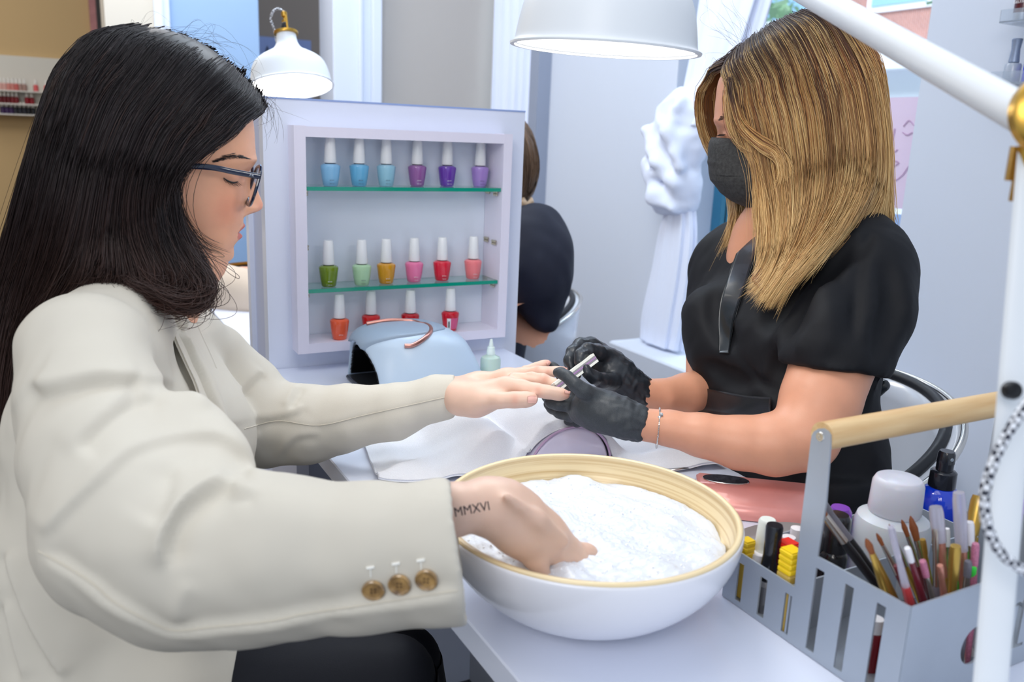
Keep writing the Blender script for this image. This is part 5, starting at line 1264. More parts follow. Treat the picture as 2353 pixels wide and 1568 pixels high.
ctr = PC(380, 380, 0)
def colC(rs, q, g, c):
    b = np.array(lin((34, 25, 27)))*rs.uniform(.5, 1.5); t = np.clip((q-.45)*1.6, 0, 1)[:, None]; return b*(1-t)+np.array(lin((66, 42, 34)))*rs.uniform(.6, 1.3)*t
hV1, hF1 = hair_sheet(GC, ctr, .010, .006); hV2, hF2 = hair_sheet(GM, ctr, .010, -.006)
s1, f1, c1 = strands(GC, 11000, .00027, 11, .0026, 24, colf=colC, wisp=.02, lenv=(.72, 1.03))
s2, f2, c2 = strands(GM, 1500, .0006, 12, .003, 18, colf=colC)
# loose wisps along the crown and a strand over the jaw
fly = [[PC(300, 72, .0), PC(340, 55, .02), PC(400, 60, .03), PC(450, 90, .03)], [PC(440, 96, .01), PC(500, 92, .02), PC(545, 125, .03), PC(570, 180, .02)], [PC(560, 180, .0), PC(600, 205, .0), PC(612, 245, .01), PC(600, 290, .02)], [PC(590, 225, .0), PC(625, 260, .0), PC(622, 300, .0), PC(600, 330, .0)]]
s3, f3, c3 = strands(fly, 90, .00012, 13, .005, 16, colf=colC, wisp=.3, lenv=(.3, 1))
jaw = [[PX(400, 380, .088), PX(420, 470, .086), PX(445, 520, .080), PX(485, 553, .066), PX(535, 572, .030)], [PX(392, 400, .09), PX(415, 490, .088), PX(440, 545, .084), PX(470, 580, .074), PX(500, 590, .05)]]
s4, f4, c4 = strands(jaw, 60, .00022, 14, .0018, 20, colf=colC, lenv=(.7, 1.02))
curlG = [[PX(392, 430, .100), PX(405, 520, .104), PX(438, 590, .110), PX(478, 640, .118), PX(484, 680, .124), PX(450, 706, .130), PX(400, 706, .132), PX(360, 690, .132)],
         [PX(380, 470, .102), PX(392, 545, .106), PX(420, 610, .114), (PX(452, 655, .122)), PX(450, 690, .128), PX(415, 704, .132), PX(372, 698, .134), PX(340, 676, .134)],
         [PX(350, 500, .106), PX(366, 580, .112), PX(396, 640, .122), PX(412, 676, .130), PX(392, 700, .134), PX(350, 698, .136), PX(310, 672, .134), PX(285, 650, .13)]]
s6, f6, c6 = strands(curlG, 900, .00030, 16, .0045, 26, colf=lambda rs, q, g, c: colC(rs, np.minimum(q*1.2+.25, 1), g, c), wisp=.12, lenv=(.7, 1.03))
mi = [[PC(u, v, w*.15) for u, v, w in g[:6]] for g in gC]          # parting ridge
s5, f5, c5 = strands([g[:6] for g in GC], 4200, .00032, 15, .0016, 14, colf=colC, lenv=(.5, 1))
parts = [(hV1, hF1, np.tile(np.array(lin((26, 18, 19))), (len(hV1), 1))), (hV2, hF2, np.tile(np.array(lin((26, 18, 19))), (len(hV2), 1))), (s1, f1, c1), (s2, f2, c2), (s3, f3, c3), (s4, f4, c4), (s5, f5, c5), (s6, f6, c6)]
# skull cap so no scalp shows
ks = Vol((-.06, .85, 1.02), (.26, 1.16, 1.28), .004); cc = PC(372, 262, 0); e1_ = _n(PC(450, 262, 0)-cc)
ks.ell(cc, (.096, .078, .088), R=np.array([e1_, np.cross((0, 0, 1.), e1_), (0, 0, 1.)]), k=.0); ks.ell(PC(300, 400, 0), (.075, .075, .075), k=.04)
Vk, Fk = ks.mesh(1); qk = to_px(Vk); keep = ~((qk[:, 0] > 560) & (qk[:, 1] > 235)); 
parts.append((Vk, Fk[np.all(keep[Fk], axis=1)], np.tile(np.array(lin((24, 17, 18))), (len(Vk), 1))))
n0 = 0; VV, FF, CC = [], [], []
for V, Fc, c in parts: VV.append(V); FF.append(Fc+n0); CC.append(c); n0 += len(V)
M_hair = mat('hair', (30, 22, 22), .45, attr=True, spec=.5)
obj('hair', np.vstack(VV), np.vstack(FF), M_hair, cl, col=np.vstack(CC))

# glasses: worn, child of the person's clothing and accessories -> a thing of its own
gl = thing('eyeglasses', 'dark blue framed eyeglasses worn by the dark-haired woman', 'glasses', PC(560, 410, 0))
M_fr = mat('frame_navy', (16, 30, 58), .15, coat=.6); M_ln = mat('lens', (225, 236, 248), .04, alpha=.32, coat=1)  # pale see-through lens tint stands in for white glare
fn = _n(PC(600, 400, 0)-PC(500, 400, 0)); uz_ = _n(PC(577, 376, 0)-PC(551, 466, 0)); sd = -nC
def lens_pt(s, a, off=0):
    """s side (+1 near), a angle on the rim"""
    ca, sa = math.cos(a), math.sin(a); rx, rz = .0265, .0225
    x = math.copysign(abs(ca)**.75, ca)*rx; z = math.copysign(abs(sa)**.75, sa)*rz
    base = PC(577, 420, 0); w = s*(.033)+x
    return base+(-nC)*w+uz_*(z-.001)-fn*(.07*abs(w))+fn*off
for s in (1, -1):
    MB().tube([lens_pt(s, t) for t in np.linspace(0, 6.2832, 48)], .0019, 8, flat=1.2).build('rim', M_fr, gl)
    P = [lens_pt(s, t) for t in np.linspace(0, 6.2832, 48)[:-1]]; c0 = sum(P)/47+fn*.001
    MB().add([c0+fn*.0]+P, [(0, i+1, (i+1) % 47+1) for i in range(47)]).build('lens', M_ln, gl)
    hinge = lens_pt(s, 0 if s > 0 else math.pi)+uz_*.012
    ear = PC(352, 372, s*.080); mid = PC(455, 376, s*.0775)
    MB().tube(spline([hinge-fn*.0, hinge*.5+mid*.5+(-nC)*s*.001, mid, ear], 30), .0030, 8, flat=.42, up=-nC).build('temple', M_fr, gl)
MB().tube(spline([lens_pt(1, math.pi)+uz_*.006, PC(586, 404, 0), lens_pt(-1, 0)+uz_*.006], 12), .002, 8).build('bridge', M_fr, gl)
tq0, tq1 = PC(538, 403, .0795), PC(553, 408, .0795)
pw = [hinge_ for hinge_ in [lens_pt(1, 0)+uz_*.012]][0]; mid = PC(455, 376, .0775); dT = _n(pw-mid)
text('P\u00b7R', .0034, pw-dT*.010+(-nC)*.0024-uz_*.0012, dT, uz_, mat('temple_print', (200, 210, 225), .4), gl, 'print')

# blazer
M_blz = mat('blazer_cream', (203, 196, 182), .75, bump=.35, bscale=1800, bdist=.0003)
bz = Vol((-.40, .42, .52), (.50, 1.28, 1.08), .0033)
def BC(L, k=.03, op='+'):
    P, R = A4(L); bz.chain(P, R, k, op)
BC([(225, 850, .83, 150), (205, 1010, .83, 158), (205, 1300, .82, 190), (240, 1700, .83, 250)], .04)
BC([(380, 840, 1.0, 118), (425, 1000, .98, 138), (400, 1300, .95, 155), (390, 1700, .93, 160)], .04)
BC([(300, 850, .92, 150), (300, 1010, .90, 190), (325, 1300, .88, 215), (345, 1700, .86, 225)], .04)
BC([(205, 800, .785, 135), (270, 745, .86, 90), (345, 722, .93, 58)], .03)                 # near shoulder to neck
BC([(375, 740, .97, 62), (440, 775, 1.03, 62), (490, 815, 1.07, 70)], .02)                # far shoulder
sleeveN = [(192, 812, .76, 140), (205, 930, .725, 150), (235, 1060, .69, 165), (285, 1170, .665, 186)]
foreN = [(290, 1215, .66, 202), (420, 1272, .655, 206), (560, 1288, .65, 188), (650, 1282, .645, 182), (850, 1275, .64, 162), (1010, 1268, .638, 160), (1120, 1262, .637, 160)]
BC([(395, 1440, .80, 120), (402, 1580, .80, 138), (400, 1720, .80, 145)], .03)
BC(sleeveN, .012); BC(foreN, .012)
BC([(470, 1060, .70, 95), (430, 1010, .72, 100)], .03)                                     # cloth bunched in the elbow bend
sleeveF = [(492, 820, 1.08, 74), (545, 900, 1.09, 96), (612, 972, 1.08, 98), (700, 975, 1.075, 90), (790, 963, 1.07, 74), (900, 948, 1.07, 64), (1000, 918, 1.07, 50), (1070, 903, 1.07, 47)]
BC(sleeveF, .010)
# openings at the cuffs
P, R = A4([(1020, 1267, .638, 128), (1050, 1266, .638, 140), (1200, 1258, .637, 150)]); bz.chain(P, R, .004, '-')
P, R = A4([(1032, 910, 1.07, 34), (1080, 903, 1.07, 42), (1140, 890, 1.07, 50)]); bz.chain(P, R, .003, '-')
def cut(u0, v0, u1, v1, d, tilt=0):
    a, b = at(u0, v0, d), at(u1, v1, d); n = _n(np.cross(b-a, ray((u0+u1)/2, (v0+v1)/2))); n = n if n.dot(RT) > 0 else -n
    bz.plane(a, n+FW*tilt)
# cut only affects its own sleeve: done on sub-blocks
def cut_local(lo, hi, p, n, k=.002):
    sl, (x, y, z) = bz._sub(lo, hi, 0); n = _n(n)
    bz._mix(sl, -((x-p[0])*n[0]+(y-p[1])*n[1]+(z-p[2])*n[2]), k, '-')
a, b = at(1036, 1108, .637), at(1076, 1432, .637); n = np.cross(b-a, ray(1055, 1270)); n = n if n.dot(RT) > 0 else -n; nCuff = _n(n)
cut_local(at(1000, 1500, .70)-.12, at(1200, 1000, .60)+.12, a, nCuff)
a, b = at(1046, 862, 1.07), at(1046, 955, 1.07); n = np.cross(b-a, ray(1046, 900)); n = n if n.dot(RT) > 0 else -n
cut_local((.425, .80, .78), (.52, 1.05, .96), a, n)
V, Fc = bz.mesh(3); Nn = normals(V, Fc)
mm_ = .001
for pts, hi, whi, lo, wlo, dm, dn_, fd in (
    ([(60, 877), (92, 896), (151, 889), (220, 873), (284, 877), (325, 866)], 6, 42, -9, 55, .84, 0, 30),
    ([(151, 1051), (192, 997), (243, 946), (293, 905), (330, 876), (389, 882), (435, 910), (476, 955)], 5, 30, 2, 24, .84, 0, 40),
    ([(170, 1040), (215, 990), (275, 940), (335, 912), (390, 915)], -1, 14, -7, 42, .84, 0, 40),
    ([(92, 1239), (160, 1170), (229, 1106), (293, 1047), (366, 1019), (458, 1004), (513, 1013), (559, 1056), (586, 1120)], 5, 34, -2, 40, .84, 0, 30),
    ([(545, 1097), (481, 1125), (426, 1166), (394, 1212), (382, 1253), (382, 1320)][::-1], 11, 40, -9, 48, .84, 0, 60),
    ([(592, 1134), (545, 1134), (522, 1104)][::-1], 4, 20, -5, 20, .84, 0, 16),
    ([(87, 1267), (160, 1308), (215, 1345), (256, 1381), (320, 1418), (394, 1450), (481, 1443), (620, 1429), (700, 1412), (850, 1390), (1066, 1356)][::-1], 6, 22, -5, 46, .80, 0, 50),
    ([(403, 1056), (396, 1110), (375, 1170), (352, 1220)], -1, 24, -6, 44, .80, 0, 40),
    ([(9, 1262), (27, 1345), (60, 1427), (105, 1505), (146, 1568)], 7, 30, -5, 26, 1.2, 0, 30),
    ([(0, 1380), (22, 1470), (50, 1568)], 6, 20, -5, 20, 1.2, 0, 30),
    ([(440, 1330), (412, 1400), (420, 1440)], 3, 26, 4, 26, .80, 0, 30),
    ([(410, 770), (426, 825), (450, 877), (464, 916), (478, 951), (496, 1000)], 10, 40, -10, 12, 1.2, .74, 12),
    ([(426, 750), (468, 828), (503, 909), (524, 979), (536, 1025)], -5, 22, 6, 26, 1.2, .74, 15),
    ([(541, 918), (560, 897), (576, 881), (605, 854)], 5, 20, -5, 20, 1.3, 1.0, 10),
    ([(561, 982), (580, 967), (626, 962), (680, 950), (700, 930)], 4, 20, -3, 20, 1.3, 1.0, 15),
    ([(662, 940), (675, 910), (692, 884)], 4, 12, -8, 9, 1.3, 1.0, 10),
    ([(561, 990), (638, 970), (732, 979), (832, 957), (1031, 911)], 1.5, 12, -1.5, 12, 1.3, 1.0, 20),
    ([(640, 1060), (680, 1010), (740, 1000)], 3, 18, -3, 18, 1.3, 1.0, 20)):
    V = crease(V, Nn, pts, hi*mm_, whi, lo*mm_, wlo, dm, dn_, fd, soft=8 if dm < .9 else 5)
V = relax(relax(V, Fc, .6), Fc, .6); Nn = normals(V, Fc)
V = V+Nn*(.0011*wob(V, .12, 21)+.0004*wob(V, .04, 22))[:, None]
# collar hugging the neck
blazer = obj('blazer', V, Fc, M_blz, cl); bzV = reg(V, Fc)
# lapels: folded cloth lying on the front, its outer edge standing off the chest
def lapel(A_, B_, la, lb, name):
    a = spline([(p, q, 0) for p, q in A_], 50); b = spline([(p, q, 0) for p, q in B_], 50); P = np.zeros((50, 16, 3)); D = np.zeros((50, 16)); U = np.zeros((50, 16, 2))
    for i in range(50):
        for j in range(16):
            t = j/15; u, v = a[i, :2]*(1-t)+b[i, :2]*t; U[i, j] = u, v; D[i, j] = (surf(bzV, u, v, 0)-CP)@FW
    for i in range(1, 50): D[i] = np.maximum(D[i], D[i-1]-.0015)       # stays on the chest where the near sleeve passes in front
    for _ in range(25):
        D[1:-1] = .5*D[1:-1]+.25*(D[2:]+D[:-2]); D[:, 1:-1] = .5*D[:, 1:-1]+.25*(D[:, 2:]+D[:, :-2])
    for i in range(50):
        for j in range(16):
            t = j/15; P[i, j] = CP+ray(*U[i, j])*(D[i, j]-(la*(1-t)**1.5+lb+.002*math.sin(math.pi*t)))
    V_, F_ = sheet(P, .0028); c_ = (P[25, 8]-P[24, 8]); obj(name, V_, F_, M_blz, cl)
lapel([(398, 716), (402, 768), (424, 822), (448, 874), (462, 914), (476, 950), (498, 1004)], [(442, 712), (462, 765), (490, 826), (515, 890), (534, 950), (545, 990), (540, 1012)], .010, .003, 'lapel')
ck = Vol((-.08, .78, .92), (.28, 1.16, 1.06), .0035)
for s in (1, -1):
    L = [PC(262, 640, s*.02), PC(285, 632, s*.055), PC(330, 650, s*.078), PC(375, 682, s*.082), PC(408, 712, s*.076)]
    ck.chain(L, [.012, .013, .013, .011, .006], .01); ck.chain([p-np.array((0, 0, .014)) for p in L[:-1]], [.014, .014, .014, .010], .01)
Vc, Fcc = ck.mesh(2); obj('collar', Vc, Fcc, M_blz, cl)
# seam along the sleeve, cuff hem, buttons and buttonholes
M_seam = mat('seam_thread', (206, 198, 182), .8)  # seam thread in nearly the blazer's own cream
def on(V_, pts, lift=.0004, n=60):
    return [surf(V_, u, v, lift) for u, v, _ in spline([(a, b, 0) for a, b in pts], n)]
sp_ = on(bzV, [(87, 1267), (160, 1308), (215, 1345), (256, 1381), (320, 1418), (394, 1450), (481, 1443), (620, 1429), (700, 1412), (850, 1390), (1066, 1356)], .0003, 110)
MB().tube(sp_, .0006, 6).build('sleeve_seam', M_seam, cl)
MB().tube(on(bzV, [(561, 986), (638, 968), (732, 978), (832, 956), (930, 934), (1038, 910)], .0003, 60), .0006, 6).build('sleeve_seam', M_seam, cl)
M_but = mat('horn_button', (196, 156, 96), .2, coat=.7, noisecol=(70, 46, 30), nscale=90)
M_thr = mat('thread_pale', (238, 236, 228), .7); M_bh = mat('button_dark', (66, 46, 34), .4)
for (u, v), (hu, hv) in zip(((858, 1357), (918, 1344), (980, 1333)), ((851, 1305), (910, 1296), (967, 1288))):
    p = surf(bzV, u, v, .0012); q = [surf(bzV, u+a, v+b, 0) for a, b in ((-14, 0), (14, 0), (0, -14), (0, 14))]
    nn = _n(np.cross(q[1]-q[0], q[3]-q[2])); nn = nn if nn.dot(ray(u, v)) < 0 else -nn
    bt_ = MB().lathe([(0, -.001), (.0074, -.001), (.0080, 0), (.0080, .0012), (.0070, .0019), (.0060, .0013), (.0045, .0010), (0, .0008)], p, n=40, ax=nn).build('button', M_but, cl)
    A = frame(nn); hl = MB()
    for a, b in ((.0013, .0013), (-.0013, .0013), (.0013, -.0013), (-.0013, -.0013)):
        hl.lathe([(0, .0009), (.0006, .0009), (.0006, .0014), (0, .0014)], p+A[0]*a+A[1]*b, n=8, ax=nn)
    hl.build('thread_holes', M_bh, bt_)
    x0, x1 = surf(bzV, hu-9, hv+2, .0004), surf(bzV, hu+9, hv-1, .0004); x2 = surf(bzV, hu+1, hv+22, .0004)
    MB().tube([x0, (x0+x1)/2, x1], .0011, 6).tube([(x0+x1)/2, x2], .0005, 6).build('buttonhole', M_thr, cl)
# trousers
M_trs = mat('trousers_navy_black', (16, 18, 26), .75, spec=.3, bump=.2, bscale=900)
tv = Vol((-.25, .60, .30), (.62, 1.15, .80), .008)
P, R = A4([(300, 1700, .86, 230), (620, 1610, .84, 150), (900, 1562, .84, 103)]); tv.chain(P, R, .04)
P, R = A4([(420, 1640, 1.02, 170), (700, 1560, 1.02, 120), (930, 1520, 1.04, 84)]); tv.chain(P, R, .04)
V, Fc = tv.mesh(2); V = V[:]
kn_ = A4([(900, 1562, .84, 103)])[0][0]; k2_ = A4([(930, 1520, 1.04, 84)])[0][0]
l_ = MB()
n0 = len(V); VV, FF = [V], [Fc]
for k_ in (kn_, k2_):
    a_, f_ = tube(spline([k_+np.array((.0, 0, -.0)), k_+np.array((.01, 0, -.15)), k_+np.array((-.02, 0, -.35)), k_+np.array((-.03, 0, -.52))], 20), [.046, .055, .05, .045], 20)
    VV.append(np.array(a_)); FF.append(np.array([f for f in f_ if len(f) == 4])+n0); n0 += len(a_)
obj('trousers', np.vstack(VV), np.vstack(FF), M_trs, cl)
tub_chair(.0, .93, .27, math.pi, .70, 'white tub chair with black piping under the woman in the cream blazer')
# ------------------------------------------------------------ manicurist: blonde streaked hair, mask, black tunic, gloves
te = thing('person', 'masked manicurist with blonde streaked hair, black tunic and black gloves filing nails', 'person', (.92, .86, 0))
PT, nT = plane_map(1830, 280, 1.15, turn=-4)
SKT = np.array(lin((224, 160, 128)))
rowsT = [(74, 1800, 1840, .004), (80, 1760, 1890, .024), (100, 1724, 1935, .044), (128, 1694, 1965, .057), (160, 1668, 1990, .067), (190, 1652, 2008, .074), (230, 1646, 2010, .076), (265, 1643, 2005, .075), (285, 1644, 2000, .073), (298, 1652, 1994, .071),
         (315, 1660, 1985, .069), (345, 1664, 1965, .067), (375, 1662, 1945, .063), (400, 1668, 1925, .058), (425, 1678, 1905, .052), (450, 1690, 1890, .044), (468, 1705, 1875, .034), (478, 1735, 1865, .020), (481, 1780, 1850, .008)]
noseT = [(285, 1645, .010), (310, 1648, .009), (340, 1634, .011), (365, 1630, .0135), (378, 1645, .014), (385, 1664, .013)]
featT = [(305, .032, 16, .014, -8, 1), (310, .032, 8, .010, 7, 1), (278, .03, 8, .02, 3, 1)]
tV, tF, tUV = head_loft(PT, rowsT, noseT, featT, 240, 200)
reg(tV, tF); colr = np.tile(SKT, (len(tV), 1))
nk = Vol((.74, .70, .98), (1.10, 1.06, 1.22), .005)
nk.chain([PT(1830, 420, 0), PT(1835, 500, 0), PT(1850, 600, 0), PT(1860, 660, 0)], [.056, .052, .058, .07], .03)
nk.chain([PT(1740, 600, .0), PT(1790, 640, 0)], [.03, .05], .05); nk.chain([PT(1745, 540, .0), PT(1735, 640, 0)], [.028, .030], .05)
Vn_, Fn_ = nk.mesh(2)
av = Vol((.52, .52, .72), (1.16, 1.20, 1.10), .004)
def TC(vol, L, k=.02, op='+'):
    P, R = A4(L); vol.chain(P, R, k, op)
TC(av, [(1965, 640, 1.06, 88), (1925, 800, 1.03, 96), (1885, 920, 1.0, 90), (1850, 1000, .985, 78)], .006)
TC(av, [(1848, 1005, .985, 80), (1780, 1022, .985, 72), (1700, 1018, .99, 62), (1610, 1000, .995, 50), (1540, 985, 1.0, 41), (1470, 975, 1.0, 38)], .006)
TC(av, [(1660, 640, 1.30, 70), (1635, 780, 1.26, 58), (1622, 880, 1.21, 46)], .006)
TC(av, [(1630, 890, 1.20, 48), (1575, 905, 1.17, 46), (1520, 910, 1.14, 38), (1460, 900, 1.12, 34)], .006)
Va, Fa = av.mesh(2); reg(Va, Fa)
n0 = 0; VV, FF, CC = [], [], []
for V, Fc, c in ((tV, tF, colr), (Vn_, Fn_, np.tile(SKT*.95, (len(Vn_), 1))), (Va, Fa, np.tile(SKT*.97, (len(Va), 1)))): VV.append(V); FF.append(Fc+n0); CC.append(c); n0 += len(V)
obj('body', np.vstack(VV), np.vstack(FF), M_skin, te, col=np.vstack(CC))
# lashes
b = MB()
for i in range(9):
    u = 1654+i*1.6; p = surf(tV, u, 309, .0006); q = p+(at(u-12+i*.6, 314-i*.2, 1.12)-at(u, 309, 1.12)); b.tube([p, (p+q)/2+np.array((0, 0, -.0004)), q], [.0004, .0004, .0001], 4)
b.build('eyelashes', M_hairb, te)
brow(tV, [(1650, 276), (1664, 268), (1690, 270)], 60, 8, mat('brow_brown', (96, 62, 40), .5), 'eyebrow', 5, dirn=(.8, -.3))
# face mask with three pleats
mv = [(317, 1637, .050), (330, 1632, .056), (350, 1630, .060), (380, 1631, .064), (405, 1634, .066), (425, 1646, .066), (445, 1664, .063), (460, 1684, .058), (470, 1706, .052), (477, 1724, .046)]
S = spline([(a, b_, c) for a, b_, c in mv], 90); P = np.zeros((90, 80, 3))
for i, (v, uf, W) in enumerate(S):
    pl = 2.2*max(math.exp(-((v-372)/5)**2), math.exp(-((v-412)/5)**2), math.exp(-((v-440)/5)**2))
    for k in range(80):
        t = -1.62+3.24*k/79; c, s = math.cos(t), math.sin(t); vv = v+(12*(1-c)**1.2 if v < 400 else -26*(1-c)**1.4*(v-400)/77)
        u = uf-pl*c*.8+150*(1-abs(c)**.85*(1 if c > 0 else -1)); P[i, k] = PT(u, vv, W*math.copysign(abs(s)**.9, s)*1.06)
V, Fc = sheet(P[:, ::-1], .0012)
mk = thing('face_mask', 'black pleated face mask worn by the blonde manicurist', 'mask', PT(1640, 400, 0))
obj('mask_body', V, Fc, mat('mask_black', (42, 42, 42), .75, bump=.8, bscale=420, bdist=.0008, noise=-1.2, nscale=260), mk)
for pv in (0, 89):
    MB().tube([P[pv, k] for k in range(0, 80, 3)], .0011, 6).build('mask_edge', mat('mask_seam', (34, 34, 34), .7), mk)
for k in (0, 79):
    e = P[30, k]; MB().tube(spline([e, PT(1850, 335, (.082 if (P[30, k]-PT(1700, 380, 0)).dot(-nT) > 0 else -.082)), PT(1895, 345, (.078 if (P[30, k]-PT(1700, 380, 0)).dot(-nT) > 0 else -.078))], 14), .0012, 6).build('ear_loop', M_blk, mk)

# tunic
M_tun = mat('tunic_black', (15, 16, 21), .68, bump=.25, bscale=1500, bdist=.0003, spec=.35)
tn = Vol((.60, .50, .45), (1.28, 1.28, 1.16), .0052)
TC(tn, [(1880, 640, 1.12, 150), (1862, 800, 1.11, 145), (1850, 930, 1.12, 138), (1880, 1060, 1.12, 140), (1900, 1300, 1.12, 150)], .035)
TC(tn, [(1722, 640, 1.27, 112), (1712, 780, 1.26, 122), (1716, 930, 1.24, 116), (1760, 1100, 1.22, 120), (1790, 1300, 1.2, 130)], .035)
TC(tn, [(1800, 640, 1.2, 130), (1780, 800, 1.18, 150), (1780, 930, 1.17, 140), (1820, 1300, 1.16, 140)], .035)
TC(tn, [(1885, 560, 1.15, 78), (1950, 580, 1.09, 98), (1982, 625, 1.06, 108)], .03)                            # near shoulder
TC(tn, [(1980, 640, 1.06, 110), (1960, 720, 1.04, 118), (1925, 790, 1.025, 112), (1895, 900, 1.01, 116)], .03)     # short sleeve
TC(tn, [(1790, 560, 1.22, 62), (1715, 580, 1.28, 68), (1668, 610, 1.30, 66)], .03)
TC(tn, [(1665, 620, 1.30, 66), (1650, 720, 1.28, 64)], .04)
TC(tn, [(1640, 730, 1.19, 70), (1640, 800, 1.18, 62)], .035)                                                     # bust
P_, R_ = A4([(1925, 790, 1.025, 98), (1890, 920, 1.01, 102), (1870, 1010, 1.0, 108)]); 
sl_lo, sl_hi = at(2060, 1000, 1.0), at(1780, 800, 1.0)
def cutT(u0, v0, u1, v1, d, lo, hi):
    a, b = at(u0, v0, d), at(u1, v1, d); n = _n(np.cross(b-a, ray((u0+u1)/2, (v0+v1)/2))); n = n if n[2] < 0 else -n
    sl, (x, y, z) = tn._sub(lo, hi, 0)
    dd = -((x-a[0])*n[0]+(y-a[1])*n[1]+(z-a[2])*n[2])
    # only in front of the torso surface
    ba = np.array(FW); near = (x-CP[0])*ba[0]+(y-CP[1])*ba[1]+(z-CP[2])*ba[2]
    dd = np.maximum(dd, near-1.045)
    tn._mix(sl, dd, .002, '-')
cutT(1798, 832, 2022, 866, 1.0, (.70, .50, .78), (1.10, .90, .92))
def foldT(L, r, op, k, p=.005): fold(tn, L, r, op, k, p)
foldT([(2000, 540), (1975, 600), (1965, 700), (1960, 780)], .004, '-', .008, .003)
foldT([(1880, 640), (1900, 700), (1890, 780), (1850, 810)], .010, '+', .02, .005); foldT([(1850, 600), (1800, 660), (1760, 740)], .010, '-', .025, .005)
foldT([(1960, 560), (1890, 620), (1830, 690), (1800, 760)], .009, '-', .02, .005); foldT([(2040, 620), (2060, 720), (2020, 810)], .008, '-', .02, .004)
foldT([(1650, 640), (1640, 720), (1680, 790)], .008, '-', .02, .004); foldT([(1760, 800), (1800, 840), (1770, 900)], .008, '-', .02, .004)
foldT([(1620, 840), (1680, 870), (1760, 890)], .007, '-', .015, .004); foldT([(1690, 800), (1730, 870), (1790, 900)], .004, '-', .008, .003)
V, Fc = tn.mesh(2); V = V+normals(V, Fc)*(.0014*wob(V, .10, 31)+.0005*wob(V, .035, 32))[:, None]; tnV = reg(V, Fc)
obj('tunic', V, Fc, M_tun, te)
# V neck skin panel is the neck itself; satin lapel band runs down the wrap front
M_sat = mat('satin_black', (30, 34, 38), .3, bump=.2, bscale=40, bdist=.001, coat=.2)
def band(L, wpx, name, lift=.0030, th=.0015, n=50):
    S = spline([(a, b_, 0) for a, b_ in L], n); T = np.gradient(S[:, :2], axis=0); T /= np.linalg.norm(T, axis=1)[:, None]
    W = np.interp(np.linspace(0, 1, n), np.linspace(0, 1, len(wpx)), wpx); P = np.zeros((n, 9, 3))
    for i in range(n):
        for j in range(9):
            a = (j/8-.5)*W[i]; P[i, j] = surf(tnV, S[i, 0]-T[i, 1]*a, S[i, 1]+T[i, 0]*a, 0)
    D = (P-CP)@FW
    for _ in range(14):
        D[1:-1] = .5*D[1:-1]+.25*(D[2:]+D[:-2]); D[:, 1:-1] = .5*D[:, 1:-1]+.25*(D[:, 2:]+D[:, :-2])
    D0 = (P-CP)@FW
    P = CP+(P-CP)*((D-lift)/D0)[..., None]
    V, Fc = sheet(P, th); Nn = normals(V, Fc)
    obj(name, V, Fc, M_sat, te)
band([(1738, 500), (1722, 560), (1700, 630), (1680, 690), (1668, 750), (1664, 812)], [34, 38, 44, 42, 34, 22], 'satin_lapel')
band([(1592, 915), (1650, 925), (1710, 934), (1772, 936)], [54, 54, 50, 46], 'waistband', lift=.0045)
bow = Vol((.90, .60, .78), (1.10, .86, .90), .003)
TC(bow, [(1985, 905, 1.12, 16), (2010, 893, 1.11, 20), (2030, 886, 1.10, 15)], .006); TC(bow, [(1985, 915, 1.12, 10), (2000, 945, 1.12, 10), (1995, 985, 1.13, 8)], .006)
V, Fc = bow.mesh(1); obj('belt_bow', V, Fc, M_sat, te)
# trousers
tv = Vol((.50, .55, .35), (1.25, 1.20, .90), .007)
TC(tv, [(1930, 1130, 1.12, 120), (1960, 1250, 1.10, 130)], .04); TC(tv, [(1950, 1260, 1.08, 125), (1800, 1340, 1.0, 105), (1640, 1430, .96, 84)], .04)
TC(tv, [(1800, 1230, 1.24, 110), (1640, 1310, 1.18, 80)], .04)
V, Fc = tv.mesh(2)
obj('trousers', V, Fc, M_trs, te)
# bracelet
bp = []
for t in np.linspace(0, 6.2832, 40)[:-1]:
    c = at(1512, 984, 1.003); ax = _n(at(1560, 992, 1.0)-at(1470, 976, 1.0)); A = frame(ax); A0_ = A
    bp.append(c+(A[0]*math.cos(t)+A[1]*math.sin(t))*.0236+ax*(.004*math.cos(t+.8)))
b = MB()
for i in range(0, 39):
    b.lathe([(0, -.0011), (.0010, -.0005), (.0010, .0005), (0, .0011)], bp[i], n=6, ax=bp[(i+1) % 39]-bp[i])
    b.lathe([(0, -.0011), (.0010, -.0005), (.0010, .0005), (0, .0011)], (bp[i]+bp[(i+1) % 39])/2, n=6, ax=bp[(i+1) % 39]-bp[i])
tc_ = surf(Va, 1519, 953, .002); b.lathe([(0, -.002), (.0024, -.001), (.0024, .001), (0, .002)], tc_, n=10, ax=ray(1519, 953)).lathe([(0, -.002), (.002, -.001), (.002, .001), (0, .002)], tc_-UP*.0035-RT*.002, n=10, ax=ray(1519, 953))
b.build('silver_bracelet', mat('silver', (215, 212, 208), .2, metal=1), te)
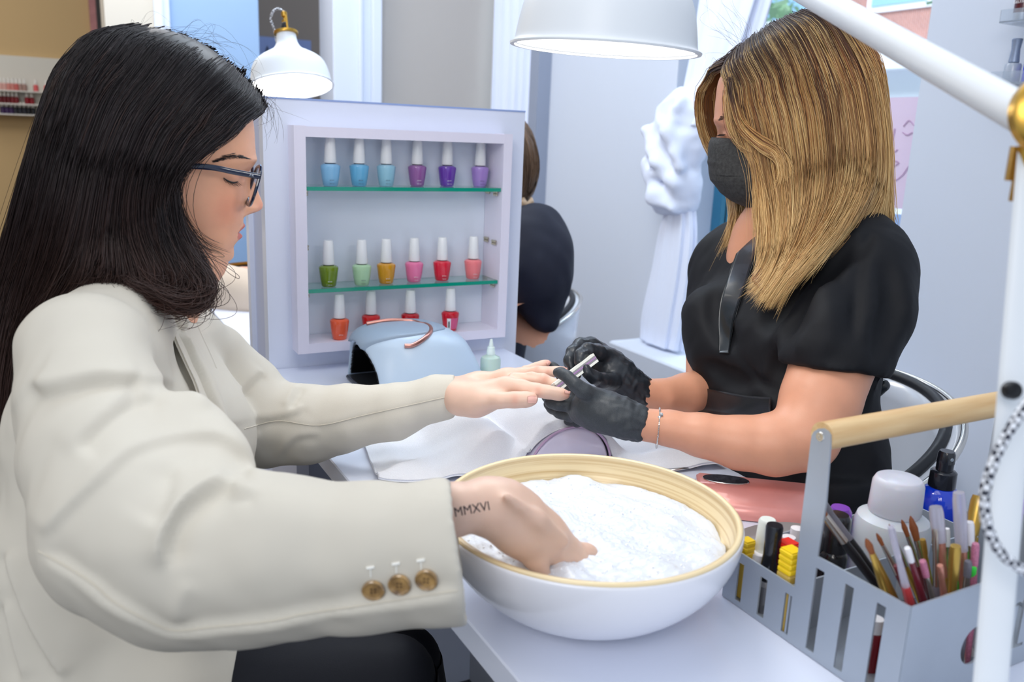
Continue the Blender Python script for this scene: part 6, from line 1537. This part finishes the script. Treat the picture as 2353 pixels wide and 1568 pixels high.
# gloves
M_glv = mat('nitrile_black', (36, 40, 46), .42, bump=.25, bscale=70, bdist=.001, coat=.15)
M_glv2 = mat('nitrile_dusty', (44, 48, 52), .5, bump=.25, bscale=80, bdist=.001, noisecol=(68, 72, 76), nscale=1500)
g1 = Vol((.44, .66, .77), (.72, .98, .96), .0018)
def GHC(L, k=.008, op='+'): hand_chain(g1, L, k, op)
GHC([(2060, 850, 1.0, 172), (1900, 800, 1.0, 162), (1760, 752, 1.0, 148)], .012)
GHC([(1760, 742, 1.0, 148), (1620, 690, 1.005, 150), (1510, 640, 1.01, 150)], .022)
GHC([(1560, 740, 1.02, 130), (1440, 720, 1.03, 120)], .02)
GHC([(1560, 560, .995, 88), (1450, 505, .985, 74), (1372, 440, .982, 60), (1300, 370, .985, 52), (1235, 330, .99, 48), (1195, 325, .995, 42)], .006)   # thumb over the fingers
GHC([(1450, 630, 1.03, 84), (1330, 640, 1.035, 72), (1220, 635, 1.035, 66), (1140, 615, 1.04, 58), (1095, 575, 1.05, 48)], .005)  # index below
GHC([(1450, 730, 1.035, 84), (1330, 745, 1.05, 68), (1230, 720, 1.06, 60), (1150, 680, 1.07, 52), (1105, 640, 1.075, 44)], .004)
GHC([(1450, 590, 1.06, 74), (1330, 470, 1.09, 58), (1240, 360, 1.10, 48), (1180, 285, 1.105, 40), (1152, 252, 1.105, 34)], .005)   # finger rising behind
GHC([(1520, 740, 1.06, 84), (1400, 800, 1.08, 62), (1310, 800, 1.09, 52)], .004)
GHC([(1560, 600, .955, 14), (1460, 560, .952, 18), (1380, 540, .952, 16)], .012, '-')
GHC([(1400, 690, .985, 10), (1290, 692, .99, 12), (1180, 668, 1.0, 10)], .008, '-')
P, R = [at(*Zf(x, y), 1.0) for x, y in ((2060, 850), (2250, 915))], [.036, .045]
g1.chain([at(*Zf(2075, 860), 1.0), at(*Zf(2300, 930), 1.0)], [.0365, .040], .003, '-') if 0 else None
a, b_ = at(*Zf(2098, 690), 1.0), at(*Zf(2010, 1040), 1.0); n = np.cross(b_-a, ray(*Zf(2050, 860))); n = n if n.dot(RT) > 0 else -n
g1.plane(a, n)
V, Fc = g1.mesh(2); Nn = normals(V, Fc); q = to_px(V); xx = (q[:, 0]-1000)*4.278
V = V+Nn*(.0012*wob(V, .016, 41)*np.clip((xx-1640)/300, 0.05, 1)+.0002*wob(V, .009, 42))[:, None]
obj('glove', V, Fc, M_glv2, te); g1V = V
# rolled cuff rim of the near glove
def cuff(vol_pt, ax, r, name, m):
    A = frame(ax); P_ = [vol_pt+(A[0]*math.cos(t)*r*(1+.05*math.sin(5*t))+A[1]*math.sin(t)*r*(1+.06*math.cos(4*t)))+_n(ax)*.003*math.sin(3*t) for t in np.linspace(0, 6.2832, 60)]
    MB().tube(P_, .0011, 6).build(name, m, te)
g2 = Vol((.52, .78, .80), (.78, 1.02, .97), .0018)
def GH2(L, k=.008, op='+'): hand_chain(g2, L, k, op)
GH2([(2090, 540, 1.13, 150), (1980, 510, 1.125, 142), (1880, 465, 1.12, 136)], .012)
GH2([(1880, 460, 1.12, 132), (1790, 380, 1.115, 140), (1710, 290, 1.115, 140), (1670, 230, 1.115, 125)], .025)
GH2([(1690, 170, 1.105, 92), (1590, 128, 1.085, 80), (1500, 105, 1.07, 70), (1430, 150, 1.06, 58), (1420, 215, 1.056, 48), (1455, 258, 1.055, 40)], .005)   # index
GH2([(1640, 120, 1.125, 84), (1530, 55, 1.115, 76), (1430, 55, 1.105, 68), (1350, 125, 1.09, 60), (1318, 205, 1.08, 54), (1345, 285, 1.075, 46)], .005)     # middle
GH2([(1620, 200, 1.15, 84), (1480, 120, 1.15, 70), (1370, 150, 1.14, 60), (1320, 235, 1.125, 52), (1345, 320, 1.115, 44)], .004)
GH2([(1640, 290, 1.17, 80), (1510, 260, 1.17, 62), (1410, 290, 1.16, 52), (1390, 360, 1.15, 44)], .004)
GH2([(1740, 420, 1.085, 88), (1640, 405, 1.065, 74), (1560, 372, 1.05, 62), (1500, 325, 1.045, 54), (1480, 285, 1.045, 44)], .006)    # thumb below the file
GH2([(1560, 150, 1.045, 10), (1500, 190, 1.03, 12), (1480, 230, 1.025, 8)], .008, '-')
GH2([(1600, 95, 1.065, 8), (1490, 70, 1.06, 10), (1400, 110, 1.05, 10), (1370, 180, 1.045, 8)], .006, '-')
GH2([(1740, 330, 1.045, 12), (1650, 300, 1.04, 14), (1580, 290, 1.04, 10)], .012, '-')
a, b_ = at(*Zf(2080, 430), 1.12), at(*Zf(2060, 680), 1.12); n = np.cross(b_-a, ray(*Zf(2070, 560))); n = n if n.dot(RT) > 0 else -n
g2.plane(a+RT*.006, n)
V, Fc = g2.mesh(2); Nn = normals(V, Fc); q = to_px(V); xx = (q[:, 0]-1000)*4.278
V = V+Nn*(.0011*wob(V, .015, 51)*np.clip((xx-1760)/200, 0.08, 1)+.0002*wob(V, .008, 52))[:, None]
obj('glove', V, Fc, M_glv, te)
# nail file held in the far glove
f0, f1 = at(*Zf(1180, 478), 1.03), at(*Zf(1562, 186), 1.055); ax = _n(f1-f0); wd = _n(at(*Zf(1205, 515), 1.03)-at(*Zf(1155, 440), 1.03)); nn = _n(np.cross(ax, wd))
nf = thing('nail_file', 'grey and white buffer block file with a thin purple core held in the glove', 'nail file', (f0+f1)/2)
def slab(a, b, m, nm, n0_, n1_):
    V = []
    for p in (f0, f1):
        for w_, h_ in ((a, n0_), (b, n0_), (b, n1_), (a, n1_)): V.append(p+wd*w_+nn*h_)
    MB().add(V, [(0, 1, 2, 3), (7, 6, 5, 4), (0, 4, 5, 1), (1, 5, 6, 2), (2, 6, 7, 3), (3, 7, 4, 0)]).build(nm, m, nf, smooth=False)
slab(-.0060, -.0030, mat('file_white', (232, 232, 222), .6), 'foam_layer', -.006, .006); slab(-.0030, -.0006, mat('file_grey', (158, 154, 158), .8, noise=.3, nscale=2000), 'grit_layer', -.006, .006)
slab(-.0006, .0004, mat('file_purple', (176, 120, 190), .5), 'core_layer', -.0062, .0062); slab(.0004, .0030, mat('file_grey2', (150, 146, 152), .8, noise=.3, nscale=2000), 'grit_layer', -.006, .006); slab(.0030, .0060, mat('file_white2', (236, 236, 226), .6), 'foam_layer', -.006, .006)

# hair: near side, far side lobe
gT = [
 [(1670, 148, .01), (1670, 190, .035), (1672, 240, .050), (1680, 290, .058), (1704, 328, .066), (1745, 352, .076), (1775, 385, .082), (1772, 430, .084), (1756, 470, .082), (1752, 520, .078)],
 [(1678, 138, .012), (1680, 200, .048), (1694, 260, .064), (1712, 315, .072), (1736, 370, .078), (1742, 425, .082), (1744, 480, .082), (1748, 530, .080), (1756, 575, .080)],
 [(1692, 122, .014), (1706, 200, .062), (1722, 280, .078), (1738, 360, .084), (1752, 430, .086), (1762, 500, .088), (1770, 560, .090), (1760, 610, .094), (1735, 650, .10)],
 [(1712, 104, .016), (1738, 190, .072), (1758, 280, .086), (1776, 370, .090), (1788, 450, .092), (1796, 520, .095), (1790, 590, .10), (1765, 640, .106), (1725, 668, .110)],
 [(1740, 82, .018), (1780, 170, .078), (1806, 270, .092), (1822, 370, .096), (1828, 460, .098), (1822, 540, .104), (1804, 610, .112), (1775, 665, .12), (1758, 700, .122)],
 [(1775, 60, .018), (1832, 150, .080), (1862, 260, .096), (1874, 370, .100), (1870, 460, .104), (1850, 545, .115), (1818, 620, .124), (1785, 672, .13), (1768, 698, .132)],
 [(1810, 42, .016), (1882, 135, .078), (1918, 250, .094), (1930, 360, .102), (1922, 450, .110), (1888, 540, .124), (1845, 610, .134), (1808, 655, .14)],
 [(1840, 32, .014), (1925, 115, .068), (1966, 230, .085), (1980, 345, .095), (1972, 430, .105), (1935, 510, .122), (1890, 570, .135), (1850, 610, .142)],
 [(1862, 28, .010), (1958, 95, .05), (2004, 210, .066), (2020, 330, .078), (2016, 420, .085), (1990, 480, .10), (1950, 530, .115), (1912, 570, .125)],
 [(1875, 28, .004), (1975, 85, .025), (2020, 190, .04), (2032, 320, .055), (2035, 430, .06), (2038, 500, .06), (2050, 540, .06)],
 [(1880, 30, -.006), (1980, 85, -.005), (2020, 190, .0), (2030, 320, .02), (2030, 420, .035), (2032, 490, .04), (2042, 525, .045)]]
PXT = px_map(1830, 280, 1.15, -4)
gT = arch_guides(gT, 1835, 215)
GT = [[PXT(u, v, w+(.050*min(max((v-390)/190, 0), 1.0) if i < 8 else 0)) for u, v, w in g] for i, g in enumerate(gT)]
gTf = [[(1668, 150, .0), (1630, 178, -.045), (1608, 215, -.062), (1606, 260, -.070), (1618, 310, -.074), (1640, 350, -.078), (1668, 400, -.082), (1690, 460, -.084), (1690, 520, -.08), (1672, 570, -.08), (1648, 625, -.08)],
       [(1680, 135, -.004), (1645, 172, -.055), (1630, 220, -.074), (1632, 270, -.080), (1645, 320, -.084), (1666, 370, -.086), (1690, 430, -.088), (1708, 490, -.088), (1700, 550, -.088), (1678, 600, -.088), (1655, 632, -.088)],
       [(1710, 105, -.008), (1690, 180, -.07), (1690, 260, -.088), (1700, 340, -.092), (1720, 420, -.094), (1730, 490, -.096), (1712, 560, -.096), (1680, 625, -.096)],
       [(1770, 62, -.010), (1790, 160, -.078), (1805, 270, -.094), (1815, 380, -.100), (1815, 480, -.105), (1800, 580, -.11), (1780, 640, -.115)],
       [(1840, 32, -.012), (1915, 120, -.07), (1950, 230, -.088), (1962, 350, -.095), (1950, 450, -.10), (1920, 540, -.11), (1890, 600, -.11)],
       [(1875, 28, -.006), (1975, 88, -.03), (2016, 200, -.045), (2026, 330, -.05), (2028, 440, -.05), (2035, 520, -.05)]]
gTf = arch_guides(gTf, 1835, 215)
GF = [[PXT(u, v, w+(.070*min(max((v-430)/90, 0), 1.0) if i < 3 else 0)) for u, v, w in g] for i, g in enumerate(gTf)]
pal = [np.array(lin(c)) for c in ((236, 200, 140), (222, 178, 112), (206, 154, 92), (168, 112, 66), (124, 78, 52), (92, 58, 42))]
def colT(rs, q, g, c):
    r2 = np.random.RandomState(c+900); k = int(np.clip(r2.randint(0, 6)+rs.normal()*1.0, 0, 5)); base = pal[k]*rs.uniform(.8, 1.12)
    tip = pal[max(0, k-3)]*rs.uniform(.8, 1.1); root = np.array(lin((70, 46, 38)))*rs.uniform(.6, 1.3)
    a = np.clip((q-.06-.10*rs.rand())/.18, 0, 1)[:, None]; t = np.clip((q-.40)/.5, 0, 1)[:, None]*.8
    if k <= 1 and rs.rand() < .6: a = np.clip((q-.02)/.10, 0, 1)[:, None]
    return (root*(1-a)+base*a)*(1-t)+tip*t
hA, fA = hair_sheet(GT, PT(1830, 300, 0), .012, .006); hB, fB = hair_sheet(GF, PT(1830, 300, 0), .009, -.006)
s1, f1_, c1 = strands(GT, 11000, .00036, 61, .0024, 24, colf=colT, wisp=.012, lenv=(.80, 1.02))
s2, f2_, c2 = strands(GF, 3600, .00045, 62, .0030, 20, colf=colT, wisp=.01, lenv=(.84, 1.02))
lock = [[PXT(1676, 190, .045), PXT(1684, 245, .066), PXT(1700, 300, .082), PXT(1738, 338, .094), PXT(1778, 362, .100), PXT(1796, 400, .102), PXT(1782, 445, .100), PXT(1766, 500, .098)],
        [PXT(1684, 180, .05), PXT(1694, 235, .072), PXT(1712, 285, .088), PXT(1750, 318, .098), PXT(1792, 345, .104), PXT(1806, 395, .105), PXT(1796, 450, .102), PXT(1786, 510, .10)]]
s4, f4, c4 = strands(lock, 520, .00045, 64, .0022, 24, colf=colT, lenv=(.8, 1.02))
flyT = [[PT(1700, 110, 0), PT(1670, 80, 0), PT(1640, 60, .01), PT(1600, 20, 0)], [PT(1720, 95, 0), PT(1700, 60, 0), PT(1660, 20, .01), PT(1640, -10, 0)], [PT(1660, 160, .0), PT(1625, 150, 0), PT(1590, 170, 0), PT(1570, 210, 0)]]
s3, f3_, c3 = strands(flyT, 26, .00012, 63, .006, 12, colf=lambda rs, q, g, c: np.tile(np.array(lin((80, 52, 42))), (len(q), 1)), wisp=.3, lenv=(.3, 1))
under = np.array(lin((120, 78, 46)))
ks = Vol((.74, .66, 1.06), (1.10, 1.08, 1.40), .004)
e1_ = _n(PT(1700, 230, 0)-PT(1850, 230, 0)); ks.ell(PT(1842, 208, 0), (.090, .074, .090), R=np.array([e1_, np.cross((0, 0, 1.), e1_), (0, 0, 1.)]), k=0); ks.ell(PT(1900, 330, 0), (.08, .078, .085), k=.04)
Vk, Fk = ks.mesh(1); qk = to_px(Vk); keep = ~((qk[:, 0] < 1680) & (qk[:, 1] > 168))
parts = [(hA, fA, np.tile(under, (len(hA), 1))), (hB, fB, np.tile(under, (len(hB), 1))), (s1, f1_, c1), (s2, f2_, c2), (s3, f3_, c3), (s4, f4, c4), (Vk, Fk[np.all(keep[Fk], axis=1)], np.tile(np.array(lin((66, 42, 32))), (len(Vk), 1)))]
n0 = 0; VV, FF, CC = [], [], []
for V, Fc, c in parts: VV.append(V); FF.append(Fc+n0); CC.append(c); n0 += len(V)
M_hairT = mat('hair_streaked', (200, 150, 95), .38, attr=True, spec=.5)
obj('hair', np.vstack(VV), np.vstack(FF), M_hairT, te, col=np.vstack(CC))
# ------------------------------------------------------------ people at the second workstation
t2 = thing('person', 'person with a brown braid and dark navy top half hidden behind the cabinet', 'person', (1.06, 2.05, 0))
M_navy = mat('top_navy', (22, 26, 44), .75, bump=.2, bscale=700)
M_skp = mat('skin_plain', (214, 160, 134), .5, sss=.08)
def grow(lo, hi, h, chains, sm=2):
    v = Vol(lo, hi, h)
    for L, k in chains:
        P, R = A4(L); v.chain(P, R, k)
    return v
v = grow((.55, 1.60, .66), (1.32, 2.45, 1.40), .008, [
    ([(1130, 350, 2.052, 75), (1140, 400, 2.052, 72)], .01), ([(1095, 400, 2.029, 45), (1100, 440, 2.029, 32)], .03), ([(1052, 400, 2.018, 10), (1046, 410, 2.018, 12)], .01),
    ([(1150, 430, 2.052, 48), (1155, 520, 2.052, 48)], .03), ([(1215, 700, 1.938, 42), (1244, 768, 1.88, 42), (1208, 748, 1.87, 37), (1150, 738, 1.91, 29), (1040, 735, 1.88, 22), (1000, 738, 1.87, 18)], .03)])
V, Fc = v.mesh(2); obj('body', V, Fc, M_skp, t2)
v = grow((.72, 1.55, .35), (1.45, 2.6, 1.24), .008, [
    ([(1150, 560, 2.075, 92), (1140, 680, 2.075, 84), (1110, 900, 2.075, 84), (1110, 1050, 2.075, 90)], .05), ([(1195, 505, 2.052, 44), (1225, 545, 1.961, 66), (1232, 600, 1.938, 76), (1236, 646, 1.927, 78)], .05),
    ([(1224, 640, 1.938, 62), (1240, 690, 1.94, 50), (1254, 738, 1.93, 32)], .02), ([(1160, 480, 2.052, 52), (1120, 520, 2.166, 60)], .04)])
V, Fc = v.mesh(2); V = V+normals(V, Fc)*(.002*wob(V, .10, 71))[:, None]; obj('top', V, Fc, M_navy, t2)
v = grow((.55, 1.65, .25), (1.45, 2.5, .80), .01, [([(1150, 1040, 2.075, 110), (1000, 1060, 1.995, 80)], .04), ([(1150, 1020, 2.223, 100), (1000, 1040, 2.166, 75)], .04)])
V, Fc = v.mesh(1); obj('trousers', V, Fc, M_trs, t2)
def P8(u, v, d): return at(u, v, d)
gH = [[P8(1140, 262, 2.052), P8(1190, 290, 1.984), P8(1212, 340, 1.961), P8(1214, 400, 1.972), P8(1205, 440, 1.995), P8(1196, 458, 1.984)],
      [P8(1150, 262, 2.075), P8(1205, 290, 2.029), P8(1229, 345, 2.018), P8(1231, 400, 2.029), P8(1214, 442, 2.018), P8(1200, 460, 1.995)],
      [P8(1140, 262, 2.098), P8(1200, 280, 2.120), P8(1226, 340, 2.143), P8(1226, 400, 2.143), P8(1210, 445, 2.075), P8(1198, 462, 2.018)],
      [P8(1130, 264, 2.052), P8(1150, 300, 1.961), P8(1165, 350, 1.938), P8(1180, 400, 1.949), P8(1190, 440, 1.972), P8(1192, 458, 1.984)]]
def colB(rs, q, g, c): return np.tile(np.array(lin((116, 90, 68)))*rs.uniform(.55, 1.5), (len(q), 1))
hA, fA = hair_sheet(gH[3:4]+gH[:3], P8(1130, 350, 2.052), .012, .008)
s1, f1_, c1 = strands(gH[3:4]+gH[:3], 1500, .0009, 71, .003, 14, colf=colB)
kv = grow((.7, 1.7, .95), (1.25, 2.35, 1.38), .008, [([(1140, 340, 2.063, 84), (1150, 385, 2.063, 78)], .03)]); Vk, Fk = kv.mesh(1)
br = MB(); rs = np.random.RandomState(3)
for i in range(9):
    u, v_ = 1212-i*1.5, 462+i*13
    for s in (-1, 1):
        br.tube(spline([P8(u+s*9, v_-6, 1.961), P8(u+s*8, v_+3, 1.952), P8(u, v_+11, 1.949), P8(u-s*4, v_+16, 1.955)], 10), [.0035, .0075, .007, .003], 8, c=np.array(lin((186, 158, 128)))*rs.uniform(.75, 1.15))
bV, bF = br.out(); bF = np.array([f for f in bF if len(f) == 4])
n0 = 0; VV, FF, CC = [], [], []
for V, Fc, c in ((hA, fA, np.tile(np.array(lin((70, 54, 42))), (len(hA), 1))), (s1, f1_, c1), (Vk, Fk, np.tile(np.array(lin((84, 64, 48))), (len(Vk), 1))), (bV, bF, np.array(br.c))): VV.append(V); FF.append(Fc+n0); CC.append(c); n0 += len(V)
obj('hair', np.vstack(VV), np.vstack(FF), M_hairT, t2, col=np.vstack(CC))
# second client, mostly hidden by the dark hair
t3 = thing('person', 'person in a beige jacket resting an arm on the rear workstation table', 'person', (-.02, 2.0, 0))
v = grow((-.45, 1.5, .60), (.85, 2.75, 1.36), .009, [
    ([(330, 400, 2.25, 76), (345, 440, 2.25, 66)], .03), ([(385, 450, 2.22, 30), (380, 490, 2.22, 26)], .03), ([(418, 440, 2.2, 8), (424, 452, 2.2, 9)], .01), ([(325, 470, 2.25, 44), (320, 600, 2.25, 50)], .03),
    ([(420, 655, 2.36, 30), (500, 638, 2.34, 22), (560, 632, 2.32, 19), (640, 628, 2.3, 16)], .01), ([(640, 700, 2.0, 26), (700, 700, 1.98, 22)], .01)])
V, Fc = v.mesh(2); obj('body', V, Fc, M_skp, t3)
M_bei = mat('jacket_beige', (206, 190, 172), .75, bump=.2, bscale=700)
v = grow((-.60, 1.5, .35), (.75, 2.75, 1.20), .009, [
    ([(270, 640, 2.2, 100), (250, 780, 2.2, 105), (240, 1000, 2.2, 110)], .06), ([(340, 560, 2.15, 60), (380, 620, 2.1, 74), (440, 680, 2.06, 62), (505, 672, 2.05, 58), (560, 680, 2.03, 52), (635, 698, 2.0, 44)], .04), ([(300, 560, 2.35, 55), (360, 620, 2.4, 50), (430, 655, 2.37, 38)], .04)])
for L in ([(470, 625), (520, 640), (540, 700)], [(540, 640), (560, 680), (575, 720)]): fold(v, L, .014, '-', .02, .008)
V, Fc = v.mesh(2); obj('jacket', V, Fc, M_bei, t3)
v = grow((-.5, 1.7, .30), (.5, 2.6, .74), .012, [([(250, 1000, 2.2, 100), (400, 1010, 2.15, 75)], .04), ([(270, 980, 2.4, 95), (400, 985, 2.35, 70)], .04)])
V, Fc = v.mesh(1); obj('trousers', V, Fc, M_trs, t3)
v = grow((-.6, 1.7, .90), (.35, 2.8, 1.50), .009, [([(322, 380, 2.25, 86), (300, 430, 2.25, 80), (285, 520, 2.25, 66), (270, 600, 2.22, 50)], .04)])
v.ell(at(400, 440, 2.22), (.075, .09, .085), k=.02, op='-')
V, Fc = v.mesh(2); obj('hair', V+normals(V, Fc)*(.0015*wob(V*np.array((1, 1, .15)), .02, 5))[:, None], Fc, M_hairb, t3)
tub_chair(at(270, 900, 2.25)[0], at(270, 900, 2.25)[1], .25, math.pi, .70, 'white tub chair under the beige jacketed person at the rear table')
a, b = at(440, 618, 2.45), at(640, 598, 2.40)  # black and gold bar of unknown kind, much like a chair rim
tr3 = thing('gold_rimmed_bar', 'thin black tray edge with a gold rim seen past the woman\'s chin', 'tray', ((a+b)/2)*np.array((1, 1, 0))+np.array((0, 0, .9)))
MB().tube([a, b], .0055, 10, flat=.6).build('gold_rim', M_brass, tr3); MB().tube([a-np.array((0, 0, .012)), b-np.array((0, 0, .012))], .008, 10, flat=.8).build('bar_body', M_blk, tr3)
mm = (a+b)/2; MB().tube([mm-np.array((0, 0, .015)), (mm[0], mm[1], .7503)], .008, 8).build('bar_stand', M_brass, tr3)
